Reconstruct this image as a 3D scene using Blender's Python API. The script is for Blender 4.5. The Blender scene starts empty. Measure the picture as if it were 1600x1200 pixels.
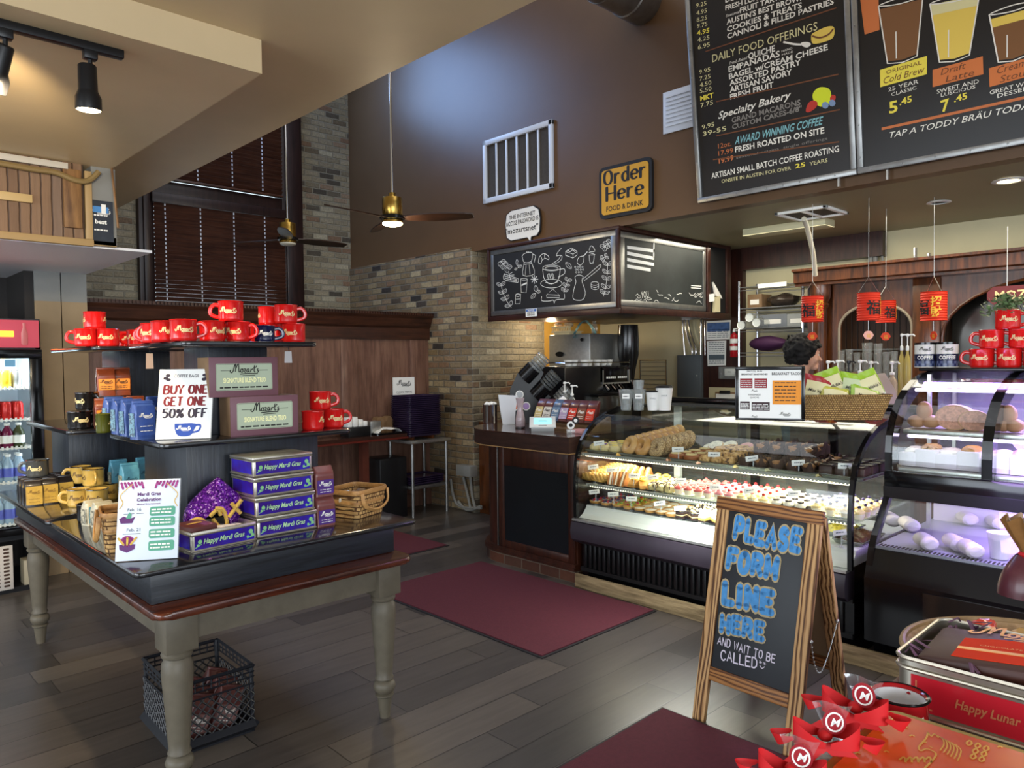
import bpy,bmesh,math,random
from mathutils import Matrix,Vector,Euler
rnd = random.Random(7)
S = bpy.context.scene
COL = S.collection
PI = math.pi
V = Vector

# -- camera, world, exposure
EYE = V((0.0,0.0,1.55))
FOC = 1160.0
RM = Matrix(((0.7197025,-0.6941968,-0.0109163),(-0.0299771,-0.0153623,-0.9994325),(0.6936351,0.7196213,-0.0318663)))
cam_d = bpy.data.cameras.new('camera')
cam = bpy.data.objects.new('camera',cam_d)
COL.objects.link(cam)
cam_d.sensor_fit = 'HORIZONTAL'
cam_d.sensor_width = 36.0
cam_d.lens = 36.0*FOC/1600.0
cam_d.clip_start = 0.05
_r = RM
cam.matrix_world = Matrix(((_r[0][0],-_r[1][0],-_r[2][0],EYE.x),(_r[0][1],-_r[1][1],-_r[2][1],EYE.y),(_r[0][2],-_r[1][2],-_r[2][2],EYE.z),(0,0,0,1)))
S.camera = cam
S.view_settings.view_transform = 'Standard'
S.view_settings.look = 'None'
S.view_settings.gamma = 1.0
S.view_settings.use_curve_mapping = False
S.view_settings.exposure = 0.66
W = bpy.data.worlds.new('daylight')
S.world = W
W.use_nodes = True
W.node_tree.nodes['Background'].inputs[0].default_value = (0.80,0.90,1.0,1)
W.node_tree.nodes['Background'].inputs[1].default_value = 1.0
def lamp(name,kind,loc,power,color=(1,1,1),size=0.3,size_y=None,target=None,spot=None,blend=0.5):
 d = bpy.data.lights.new(name,kind)
 d.energy = power
 d.color = color
 if kind=='AREA':
  d.size = size
  if size_y:
   d.shape = 'RECTANGLE'; d.size_y = size_y
 else:
  d.shadow_soft_size = size
 if kind=='SPOT':
  d.spot_size = spot or 1.2
  d.spot_blend = blend
 o = bpy.data.objects.new(name,d)
 COL.objects.link(o)
 o.location = loc
 if target is not None:
  o.rotation_euler = (V(target)-V(loc)).to_track_quat('-Z','Y').to_euler()
 return o
WARM = (1.0,0.80,0.52)
lamp('rear_fill','AREA',(-1.5,-4.5,1.9),230,(0.86,0.93,1.0),6.0,2.4,target=(1.5,4.0,1.0))  # unseen fill lamp added behind the camera; no storefront window is built there
lamp('side_window_daylight','AREA',(-4.5,3.0,1.7),150,(0.82,0.91,1.0),5.0,2.2,target=(1.0,3.4,0.6))
lamp('clerestory_daylight','AREA',(3.3,7.6,5.1),50,(0.30,0.52,1.0),1.6,1.2,target=(4.4,4.5,3.2))
lamp('atrium_area_light','AREA',(3.4,2.0,5.9),70,(0.93,0.95,1.0),2.5,7.0,target=(3.4,2.0,0.0))  # area light just below the closed atrium ceiling, which has no opening
lamp('kitchen_light','AREA',(5.9,3.2,2.6),34,(1.0,0.93,0.74),0.9,3.0,target=(5.9,3.2,0))
lamp('bar_lamp_light','AREA',(5.6,0.4,2.6),22,(1.0,0.86,0.62),0.8,1.6,target=(5.6,0.4,0))

# -- photograph pixels -> places
def ray(x,y):
 return RM.transposed()@V(((x-800)/FOC,(y-600)/FOC,1.0))
def Zp(x,y,z=0.0):
 d = ray(x,y); return EYE+d*((z-EYE.z)/d.z)
def Xp(x,y,X):
 d = ray(x,y); return EYE+d*(X/d.x)
def Yp(x,y,Y):
 d = ray(x,y); return EYE+d*(Y/d.y)
def Dp(x,y,depth):
 return EYE+ray(x,y)*depth

# -- materials
MATS = {}
def srgb(c):
 return tuple((v/255.0/12.92)if v/255.0<=0.04045 else((v/255.0+0.055)/1.055)**2.4 for v in c)
class NT:
 def __init__(s,name):
  s.m = bpy.data.materials.new(name); s.m.use_nodes = True
  s.t = s.m.node_tree; s.n = s.t.nodes; s.b = s.n['Principled BSDF']
  s.b.inputs['Specular IOR Level'].default_value = 0.4
 def add(s,kind,**kw):
  n = s.n.new(kind)
  for k,v in kw.items():
   setattr(n,k,v)
  return n
 def link(s,a,b):
  s.t.links.new(a,b)
 def math(s,op,a,b=None,clamp=False):
  n = s.add('ShaderNodeMath',operation=op); n.use_clamp = clamp
  for i,v in enumerate((a,b)):
   if v is None:continue
   if isinstance(v,(int,float)):n.inputs[i].default_value = v
   else:s.link(v,n.inputs[i])
  return n.outputs[0]
 def mix(s,fac,a,b,mode='MIX'):
  n = s.add('ShaderNodeMix',data_type='RGBA',blend_type=mode)
  for i,v in((0,fac),(6,a),(7,b)):
   if isinstance(v,(int,float)):n.inputs[i].default_value = v
   elif isinstance(v,tuple):n.inputs[i].default_value = (v[0],v[1],v[2],1)
   else:s.link(v,n.inputs[i])
  return n.outputs[2]
 def ramp(s,fac,stops,const=False):
  n = s.add('ShaderNodeValToRGB')
  if const:n.color_ramp.interpolation = 'CONSTANT'
  e = n.color_ramp.elements
  while len(e)<len(stops):e.new(0.5)
  for i,(p,c)in enumerate(stops):
   e[i].position = p; e[i].color = (c[0],c[1],c[2],1)
  s.link(fac,n.inputs[0])
  return n.outputs[0]
 def noise(s,scale,detail=4,vec=None,rough=0.6):
  n = s.add('ShaderNodeTexNoise')
  n.inputs['Scale'].default_value = scale; n.inputs['Detail'].default_value = detail
  n.inputs['Roughness'].default_value = rough
  s.link(vec if vec is not None else s.coord(),n.inputs['Vector'])
  return n.outputs['Fac']
 def coord(s):
  if not hasattr(s,'_c'):s._c = s.add('ShaderNodeTexCoord').outputs['Object']
  return s._c
 def scaled(s,sc,vec=None):
  n = s.add('ShaderNodeMapping'); n.inputs['Scale'].default_value = sc
  s.link(vec if vec is not None else s.coord(),n.inputs['Vector']); return n.outputs[0]
 def bump(s,h,strength=0.3,dist=0.01):
  n = s.add('ShaderNodeBump'); n.inputs['Strength'].default_value = strength
  n.inputs['Distance'].default_value = dist
  s.link(h,n.inputs['Height']); s.link(n.outputs[0],s.b.inputs['Normal'])
 def base(s,c):
  s.link(c,s.b.inputs['Base Color'])
def mat(name,col,rough=0.5,metal=0.0,var=0.0,vscale=8.0,bump=0.0,bscale=60.0,emit=0.0,trans=0.0,alpha=1.0,coat=0.0,spec=None,ecol=None,ior=1.45,sheen=0.0):
 if name in MATS:return MATS[name]
 t = NT(name); c = srgb(col)
 t.b.inputs['Base Color'].default_value = (*c,1)
 t.b.inputs['Roughness'].default_value = rough
 t.b.inputs['Metallic'].default_value = metal
 if spec is not None:t.b.inputs['Specular IOR Level'].default_value = spec
 if coat:t.b.inputs['Coat Weight'].default_value = coat; t.b.inputs['Coat Roughness'].default_value = 0.08
 if sheen:t.b.inputs['Sheen Weight'].default_value = sheen
 if emit:
  t.b.inputs['Emission Color'].default_value = (*(srgb(ecol)if ecol else c),1)
  t.b.inputs['Emission Strength'].default_value = emit
 if trans:
  t.b.inputs['Transmission Weight'].default_value = trans; t.b.inputs['IOR'].default_value = ior
 if alpha<1:t.b.inputs['Alpha'].default_value = alpha
 if var:
  n = t.noise(vscale)
  t.base(t.ramp(n,[(0.25,tuple(v*(1-var)for v in c)),(0.75,tuple(min(1,v*(1+var))for v in c))]))
 if bump:
  t.bump(t.noise(bscale),bump,0.005)
 MATS[name] = t.m
 return t.m
def wood(name,dark,light,rough=0.4,grain=(3,40,40),coat=0.0,bump=0.15):
 """wood grain running along the local axis with the smallest scale"""
 if name in MATS:return MATS[name]
 t = NT(name); a,b = srgb(dark),srgb(light)
 vec = t.scaled(grain)
 n1 = t.noise(1.0,6,vec,0.65)
 n2 = t.noise(3.0,3,t.scaled((1.2,1.2,1.2)))
 f = t.math('ADD',t.math('MULTIPLY',n1,0.75),t.math('MULTIPLY',n2,0.25))
 t.base(t.ramp(f,[(0.36,a),(0.62,b)]))
 t.b.inputs['Roughness'].default_value = rough
 if coat:t.b.inputs['Coat Weight'].default_value = coat; t.b.inputs['Coat Roughness'].default_value = 0.12
 if bump:t.bump(n1,bump,0.004)
 MATS[name] = t.m
 return t.m
def grid_mat(name,axes,w,h,mortar,stops,mcol,rough=0.8,half=True,bump=0.5,grain=None,gmix=0.3,mdist=0.012,spec=0.4,gdark=0.5):
 """rows of bricks, tiles or planks: one colour of the ramp per brick"""
 if name in MATS:return MATS[name]
 t = NT(name)
 sp = t.add('ShaderNodeSeparateXYZ'); t.link(t.coord(),sp.inputs[0])
 wob = t.math('MULTIPLY',t.math('SUBTRACT',t.noise(9.0,2),0.5),mortar*1.6)
 u = t.math('ADD',sp.outputs[axes[0]],wob); v = t.math('ADD',sp.outputs[axes[1]],wob)
 rv = t.math('DIVIDE',v,h); row = t.math('FLOOR',rv)
 if half:
  off = t.math('MULTIPLY',t.math('MODULO',t.math('ABSOLUTE',row),2.0),0.5)
 else:
  wn = t.add('ShaderNodeTexWhiteNoise',noise_dimensions='1D'); t.link(row,wn.inputs['W']); off = wn.outputs['Value']
 ru = t.math('ADD',t.math('DIVIDE',u,w),off); colm = t.math('FLOOR',ru)
 cx = t.add('ShaderNodeCombineXYZ'); t.link(colm,cx.inputs[0]); t.link(row,cx.inputs[1])
 wn2 = t.add('ShaderNodeTexWhiteNoise',noise_dimensions='2D'); t.link(cx.outputs[0],wn2.inputs['Vector'])
 colr = t.ramp(wn2.outputs['Value'],stops)
 fu = t.math('FRACT',ru); fv = t.math('FRACT',rv)
 du = t.math('MULTIPLY',t.math('MINIMUM',fu,t.math('SUBTRACT',1.0,fu)),w)
 dv = t.math('MULTIPLY',t.math('MINIMUM',fv,t.math('SUBTRACT',1.0,fv)),h)
 d = t.math('MINIMUM',du,dv)
 m = t.math('MULTIPLY',t.math('SUBTRACT',d,mortar*0.35),1.0/(mortar*0.5),True)
 if grain:
  g = t.noise(1.0,5,t.scaled(grain),0.65)
 else:
  g = t.noise(45.0,4)
 k = t.ramp(g,[(0.3,(gdark,gdark,gdark)),(0.7,(1.15,1.15,1.15))])
 colr = t.mix(gmix,colr,t.mix(1.0,colr,k,'MULTIPLY'))
 t.base(t.mix(m,mcol,colr))
 t.b.inputs['Roughness'].default_value = rough
 t.b.inputs['Specular IOR Level'].default_value = spec
 t.bump(t.math('ADD',m,t.math('MULTIPLY',g,0.35)),bump,mdist)
 MATS[name] = t.m
 return t.m

# -- mesh builder
class MB:
 def __init__(s):
  s.bm = bmesh.new(); s.mi = 0; s.M = None
 def _v(s,p):
  p = V(p)
  return s.bm.verts.new(s.M@p if s.M is not None else p)
 def _f(s,vs,smooth=False):
  try:
   f = s.bm.faces.new(vs)
  except ValueError:
   return None
  f.material_index = s.mi; f.smooth = smooth
  return f
 def faces(s,pts,polys,smooth=False):
  vs = [s._v(p)for p in pts]
  for q in polys:s._f([vs[i]for i in q],smooth)
  return vs
 def box(s,x0,x1,y0,y1,z0,z1,bev=0.0,seg=2):
  vs = [s._v((x,y,z))for z in(z0,z1)for y in(y0,y1)for x in(x0,x1)]
  fs = [s._f([vs[i]for i in q])for q in((0,2,3,1),(4,5,7,6),(0,1,5,4),(2,6,7,3),(0,4,6,2),(1,3,7,5))]
  if bev>0:
   es = list({e for f in fs for e in f.edges})
   r = bmesh.ops.bevel(s.bm,geom=es,offset=bev,segments=seg,profile=0.5,affect='EDGES')
   for f in r['faces']:f.material_index = s.mi; f.smooth = True
   for f in fs:
    if f.is_valid:f.smooth = True
  return s
 def cbox(s,c,size,bev=0.0):
  return s.box(c[0]-size[0]/2,c[0]+size[0]/2,c[1]-size[1]/2,c[1]+size[1]/2,c[2]-size[2]/2,c[2]+size[2]/2,bev)
 def lathe(s,prof,seg=24,c=(0,0,0),sx=1.0,sy=1.0,smooth=True,cap=True):
  rings = []
  for r,z in prof:
   if r<1e-6:
    rings.append([s._v((c[0],c[1],c[2]+z))])
   else:
    rings.append([s._v((c[0]+r*sx*math.cos(2*PI*i/seg),c[1]+r*sy*math.sin(2*PI*i/seg),c[2]+z))for i in range(seg)])
  for a,b in zip(rings,rings[1:]):
   for i in range(seg):
    j = (i+1)%seg
    if len(a)==1 and len(b)==1:continue
    if len(a)==1:s._f([a[0],b[j],b[i]],smooth)
    elif len(b)==1:s._f([a[i],a[j],b[0]],smooth)
    else:s._f([a[i],a[j],b[j],b[i]],smooth)
  if cap:
   if len(rings[0])>1:s._f(list(reversed(rings[0])))
   if len(rings[-1])>1:s._f(rings[-1])
  return s
 def tube(s,pts,r,seg=8,closed=False,flat=1.0,caps=True):
  pts = [V(p)for p in pts]; n = len(pts)
  rr = r if isinstance(r,(list,tuple))else[r]*n
  rings = []; up = None
  for i,p in enumerate(pts):
   if closed:t = pts[(i+1)%n]-pts[i-1]
   else:t = pts[min(i+1,n-1)]-pts[max(i-1,0)]
   if t.length<1e-9:t = V((0,0,1))
   t.normalize()
   if up is None:
    up = t.cross(V((0,0,1)))
    if up.length<1e-3:up = t.cross(V((0,1,0)))
    up.normalize()
   else:
    up = up-t*up.dot(t)
    if up.length<1e-6:up = t.orthogonal()
    up.normalize()
   b = t.cross(up)
   rings.append([s._v(p+(up*math.cos(2*PI*k/seg)+b*(flat*math.sin(2*PI*k/seg)))*rr[i])for k in range(seg)])
  m = n if closed else n-1
  for i in range(m):
   a,c = rings[i],rings[(i+1)%n]
   for k in range(seg):
    j = (k+1)%seg
    s._f([a[k],a[j],c[j],c[k]],seg>4)
  if not closed and caps:
   s._f(list(reversed(rings[0]))); s._f(rings[-1])
  return s
 def prism(s,poly,h0,h1,axes='xyz',smooth=False):
  """polygon in the first two axes, extruded along the third"""
  def mk(a,b,h):
   d = {axes[0]:a,axes[1]:b,axes[2]:h}
   return(d['x'],d['y'],d['z'])
  a = [s._v(mk(p[0],p[1],h0))for p in poly]; b = [s._v(mk(p[0],p[1],h1))for p in poly]
  n = len(poly)
  s._f(list(reversed(a))); s._f(b)
  for i in range(n):
   j = (i+1)%n
   s._f([a[i],a[j],b[j],b[i]],smooth)
  return s
 def ball(s,c,r,sc=(1,1,1),seg=12,rings=8,fn=None):
  rows = []
  for i in range(rings+1):
   th = PI*i/rings
   if i in(0,rings):
    p = V((0,0,math.cos(th)))
    if fn:p = fn(p)
    rows.append([s._v((c[0]+p.x*r*sc[0],c[1]+p.y*r*sc[1],c[2]+p.z*r*sc[2]))]); continue
   row = []
   for k in range(seg):
    ph = 2*PI*k/seg
    p = V((math.sin(th)*math.cos(ph),math.sin(th)*math.sin(ph),math.cos(th)))
    if fn:p = fn(p)
    row.append(s._v((c[0]+p.x*r*sc[0],c[1]+p.y*r*sc[1],c[2]+p.z*r*sc[2])))
   rows.append(row)
  for a,b in zip(rows,rows[1:]):
   for k in range(seg):
    j = (k+1)%seg
    if len(a)==1:s._f([a[0],b[k],b[j]],True)
    elif len(b)==1:s._f([a[k],b[0],a[j]],True)
    else:s._f([a[k],b[k],b[j],a[j]],True)
  return s
 def sheet(s,fn,nu,nv,closed_u=False,smooth=True):
  g = [[s._v(fn(i/(nu if closed_u else nu),j/nv))for j in range(nv+1)]for i in range(nu if closed_u else nu+1)]
  for i in range(nu):
   i2 = (i+1)%len(g)
   for j in range(nv):
    s._f([g[i][j],g[i2][j],g[i2][j+1],g[i][j+1]],smooth)
  return s
 def stroke(s,pts,w,wy=None,z=0.0,caps=True,fn=None,closed=False):
  """flat pen stroke in the local x-z plane (facing -y)"""
  wy = wy or w; P = [V((p[0],p[1]))for p in pts]; n = len(P)
  if n<2:return s
  L,R = [],[]
  for i in range(n):
   if closed:t = P[(i+1)%n]-P[i-1]
   else:t = P[min(i+1,n-1)]-P[max(i-1,0)]
   if t.length<1e-9:t = V((1,0))
   t.normalize(); nn = V((-t.y*w/2,t.x*wy/2))
   L.append(P[i]+nn); R.append(P[i]-nn)
  mk = fn or(lambda x,y:(x,-z,y))
  a = [s._v(mk(p.x,p.y))for p in L]; b = [s._v(mk(p.x,p.y))for p in R]
  for i in range(n if closed else n-1):
   j = (i+1)%n
   s._f([a[j],a[i],b[i],b[j]])
  if caps:
   for e in(P[0],P[-1]):
    s._f([s._v(mk(e.x+w/2*math.cos(2*PI*k/8),e.y+wy/2*math.sin(2*PI*k/8)))for k in range(8)])
  return s
 def disc(s,x,y,r,z=0.0,ry=None,seg=14):
  s._f([s._v((x+r*math.cos(2*PI*k/seg),-z,y+(ry or r)*math.sin(2*PI*k/seg)))for k in range(seg)])
  return s
 def quad2(s,x0,x1,y0,y1,z=0.0,r=0.0):
  """flat rectangle (rounded corners if r) in the local x-z plane, facing -y"""
  if r<=0:pts = [(x0,y0),(x1,y0),(x1,y1),(x0,y1)]
  else:pts = rrect(x0,x1,y0,y1,r)
  s._f([s._v((p[0],-z,p[1]))for p in pts]); return s
 def poly2(s,pts,z=0.0):
  s._f([s._v((p[0],-z,p[1]))for p in pts]); return s
 def build(s,name,mats,parent=None,loc=None,rot=None,sharp=40,fix=True):
  if fix:bmesh.ops.recalc_face_normals(s.bm,faces=s.bm.faces)
  me = bpy.data.meshes.new(name); s.bm.to_mesh(me); s.bm.free()
  if any(p.use_smooth for p in me.polygons):me.set_sharp_from_angle(angle=math.radians(sharp))
  for m in(mats if isinstance(mats,(list,tuple))else[mats]):me.materials.append(m)
  o = bpy.data.objects.new(name,me); COL.objects.link(o)
  if parent is not None:o.parent = parent
  if loc is not None:o.location = loc
  if rot is not None:o.rotation_euler = rot
  return o
def rrect(x0,x1,y0,y1,r,n=4):
 out = []
 for cx,cy,a in((x1-r,y0+r,-90),(x1-r,y1-r,0),(x0+r,y1-r,90),(x0+r,y0+r,180)):
  for k in range(n+1):
   t = math.radians(a+90*k/n); out.append((cx+r*math.cos(t),cy+r*math.sin(t)))
 return out
def smooth2(pts,n=5,closed=False):
 """Catmull-Rom through points"""
 P = [V(p)for p in pts]; m = len(P); out = []
 rng = range(m)if closed else range(m-1)
 for i in rng:
  p1,p2 = P[i],P[(i+1)%m]
  p0 = P[i-1]if(closed or i>0)else p1
  p3 = P[(i+2)%m]if(closed or i+2<m)else p2
  for k in range(n):
   t = k/n
   out.append(0.5*((2*p1)+(p2-p0)*t+(2*p0-5*p1+4*p2-p3)*t*t+(3*p1-p0-3*p2+p3)*t**3))
 if not closed:out.append(P[-1])
 return out
def tag(o,label=None,cat=None,group=None,kind=None):
 if label:o['label'] = label
 if cat:o['category'] = cat
 if group:o['group'] = group
 if kind:o['kind'] = kind
 return o
def thing(name,label,cat,loc=(0,0,0),rz=0.0,group=None,M=None):
 o = bpy.data.objects.new(name,None); COL.objects.link(o)
 o.empty_display_size = 0.05
 if M is not None:o.matrix_world = M
 else:o.location = loc; o.rotation_euler = (0,0,rz)
 return tag(o,label,cat,group)
def struct(o):
 o['kind'] = 'structure'; return o
KIDS = {}
def copy_thing(o,loc=None,rz=None,label=None,group=None,rot=None,scale=None):
 """copy of a thing with copies of its parts and their sub-parts"""
 if o.name not in KIDS:
  KIDS[o.name] = [(c,list(c.children))for c in o.children]
 r = o.copy(); COL.objects.link(r)
 if loc is not None:r.location = loc
 if rot is not None:r.rotation_euler = rot
 if rz is not None:r.rotation_euler = (0,0,rz)
 if scale is not None:r.scale = scale if isinstance(scale,tuple)else(scale,)*3
 if label:r['label'] = label
 if group:r['group'] = group
 for c,sub in KIDS[o.name]:
  k = c.copy(); COL.objects.link(k); k.parent = r
  for g in sub:
   q = g.copy(); COL.objects.link(q); q.parent = k
 return r
def facing(n,up=(0,0,1)):
 """rotation whose local -y looks along n"""
 y = -V(n).normalized(); x = y.cross(V(up)).normalized(); z = x.cross(y)
 return Matrix((x,y,z)).transposed()
def frame(origin,n,up=(0,0,1)):
 return Matrix.Translation(V(origin))@facing(n,up).to_4x4()
class Board:
 """a plane in the room: turns photograph pixels into its local (x, z)"""
 def __init__(s,origin,n,up=(0,0,1)):
  s.M = frame(origin,n,up); s.I = s.M.inverted()
  s.o = V(origin); s.n = (s.M.to_3x3()@V((0,-1,0)))
 def uv(s,x,y):
  d = ray(x,y); t = (s.o-EYE).dot(s.n)/d.dot(s.n)
  p = s.I@(EYE+d*t); return(p.x,p.z)
 def pt(s,x,y):
  d = ray(x,y); t = (s.o-EYE).dot(s.n)/d.dot(s.n)
  return EYE+d*t

# -- lettering
TXT = {}
def text_geo(body,bold=0.0):
 k = (body,bold)
 if k in TXT:return TXT[k]
 cu = bpy.data.curves.new('lettering','FONT'); cu.body = body; cu.size = 1.0; cu.offset = bold; cu.resolution_u = 2
 ob = bpy.data.objects.new('lettering',cu); COL.objects.link(ob)
 dg = bpy.context.evaluated_depsgraph_get(); dg.update()
 me = bpy.data.meshes.new_from_object(ob.evaluated_get(dg))
 vs = [(v.co.x,v.co.y)for v in me.vertices]; fs = [tuple(p.vertices)for p in me.polygons]
 bpy.data.objects.remove(ob); bpy.data.curves.remove(cu); bpy.data.meshes.remove(me)
 xs = [v[0]for v in vs]or[0,1]; ys = [v[1]for v in vs]or[0,1]
 TXT[k] = (vs,fs,min(xs),max(xs),min(ys),max(ys))
 return TXT[k]
def put_text(mb,body,x,y,h=None,w=None,align='l',bold=0.0,shear=0.0,z=0.0,ang=0.0,fn=None,cap=0.72):
 """h = capital height; w squeezes to that width; (x, y) = baseline start / middle / end"""
 vs,fs,x0,x1,y0,y1 = text_geo(body,bold)
 sy = (h/cap)if h else(w/(x1-x0))
 sx = (w/(x1-x0))if w else sy
 ww = (x1-x0)*sx
 ox = {'l':0,'c':-ww/2,'r':-ww}[align]
 ca,sa = math.cos(ang),math.sin(ang); pts = []
 for a,b in vs:
  px = (a-x0)*sx+ox+b*sy*shear; py = b*sy
  X,Y = x+px*ca-py*sa,y+px*sa+py*ca
  pts.append(fn(X,Y)if fn else(X,-z,Y))
 mb.faces(pts,fs)
 return mb
def text_px(mb,bd,body,a,b,hpx,bold=0.0,shear=0.0,z=0.002,cap=0.72):
 """line of lettering whose baseline runs from pixel a to pixel b, capital height hpx at a"""
 p,q,t = V(bd.uv(*a)),V(bd.uv(*b)),V(bd.uv(a[0],a[1]-hpx))
 return put_text(mb,body,p.x,p.y,h=abs(t.y-p.y),w=(q-p).length,bold=bold,shear=shear,z=z,ang=math.atan2(q.y-p.y,q.x-p.x),cap=cap)
GL = {'A':'0 0 2 6 4 0|0.8 2 3.2 2','B':'0 0 0 6|~0 6 2.4 6 3.3 5.3 3.2 3.9 2.2 3.2 0 3.2|~0 3.2 2.6 3.2 3.8 2.4 3.7 .8 2.5 0 0 0','C':'~3.8 5 2.6 6 1.2 5.7 .1 4.2 .1 1.8 1.2 .3 2.6 0 3.8 1','D':'0 0 0 6|~0 6 2 6 3.6 4.8 3.9 3 3.6 1.2 2 0 0 0','E':'0 0 0 6|0 6 3.6 6|0 3.1 2.8 3.1|0 0 3.7 0','F':'0 0 0 6|0 6 3.6 6|0 3.1 2.8 3.1','G':'~3.8 5 2.6 6 1.2 5.7 .1 4.2 .1 1.8 1.2 .3 2.6 0 3.7 .8 3.8 2.6|2.4 2.6 3.9 2.6','H':'0 0 0 6|4 0 4 6|0 3.1 4 3.1','I':'.6 0 .6 6','L':'0 6 0 0|0 0 3.5 0','M':'0 0 0 6|0 6 2.2 1.6 4.4 6|4.4 6 4.4 0','N':'0 0 0 6|0 6 3.8 0|3.8 0 3.8 6','O':'~2 6 .6 5.3 0 3 .6 .7 2 0 3.4 .7 4 3 3.4 5.3 2 6','P':'0 0 0 6|~0 6 2.4 6 3.6 5.2 3.6 3.6 2.4 2.8 0 2.8','R':'0 0 0 6|~0 6 2.4 6 3.6 5.2 3.6 3.7 2.4 3 0 3|1.8 3 3.9 0','S':'~3.5 5.2 2.2 6 .8 5.7 .3 4.4 1.2 3.4 2.8 2.8 3.7 1.8 3.2 .5 1.8 0 .2 .8','T':'2 0 2 6|0 6 4 6','U':'~0 6 0 1.8 .8 .3 2 0 3.2 .3 4 1.8 4 6','W':'0 6 1.1 0 2.3 4.6 3.5 0 4.6 6','Y':'0 6 2 3 4 6|2 3 2 0','5':'3.4 6 .6 6 .3 3.4|~.3 3.4 1.8 3.8 3.4 3.1 3.6 1.4 2.4 .1 .2 .4','0':'~2 6 .6 5.3 .1 3 .6 .7 2 0 3.4 .7 3.9 3 3.4 5.3 2 6','%':'4.4 6 .6 0|~1 6 .1 4.6 1 3.3 1.9 4.6 1 6|~4 2.7 3.1 1.3 4 0 4.9 1.3 4 2.7','o':'~1.7 4 .4 3.3 .1 2 .5 .6 1.7 0 2.9 .6 3.3 2 2.9 3.4 1.7 4','r':'.2 0 .2 4|~.2 2.6 .9 3.7 1.8 4 2.4 3.6','d':'~3 2 2.5 3.6 1.4 4 .3 3 .1 2 .4 .8 1.4 0 2.5 .5 3 2|3 0 3 6','e':'~.1 2.2 3 2.2 2.8 3.5 1.6 4 .4 3.3 .1 2 .5 .5 1.7 0 3 .7'}
def glyph_strokes(ch):
 out = []
 for part in GL[ch].split('|'):
  cur = part.startswith('~'); v = [float(a)for a in part.lstrip('~').split()]
  pts = list(zip(v[0::2],v[1::2]))
  out.append(([tuple(p)for p in smooth2([V((a,b))for a,b in pts],5)]if cur else pts,cur))
 return out
def pen_text(mb,body,x,y,h,w=None,pen=0.8,peny=None,gap=1.5,serif=0.0,z=0.002,align='l',ang=0.0,shear=0.0,jitter=0.0):
 """hand-lettered line drawn with a pen of width pen (grid units, letters 6 high)"""
 s = h/6.0; cur = 0.0; segs = []; wd = {'I':1.2,'M':4.4,'W':4.6,' ':1.6,'%':5,'r':2.4,'o':3.4,'d':3,'e':3,'E':3.6,'F':3.4,'L':3.4}
 for ch in body:
  if ch!=' ':
   jy = rnd.uniform(-jitter,jitter)
   for pts,c in glyph_strokes(ch):
    segs.append(([(cur+a,b+jy)for a,b in pts],c))
    if serif and not c:
     for(a,b)in(pts[0],pts[-1]):
      if abs(b)<.01 or abs(b-6)<.01 or(ch in 'rd' and abs(b-4)<.01):
       if ch in 'ELFT' and b in(0,6)and abs(pts[0][1]-pts[-1][1])<.01:continue
       segs.append(([(cur+a-serif,b),(cur+a+serif,b)],'s'))
  cur+=wd.get(ch,4.0)+gap
 tot = (cur-gap); sx = (w/(tot*s))if w else 1.0; ww = tot*s*sx
 ox = {'l':0,'c':-ww/2,'r':-ww}[align]; ca,sa = math.cos(ang),math.sin(ang)
 for k,(pts,c)in enumerate(segs):
  q = []
  for a,b in pts:
   px,py = a*s*sx+ox+b*s*shear,b*s
   q.append((x+px*ca-py*sa,y+px*sa+py*ca))
  zz = z+0.00004*(k%7)
  if c=='s':mb.stroke(q,pen*s*.45,z=zz,caps=False)
  else:mb.stroke(q,pen*s*sx,(peny or pen)*s,z=zz,caps=not serif)
 return mb
ORD = ('first','second','third','fourth','fifth','sixth','seventh','eighth','ninth','tenth','eleventh','twelfth','thirteenth','fourteenth','fifteenth','sixteenth','seventeenth','eighteenth','nineteenth','twentieth','topmost')
LOGO = [[(-.1,.5),(-.22,.25),(0,.05),(.25,.3),(.42,.9),(.62,1.4),(.66,.8),(.6,.2)],[(.62,.5),(.85,1.1),(1.1,1.4),(1.12,.7),(1.16,.15),(1.4,.3)],[(1.62,.62),(1.42,.5),(1.42,.2),(1.6,.08),(1.78,.22),(1.76,.5),(1.6,.62),(1.85,.55)],[(1.92,.58),(2.25,.6),(1.95,.12),(2.3,.1)],[(2.72,.55),(2.5,.6),(2.36,.3),(2.5,.1),(2.68,.3),(2.74,.58),(2.72,.15),(2.86,.15)],[(2.98,.1),(3.04,.6),(3.1,.45),(3.3,.6),(3.32,.5)],[(3.6,1.15),(3.52,.4),(3.58,.1),(3.76,.15)],[(3.4,.75),(3.8,.78)],[(3.9,1.1),(3.84,.85)],[(4.2,.6),(4.0,.5),(4.1,.32),(4.22,.18),(4.05,.06),(3.9,.14)],[(1.3,-.18),(2.6,-.1),(4.1,-.14)]]
def put_logo(mb,x,y,w,pen=.13,z=.001,fn=None,align='c',ang=0.0,n=2,line=True,bar=True):
 s = w/4.5; ox = {'c':-2.05,'l':.2,'r':-4.3}[align]; ca,sa = math.cos(ang),math.sin(ang)
 for i,st in enumerate(LOGO):
  if i==len(LOGO)-1 and not bar:continue
  q = []
  for p in smooth2([V(p)for p in st],n):
   a,b = (p.x+ox)*s,p.y*s
   q.append((x+a*ca-b*sa,y+a*sa+b*ca))
  mb.stroke(q,pen*s,z=z,fn=fn,caps=False)
 if line:
  a = [((1.7+ox)*s,-.42*s),((3.7+ox)*s,-.38*s)]
  mb.stroke([(x+p*ca-q*sa,y+p*sa+q*ca)for p,q in a],.1*s,z=z,fn=fn,caps=False)
 return mb
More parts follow.
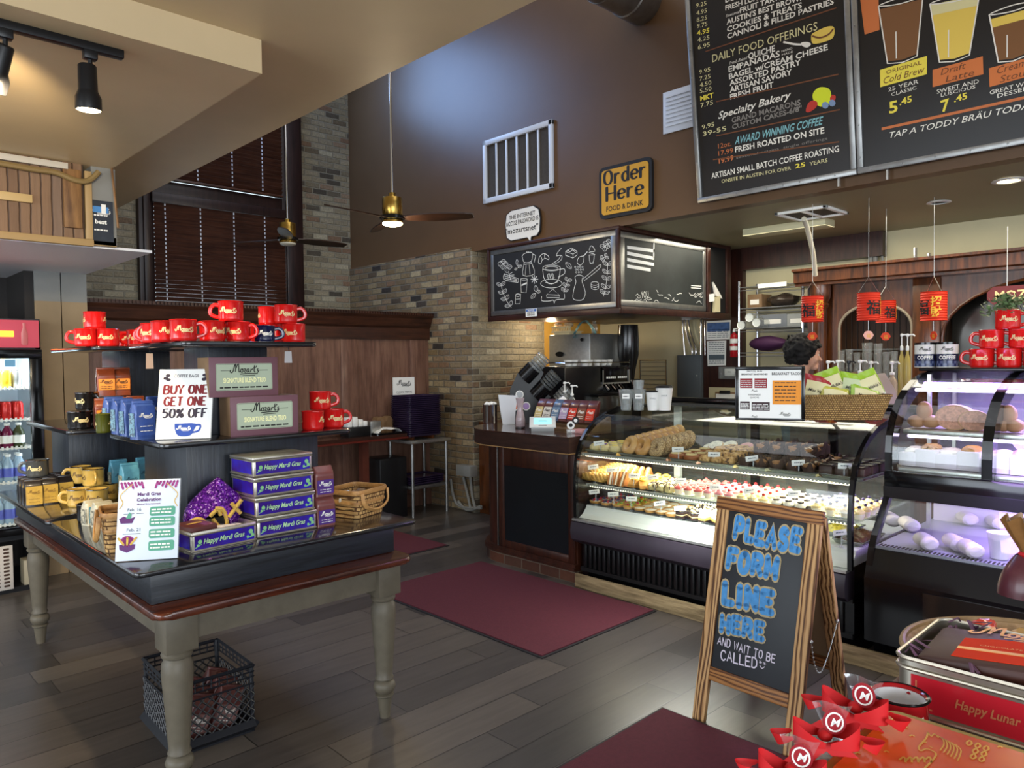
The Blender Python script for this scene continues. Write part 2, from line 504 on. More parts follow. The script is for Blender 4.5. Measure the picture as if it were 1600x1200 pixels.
def print_lines(mb,x0,x1,ys,h,z=.001,words=4,seed=1):
 """rows of tiny print too small to read: short dashes"""
 r = random.Random(seed)
 for y in ys:
  x = x0
  while x<x1:
   w = min(x1-x,(x1-x0)*r.uniform(.5,1.2)/words)
   mb.quad2(x,x+w*.82,y,y+h,z); x+=w
 return mb

# -- shared materials
M_black = mat('black_plastic',(22,22,24),0.35)
M_gloss = mat('gloss_black',(14,14,16),0.12)
M_steel = mat('brushed_steel',(196,196,192),0.34,.88,var=.12,vscale=30)
M_alu = mat('dull_aluminium',(150,150,148),0.38,0.9,var=.2,vscale=12)
M_chrome = mat('chrome',(215,215,218),0.08,1.0)
M_white = mat('white_paper',(236,236,232),0.6)
M_card = mat('white_card',(225,222,214),0.55)
M_brass = mat('brushed_brass',(176,142,70),0.25,1.0)
M_mahog = wood('mahogany',(46,22,10),(106,58,26),0.3,(30,30,3),coat=.3)
M_mahogh = wood('mahogany_long',(46,22,10),(106,58,26),0.3,(30,3,30),coat=.3)
M_darkwood = wood('dark_stained_wood',(34,16,12),(62,32,24),0.4,(30,3,30))
M_darkwoodv = wood('dark_stained_wood_upright',(34,16,12),(62,32,24),0.4,(30,30,3))
M_cream = mat('cream_paint',(196,186,150),0.6,var=.1,vscale=1.5)
M_tan = mat('tan_ceiling_paint',(204,180,140),0.42,var=.07,vscale=1.6,bump=.06,bscale=9)
M_olive = mat('olive_ceiling_paint',(150,142,112),0.5,var=.06,vscale=1.2)
M_brown = mat('brown_wall_paint',(94,69,46),0.36,var=.06,vscale=3,bump=.05,bscale=120)
M_bulb = mat('warm_lamp_glass',(255,232,180),0.3,emit=14.0)
M_coolbulb = mat('cool_lamp_glass',(235,244,255),0.3,emit=9.0)
def glassy(name,tint,f0,rough=.02,veil=0.0):
 if name in MATS:return MATS[name]
 t = NT(name); tr = t.add('ShaderNodeBsdfTransparent'); tr.inputs[0].default_value = (*tint,1); gl = t.add('ShaderNodeBsdfGlossy'); gl.inputs['Roughness'].default_value = rough
 lw = t.add('ShaderNodeLayerWeight'); lw.inputs['Blend'].default_value = .5; f = t.math('MULTIPLY',t.math('ADD',t.math('MULTIPLY',t.math('POWER',lw.outputs['Facing'],5.0),.9),.035),f0,True)
 mx = t.add('ShaderNodeMixShader'); t.link(f,mx.inputs[0]); t.link(tr.outputs[0],mx.inputs[1]); t.link(gl.outputs[0],mx.inputs[2]); out = mx.outputs[0]
 if veil:m2 = t.add('ShaderNodeMixShader'); m2.inputs[0].default_value = veil; t.link(out,m2.inputs[1]); df = t.add('ShaderNodeBsdfDiffuse'); df.inputs[0].default_value = (.8,.84,.84,1); t.link(df.outputs[0],m2.inputs[2]); out = m2.outputs[0]
 t.link(out,t.n['Material Output'].inputs['Surface']); MATS[name] = t.m; return t.m
M_glass = mat('clear_glass',(240,246,244),0.02,trans=1.0,ior=1.02,spec=.6)
M_clearpl = glassy('clear_plastic',(.88,.9,.9),2.2,.06,.12)
M_ink = mat('black_ink',(24,22,22),0.6)
M_cloth_black = mat('black_fabric',(20,20,22),0.9)
BRICK = [(0.0,srgb((40,35,32))),(.07,srgb((64,54,46))),(.13,srgb((112,92,66))),(.42,srgb((134,114,84))),(.55,srgb((118,96,64))),(.7,srgb((164,146,112))),(.84,srgb((122,92,68))),(.9,srgb((146,120,88))),(1,srgb((98,82,62)))]
GBRICK = [(0.0,srgb((74,68,60))),(.08,srgb((96,88,76))),(.16,srgb((134,124,104))),(.5,srgb((158,148,126))),(.7,srgb((140,128,104))),(.86,srgb((172,164,142))),(.94,srgb((132,104,84))),(1,srgb((110,98,80)))]
M_brickX = grid_mat('old_brick_side',(1,2),.19,.067,.011,BRICK,srgb((112,102,86)),.85,mdist=.02,bump=.7,gmix=.7)
M_brickY = grid_mat('old_brick_end',(0,2),.19,.067,.011,GBRICK,srgb((140,134,118)),.85,mdist=.02,bump=.7,gmix=.7)
PL = [(0,srgb((58,54,51))),(.3,srgb((78,72,68))),(.55,srgb((92,84,77))),(.8,srgb((68,63,60))),(1,srgb((100,92,84)))]
M_floor = grid_mat('vinyl_planks',(0,1),1.25,.19,.004,PL,srgb((34,31,29)),.34,half=False,bump=.12,grain=(3,26,3),gmix=.8,mdist=.003,spec=.5,gdark=.72)

# -- the room
o = MB(); o.box(-7,8.2,-6,9,-.06,0); struct(o.build('floor',M_floor))
XW = 4.95
ZC,ZS = 2.833,2.70
o = MB(); o.box(-7,1.94,-6,8,ZC,6.4); struct(o.build('ceiling',M_tan))
o = MB(); o.box(-7,1.37,2.835,6.6,ZS,ZC); struct(o.build('ceiling',M_tan))
o = MB(); o.box(1.94,5.2,-6,8.2,6.2,6.4); struct(o.build('ceiling',M_olive))
o = MB(); o.box(XW+.02,XW+.14,-6,5.72,2.655,6.2); o.box(XW+.02,XW+.14,5.72,8.0,2.70,6.2)
struct(o.build('wall_right',M_brown))
o = MB(); o.box(XW,XW+.25,5.72,8.0,0,2.70); struct(o.build('wall_right',[M_brickX]))
o = MB(); o.box(XW,6.0,5.70,5.72,0,2.66); struct(o.build('wall_right',M_brickY))
o = MB(); o.box(XW+.14,7.1,-6,5.9,2.655,2.75); struct(o.build('ceiling',M_olive))
o = MB(); o.box(7.0,7.1,-6,5.9,0,2.655); struct(o.build('wall_far',M_cream))
M_yellow = mat('yellow_wall_paint',(206,160,76),0.6,var=.1,vscale=3)
o = MB(); o.box(6.0,7.0,5.72,5.80,0,2.655); struct(o.build('wall_far',M_yellow))
wx0,wx1 = 2.50,4.30
o = MB(); o.box(-1,wx0,8.0,8.2,0,6.2); o.box(wx1,XW+.25,8.0,8.2,0,6.2); o.box(wx0,wx1,8.0,8.2,0,1.6); o.box(wx0,wx1,8.0,8.2,5.6,6.2)
struct(o.build('wall_back',M_brickY))
fr = MB()
for x0,x1 in((wx0,wx0+.15),(wx1-.26,wx1)):
 fr.box(x0,x1,7.93,8.12,1.6,5.6,.01)
 fr.box(x0+.04,x1-.04,7.90,7.93,1.6,5.6,.008)
fr.box(wx0,wx1,7.94,8.12,3.28,3.42,.01); fr.box(wx0,wx1,7.94,8.12,1.6,1.72,.01); fr.box(wx0,wx1,7.94,8.12,5.5,5.6,.01)
fr.box(wx0,wx1,7.94,8.12,4.60,4.72,.01)
M_winwood = wood('window_timber',(26,14,14),(52,32,30),0.35,(30,30,3))
w1 = struct(fr.build('window_1',M_winwood))
g = MB(); g.box(wx0,wx1,8.13,8.14,1.6,5.6); struct(g.build('window_glass',M_glass,w1))
M_slat = wood('blind_slat_wood',(52,30,24),(92,58,44),0.3,(3,40,40),coat=.2)
def blind(x0,x1,z0,z1,cords,label,tilt):
 t = thing('window_blind',label,'blind',((x0+x1)/2,7.90,z0),group=None)
 cx = (x0+x1)/2; hw = (x1-x0)/2; H = z1-z0
 b = MB(); b.box(-hw-.02,hw+.02,-.035,.03,H-.10,H,.006); b.build('valance',M_winwood,t)
 b = MB(); n = int((H-.12)/.043)
 for i in range(n):
  z = .05+i*.043
  ca,sa = math.cos(tilt),math.sin(tilt); w,th = .0245,.0014
  q = [(-w*ca+th*sa,-w*sa-th*ca),(w*ca+th*sa,w*sa-th*ca),(w*ca-th*sa,w*sa+th*ca),(-w*ca-th*sa,-w*sa+th*ca)]
  b.prism([(y,z+zz)for y,zz in q],-hw,hw,'yzx')
 b.build('slats',M_slat,t)
 b = MB(); b.box(-hw,hw,-.028,.028,0,.022,.004); b.build('bottom_rail',M_slat,t)
 for c in cords:
  b = MB()
  for i in range(n):
   z = .05+i*.043; b.box(c-cx-.006,c-cx+.006,-.030,-.027,z-.012,z+.012)
  b.build('ladder_tape',M_tape,t)
 return t
M_tape = mat('white_ladder_tape',(214,220,232),0.6)
blind(wx0+.135,wx1-.25,1.95,3.28,[Yp(x,360,7.9).x for x in(257,312,364,412)],'closed dark timber blind of the lower window behind the partition',-.885)
blind(wx0+.16,wx1-.27,3.42,4.60,[Yp(x,260,7.9).x for x in(307,361,408)],'closed brown timber blind of the upper window, half hidden by the ceiling',-.85)
PY = 6.42
M_panel = wood('partition_veneer',(84,56,46),(124,92,76),0.38,(26,26,2.2),coat=.15,bump=.05)
M_cap = wood('partition_cap',(36,19,13),(70,40,26),0.4,(3,30,30))
b = MB(); b.box(1.60,XW,PY+.02,PY+.12,0,1.98); pt = struct(b.build('partition',M_panel))
b = MB()
for x in(1.62,2.18,3.02,3.86,4.70):
 b.box(x,x+.20,PY,PY+.03,.1,1.79,.006)
b.box(1.60,XW,PY-.004,PY+.02,0,.14,.005); b.box(1.60,XW,PY-.002,PY+.03,.86,.96,.005)
struct(b.build('trim_6',M_panel))
b = MB(); b.prism([(PY+.13,1.78),(PY-.01,1.78),(PY-.01,1.90),(PY-.03,1.92),(PY-.06,2.0),(PY-.085,2.03),(PY-.085,2.06),(PY+.13,2.06)],1.60,XW,'yzx')
n = 110
for i in range(n):
 x = 1.6+(XW-1.62)*i/n; b.box(x,x+.018,PY-.10,PY-.08,2.035,2.058)
struct(b.build('trim_7',M_cap))
M_pier = mat('tan_pier_paint',(150,128,96),0.55,var=.12,vscale=4)
M_grey = mat('grey_paint',(128,128,124),0.55,var=.08,vscale=5)
b = MB(); b.box(1.26,1.425,6.28,6.6,0,2.02); b.box(1.432,1.60,6.28,6.6,0,2.02); struct(b.build('pillar_left',M_pier))
b = MB(); b.box(1.26,1.425,6.282,6.6,2.02,2.30); b.box(1.432,1.60,6.282,6.6,2.02,2.30); struct(b.build('pillar_left',M_grey))
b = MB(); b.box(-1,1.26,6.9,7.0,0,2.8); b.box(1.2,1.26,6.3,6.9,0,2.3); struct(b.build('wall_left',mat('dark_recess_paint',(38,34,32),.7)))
b = MB(); b.box(-1,1.60,4.84,6.9,2.235,2.25); struct(b.build('ceiling',mat('white_soffit_paint',(232,230,232),.5)))
BEAD = [(0,srgb((112,84,62))),(.4,srgb((132,102,76))),(.7,srgb((120,98,82))),(1,srgb((140,108,80)))]
M_bead = grid_mat('beadboard',(0,2),.052,3.0,.006,BEAD,srgb((66,46,32)),.6,half=False,bump=.6,grain=(30,30,2),gmix=.5,mdist=.01)
b = MB(); b.box(-1.2,1.22,4.80,4.85,2.24,2.70); struct(b.build('wall_left',M_bead))
M_rawply = wood('raw_timber',(84,54,28),(142,104,62),0.6,(30,30,3))
b = MB(); b.box(1.115,1.205,4.775,4.80,2.33,2.66,.003); struct(b.build('trim_1',M_rawply))
M_tantrim = mat('tan_trim_paint',(168,140,96),.5)
b = MB(); b.box(-1.2,1.265,4.785,4.815,2.235,2.275,.003); b.box(1.225,1.262,4.785,4.815,2.275,2.665,.003)
b.box(1.265,1.39,4.80,4.85,2.245,2.30,.002); struct(b.build('trim_2',M_tantrim))
b = MB(); b.box(1.262,1.39,4.80,5.2,2.25,2.70); struct(b.build('trim_3',M_grey))
b = MB(); b.box(-1.2,1.14,4.77,4.80,2.655,2.69,.003); struct(b.build('trim_4',mat('white_trim_paint',(196,190,178),.5)))
bd = Board((0,4.79,0),(0,-1,0))
b = MB(); p,q = V(bd.uv(173,262)),V(bd.uv(183,357)); b.M = bd.M
b.tube([(p.x,-.015,p.y),(q.x,-.02,q.y)],.007,6); struct(b.build('trim_5',M_rawply))
b = MB(); p,q = V(bd.uv(-60,303)),V(bd.uv(50,318)); b.box(p.x,q.x,4.772,4.80,q.y,q.y+.045,.003)
tag(b.build('batten',mat('pale_batten_paint',(190,162,112),.5)),'pale tan wooden batten screwed across the beadboard','batten')
b = MB(); pts = [bd.pt(x,y)+V((0,-.03,0))for x,y in((-80,245),(0,257),(50,266),(85,271),(112,282),(130,285),(142,280),(152,270))]
b.tube(smooth2(pts,4),.016,8); tag(b.build('cable',mat('tan_cable',(128,106,66),.5)),'thick tan cable sagging under the soffit above the beadboard','cable')

# -- mats
M_mat = mat('burgundy_carpet',(82,28,39),0.95,var=.14,vscale=60,bump=.5,bscale=260)
M_rub = mat('black_rubber',(24,22,24),0.7)
def floor_mat(x0,x1,y0,y1,label):
 t = thing('floor_mat',label,'floor mat',((x0+x1)/2,(y0+y1)/2,0)); cx,cy = (x0+x1)/2,(y0+y1)/2
 b = MB(); b.box(x0-cx,x1-cx,y0-cy,y1-cy,0,.006); b.build('rubber_border',M_rub,t)
 b = MB(); b.box(x0-cx+.015,x1-cx-.015,y0-cy+.015,y1-cy-.015,.006,.012); b.build('carpet',M_mat,t)
floor_mat(2.74,3.755,2.64,4.26,'burgundy floor mat in front of the register counter')
floor_mat(1.70,2.72,.35,1.885,'burgundy floor mat before the easel sign, nearest the camera')
q = Zp(697,853)
floor_mat(q.x-1.0,q.x+.02,q.y-.02,q.y+1.5,'burgundy floor mat by the tray table, behind the display table')

# -- display table
M_ttop = wood('red_brown_table_top',(44,17,10),(98,46,26),0.22,(3,30,30),coat=.5)
M_legp = mat('grey_olive_leg_paint',(90,83,70),.5,var=.18,vscale=14)
t = thing('display_table','long wooden table with glossy red-brown top and turned grey legs','table',(1.375,3.75,0))
hx,hy = .532,1.155
b = MB()
prof = [(0,.68),(.016,.682),(.022,.695),(.016,.708),(0,.712)]
for k,(off,z)in enumerate(prof):pass
b.prism(rrect(-hx,hx,-hy,hy,.05,5),.682,.708); r = b.bm
es = [e for e in r.edges if abs(e.verts[0].co.z-e.verts[1].co.z)<1e-6]
bmesh.ops.bevel(r,geom=es,offset=.010,segments=3,profile=.5,affect='EDGES')
for f in r.faces:f.smooth = True
b.build('tabletop',M_ttop,t)
b = MB()
for y in(-hy+.075,hy-.095):b.box(-hx+.1,hx-.1,y,y+.02,.575,.683)
for x in(-hx+.065,hx-.085):b.box(x,x+.02,-hy+.1,hy-.1,.575,.683)
b.build('apron',M_legp,t)
LEGP = [(.0,0),(.022,0),(.024,.02),(.033,.092),(.041,.098),(.041,.104),(.031,.108),(.044,.122),(.049,.138),(.044,.155),(.031,.165),(.040,.172),(.040,.178),(.035,.186),(.038,.22),(.047,.36),(.054,.46),(.052,.497),(.042,.515),(.052,.521),(.054,.53),(.048,.538),(.05,.55)]
for sx in(-1,1):
 for sy in(-1,1):
  b = MB(); b.lathe(LEGP,20); b.box(-.056,.056,-.056,.056,.545,.684,.004)
  b.build('leg',M_legp,t,(sx*(hx-.098),sy*(hy-.105),0))

# -- black riser and the two shelf towers
M_bwood = wood('black_stained_wood',(15,17,21),(34,38,45),0.34,(4,60,60),bump=.25)
M_bwoodv = wood('black_stained_wood_upright',(17,19,24),(40,45,54),0.36,(60,60,3),bump=.25)
M_bgloss = mat('black_shelf_lacquer',(24,24,27),.16,var=.2,vscale=6,coat=.4)
ZPL = .845
t = thing('display_riser','long black box riser with overhanging top on the wooden table','display riser',(1.375,3.82,.71))
b = MB(); b.box(-.51,.51,-1.10,1.10,.0,.116,.003); b.build('base_box',M_bwood,t)
def slab(mb,x0,x1,y0,y1,z0,z1,r=.03):
 bb = MB(); bb.prism(rrect(x0,x1,y0,y1,r,4),z0,z1)
 bmesh.ops.bevel(bb.bm,geom=[e for e in bb.bm.edges if abs(e.verts[0].co.z-e.verts[1].co.z)<1e-6],offset=min(.006,(z1-z0)*.3),segments=2,profile=.5,affect='EDGES')
 for f in bb.bm.faces:f.smooth = True
 return bb
slab(None,-.575,.60,-1.16,.02,.116,.135).build('top_board',M_bgloss,t)
slab(None,-.585,.60,.022,1.18,.116,.135).build('top_board',M_bgloss,t)
def piece(name,label,cat,mb,m,x,y,z):
 o = mb.build(name,m); o.location = (x,y,z); return tag(o,label,cat)
def tower(x,y,which,col,shelf,up,top):
 b = MB(); b.box(*col,0,.373,.003); piece('display_box','lower black wooden box carrying the %s middle shelf'%which,'display box',b,M_bwoodv,x,y,ZPL)
 piece('shelf_board','%s middle shelf board, glossy black, above the riser'%which,'shelf',slab(None,*shelf,0,.022),M_bgloss,x,y,ZPL+.373)
 b = MB(); b.box(*up,0,.38,.003); piece('display_box','upper black wooden box carrying the %s top shelf of red mugs'%which,'display box',b,M_bwoodv,x,y,ZPL+.395)
 piece('shelf_board','%s top shelf board, glossy black, under the red mugs'%which,'shelf',slab(None,*top,0,.022),M_bgloss,x,y,ZPL+.775)
ZM,ZT = ZPL+.395,ZPL+.797
tower(1.41,3.35,'front',(-.273,.323,-.25,.26),(-.40,.455,-.34,.34),(-.127,.143,-.13,.15),(-.315,.275,-.36,.33))
tower(1.36,4.42,'rear',(-.31,.29,.13,.50),(-.445,.40,-.44,.46),(-.117,.142,-.12,.2),(-.32,.25,-.42,.44))

# -- register counter
M_ctop = mat('counter_laminate',(58,36,30),.16,var=.25,vscale=5,coat=.3)
M_cwood = wood('counter_mahogany',(36,17,11),(72,37,24),.38,(30,30,3),coat=.15)
M_band = wood('counter_band',(34,19,15),(58,36,29),.4,(6,6,50),bump=.05)
M_slate = mat('counter_chalk_panel',(14,20,26),.32,var=.25,vscale=3)
M_tile = grid_mat('toe_kick_tile',(1,2),.19,.075,.006,[(0,srgb((52,38,32))),(.4,srgb((84,50,38))),(.7,srgb((64,52,46))),(1,srgb((100,60,44)))],srgb((110,98,84)),.5,bump=.3)
def counter_outline(r,xb=4.75,y0=3.37,x0=None,ex=0):
 cx,cy = 4.2,4.15; p = [(cx-r,y0)]
 for k in range(15):
  a = math.radians(180-90*k/14); p.append((cx+r*math.cos(a),cy+r*math.sin(a)))
 p+=[(xb,cy+r),(xb,y0)]
 return p
t = thing('register_counter','dark mahogany register counter with rounded end and black panel','counter',(4.2,3.9,0)); o3 = V((-4.2,-3.9,0))
def cp(r,z0,z1,name,m,**k):
 b = MB(); b.M = Matrix.Translation(o3); b.prism(counter_outline(r,**k),z0,z1,smooth=True); return b.build(name,m,t)
cp(.36,0,.085,'tile_base',M_tile)
cp(.375,.085,.105,'base_moulding',M_cwood); cp(.365,.105,.13,'base_moulding',M_cwood)
cp(.335,.13,.905,'body',M_cwood)
cp(.45,.905,.912,'edge_strip',mat('worn_wood_edge',(150,118,76),.5,var=.3,vscale=30),y0=3.345)
cp(.448,.912,1.016,'top_band',M_band,y0=3.345)
cp(.453,1.016,1.024,'worktop',M_ctop,y0=3.345)
b = MB(); b.M = Matrix.Translation(o3)
for y0,y1,z0,z1 in((3.38,3.44,.13,.905),(4.09,4.15,.13,.905),(3.44,4.09,.13,.185),(3.44,4.09,.755,.905)):b.box(3.845,3.87,y0,y1,z0,z1,.004)
b.build('face_frame',M_cwood,t)
b = MB(); b.M = Matrix.Translation(o3); b.box(3.852,3.87,3.44,4.09,.185,.755); b.build('chalk_panel',M_slate,t)
b = MB(); b.M = Matrix.Translation(o3); b.box(3.848,3.866,4.165,4.172,.13,.905,.002); b.build('corner_bead',M_alu,t)

# -- curved pastry case
YA,YB = 1.50,3.325
M_ivory = mat('case_white_enamel',(232,236,232),.3)
M_bump = mat('case_purple_black_bumper',(56,50,60),.34,var=.14,vscale=7)
M_seal = mat('case_seal_strip',(20,20,22),.3)
t = thing('pastry_case','long curved glass pastry case with dark bumper and grille','display case',(4.2,2.4,0))
TT = Matrix.Translation(V((-4.2,-2.4,0)))
def cb():b = MB(); b.M = TT; return b
GP = [(3.775,.475),(3.770,.69),(3.783,.856),(3.805,.93),(3.84,1.0),(3.91,1.075),(4.0,1.133),(4.12,1.178),(4.26,1.208),(4.41,1.224)]
b = cb(); b.box(3.86,4.78,YA,YB,.0,.33); b.build('base',M_gloss,t)
M_kick = wood('weathered_kick_board',(104,86,60),(172,150,112),.7,(40,4,40),bump=.4)
b = MB(); b.box(3.778,3.80,.16,YB,0,.095,.004); tag(b.build('kick_board',M_kick),'weathered wooden kick board along the foot of the glass cases','kick board')
b = cb(); b.prism([(3.775,.315),(3.745,.34),(3.735,.40),(3.75,.455),(3.80,.462),(3.86,.462),(3.86,.315)],YA,YB,'xzy',smooth=True); b.build('bumper',M_bump,t)
b = cb()
for i in range(44):
 y = YA+.05+i*(YB-YA-.1)/43; b.box(3.845,3.86,y,y+.022,.13,.29,.003)
b.box(3.84,3.862,YA,YB,.29,.32); b.box(3.84,3.862,YA,YB,.105,.13)
b.build('grille',M_black,t)
b = cb(); b.box(3.755,3.80,YA,YB,.462,.476); b.build('glass_channel',M_steel,t)
b = cb(); b.box(4.68,4.74,YA,YB,.33,1.20); b.build('back_panel',glassy('sliding_door_glass',(.62,.66,.64),1.2,.05,.05),t)
b = cb(); b.box(4.66,4.78,YA-.02,YB+.01,1.20,1.222); b.box(4.72,4.80,YA-.02,YB+.01,1.222,1.262,.006); b.build('rear_trim',M_gloss,t)
def glass_strip(b,prof,y0,y1,th=.005):
 q = [(x,z)for x,z in prof]
 n = []
 for i in range(len(q)):
  a,c = V(q[max(i-1,0)]),V(q[min(i+1,len(q)-1)]); d = (c-a).normalized(); n.append((q[i][0]+d.y*th,q[i][1]-d.x*th))
 b.prism(q+n[::-1],y0,y1,'xzy',smooth=True)
M_pane = glassy('display_glass',(.95,.97,.96),1.1)
M_pane2 = glassy('top_glass',(.86,.92,.89),1.5,.03,.04)
b = cb(); glass_strip(b,GP,YA,YB-.02); b.build('curved_glass',M_pane,t,fix=True)
b = cb(); b.box(4.41,4.66,YA,YB,1.217,1.225); b.build('top_glass',M_pane2,t)
for y in(YA-.02,YB-.02):
 b = cb(); q = GP+[(4.70,1.224)]; inn = [(4.70,1.19),(4.41,1.19),(4.26,1.175),(4.12,1.146),(4.01,1.103),(3.93,1.05),(3.865,.985),(3.832,.92),(3.81,.85),(3.798,.69),(3.80,.475)]
 b.prism(q+inn,y,y+.022,'xzy'); b.build('end_frame',M_gloss,t)
b = cb(); b.prism([(3.80,.475),(3.80,.85),(3.84,.97),(3.96,1.07),(4.12,1.14),(4.41,1.19),(4.68,1.19),(4.68,.475)],YB-.012,YB-.008,'xzy'); b.build('end_glass',M_pane,t)
M_shelfgl = glassy('shelf_glass',(.88,.93,.9),1.3,.05,.05)
TS,MS,BS = .915,.70,.558
b = cb(); b.box(3.835,4.62,YA+.01,YB-.025,TS-.012,TS-.004); b.build('shelf',M_shelfgl,t)
b = cb(); b.box(3.88,4.65,YA+.01,YB-.025,MS-.012,MS-.004); b.build('shelf',M_shelfgl,t)
b = cb(); b.prism([(3.80,.478),(3.84,.50),(3.875,BS-.02),(3.88,BS-.004),(4.68,BS-.004),(4.68,.478)],YA,YB-.025,'xzy'); b.build('deck',M_ivory,t)
b = cb()
for x,z in((3.833,TS),(3.878,MS)):
 for i in range(90):
  y = YA+.02+i*(YB-YA-.06)/89; b.box(x-.004,x+.001,y,y+.011,z-.016,z-.004)
 b.box(x-.003,x+.012,YA+.01,YB-.025,z-.006,z+.004)
b.build('shelf_edge',mat('shelf_edge_grey',(150,154,148),.35),t)
b = cb(); b.tube([(3.87,YB-.03,TS-.021),(3.87,YA+.02,TS-.021)],.005,8); b.build('light_tube',M_case:=mat('case_lamp',(255,244,214),.3,emit=2.5),t)
b = cb(); b.tube([(3.915,YB-.03,MS-.021),(3.915,YA+.02,MS-.021)],.005,8); b.build('light_tube',M_case,t)
for y in(YB-.30,2.42,1.9):
 b = cb(); b.box(4.60,4.63,y,y+.05,.58,1.2); b.build('upright',M_ivory if y>2.6 else M_gloss,t)
lamp('pastry_lamp','AREA',(4.12,2.42,TS-.03),15,(1.0,.91,.70),.3,1.75,target=(4.12,2.42,0))
lamp('pastry_lamp_front','AREA',(4.05,2.42,MS-.025),11,(.98,1.0,.95),.25,1.7,target=(4.0,2.42,0))

# -- tall refrigerated case
YC,YD = .15,1.405
t = thing('grab_and_go_case','tall black glass case lit violet beside the pastry case','display case',(4.3,.8,0)); TT2 = Matrix.Translation(V((-4.3,-.8,0)))
def cb():b = MB(); b.M = TT2; return b
b = cb(); b.prism([(3.86,.0),(3.86,.13),(3.74,.16),(3.735,.47),(3.79,.605),(4.86,.605),(4.86,0)],YC,YD,'xzy'); b.build('base',M_gloss,t)
b = cb(); b.prism([(3.73,.20),(3.728,.45),(3.735,.45),(3.735,.20)],.3,1.14,'xzy'); b.build('smoked_panel',mat('smoked_mirror',(70,66,62),.12,.8),t)
L2 = [(3.785,.61),(3.82,.66),(3.99,.83)]
U2 = [(4.0,.966),(4.0,1.06),(4.012,1.146),(4.045,1.215),(4.095,1.273),(4.155,1.325),(4.234,1.37),(4.37,1.42),(4.535,1.455),(4.778,1.478)]
b = cb(); b.box(3.985,4.04,YC,YD,.835,.966,.006); b.build('mid_band',M_gloss,t)
b = cb(); b.prism([(3.995,.895),(4.0,.835),(3.985,.83),(3.98,.89)],YC,YD,'xzy'); b.build('band_lip',M_black,t)
b = cb(); glass_strip(b,L2,YC,YD-.03); glass_strip(b,U2,YC,YD-.03); b.build('curved_glass',M_pane,t)
def rib(y,w=.035):
 b = cb(); inn = [(4.778,1.415),(4.56,1.39),(4.41,1.355),(4.29,1.305),(4.215,1.26),(4.16,1.215),(4.115,1.165),(4.085,1.12),(4.07,1.06),(4.07,.95)]
 b.prism(U2+inn,y,y+w,'xzy'); return b.build('glass_rib',M_gloss,t)
rib(YD-.035); rib(.93,.045)
b = cb(); b.prism([(3.74,.47),(3.785,.612),(3.82,.665),(3.985,.835),(4.03,.95),(4.06,.95),(4.03,.83),(3.87,.665),(3.83,.60)],YD-.03,YD,'xzy'); b.build('lower_rib',M_gloss,t)
b = cb(); b.box(4.70,4.86,YC,YD,1.46,1.485,.004); b.box(4.50,4.86,YC,YD,1.466,1.483,.004); b.build('top_panel',M_gloss,t)
b = cb(); b.box(4.84,4.86,YC,YD,.60,1.46); b.build('rear_glass_doors',mat('tinted_glass',(150,150,168),.05,alpha=.45),t)
b = None
for y in(1.30,.72):
 for x in(4.36,4.80):b = cb(); b.box(x,x+.018,y,y+.018,.60,1.45); b.build('upright',M_steel,t)
CS1,CS2,CS3 = 1.175,.985,.625
b = cb(); b.box(4.12,4.80,YC,1.36,CS1-.028,CS1-.002,.004); b.build('shelf',M_steel,t)
b = cb(); b.box(4.05,4.80,YC,1.36,CS2-.03,CS2-.002,.004); b.build('shelf',M_steel,t)
b = cb(); b.box(3.80,4.82,YC,YD-.03,CS3-.018,CS3-.004); b.build('deck',mat('grey_deck',(150,152,168),.3),t)
b = cb()
for i in range(70):
 y = YC+.02+i*.0172; b.box(3.805,3.845,y,y+.007,CS3-.004,CS3-.001)
b.build('deck_grille',M_ink,t)
b = cb(); b.box(4.62,4.64,YC,1.36,.62,.95); b.build('rear_panel',mat('pale_rear_panel',(196,190,206),.35),t)
b = cb()
for z in(.735,.755,.835,.855):
 for i in range(46):y = YC+.03+i*.026; b.box(4.612,4.62,y,y+.016,z,z+.007)
b.build('air_slots',M_ink,t)
b = cb(); b.tube([(4.17,1.35,CS1-.04),(4.17,YC,CS1-.04)],.008,8); b.tube([(4.28,1.35,1.37),(4.28,YC,1.37)],.008,8); b.build('light_tube',mat('violet_lamp',(228,214,255),.3,emit=5),t)
VIO = (.54,.34,1.0)
lamp('case_lamp_top','AREA',(4.42,.78,1.41),15,VIO,.25,1.1,target=(4.42,.78,0))
lamp('case_lamp_mid','AREA',(4.30,.78,CS1-.045),11,VIO,.15,1.1,target=(4.25,.78,0))
lamp('case_lamp_low','AREA',(4.25,.78,CS2-.05),11,VIO,.3,1.1,target=(4.15,.78,0))

# -- chalkboard box over the counter
t = thing('chalkboard_box','dark wood overhead box carrying two framed chalkboards','overhead cabinet',(5.6,4.6,1.95)); TB = Matrix.Translation(V((-5.6,-4.6,-1.95)))
b = MB(); b.M = TB; b.box(4.93,6.70,3.83,5.40,1.95,2.65); b.build('carcass',M_darkwood,t)
b = MB(); b.M = TB
b.box(4.905,4.93,3.805,5.42,1.93,1.975,.004); b.box(4.905,4.93,3.805,5.42,2.625,2.652,.004); b.box(4.905,4.935,3.805,3.84,1.975,2.625,.003); b.box(4.905,4.935,5.395,5.42,1.975,2.625,.003)
b.box(4.935,6.70,3.805,3.83,1.93,1.99,.004); b.box(4.935,6.70,3.805,3.83,2.62,2.652,.004); b.box(6.27,6.32,3.805,3.83,1.99,2.62,.003); b.box(6.62,6.70,3.805,3.83,1.99,2.62,.003)
b.build('wood_trim',M_darkwood,t)
M_chalk = mat('chalkboard',(26,26,27),.55,var=.2,vscale=5)
M_chalkd = mat('dusty_chalkboard',(38,42,42),.6,var=.4,vscale=4)
b = MB(); b.M = TB
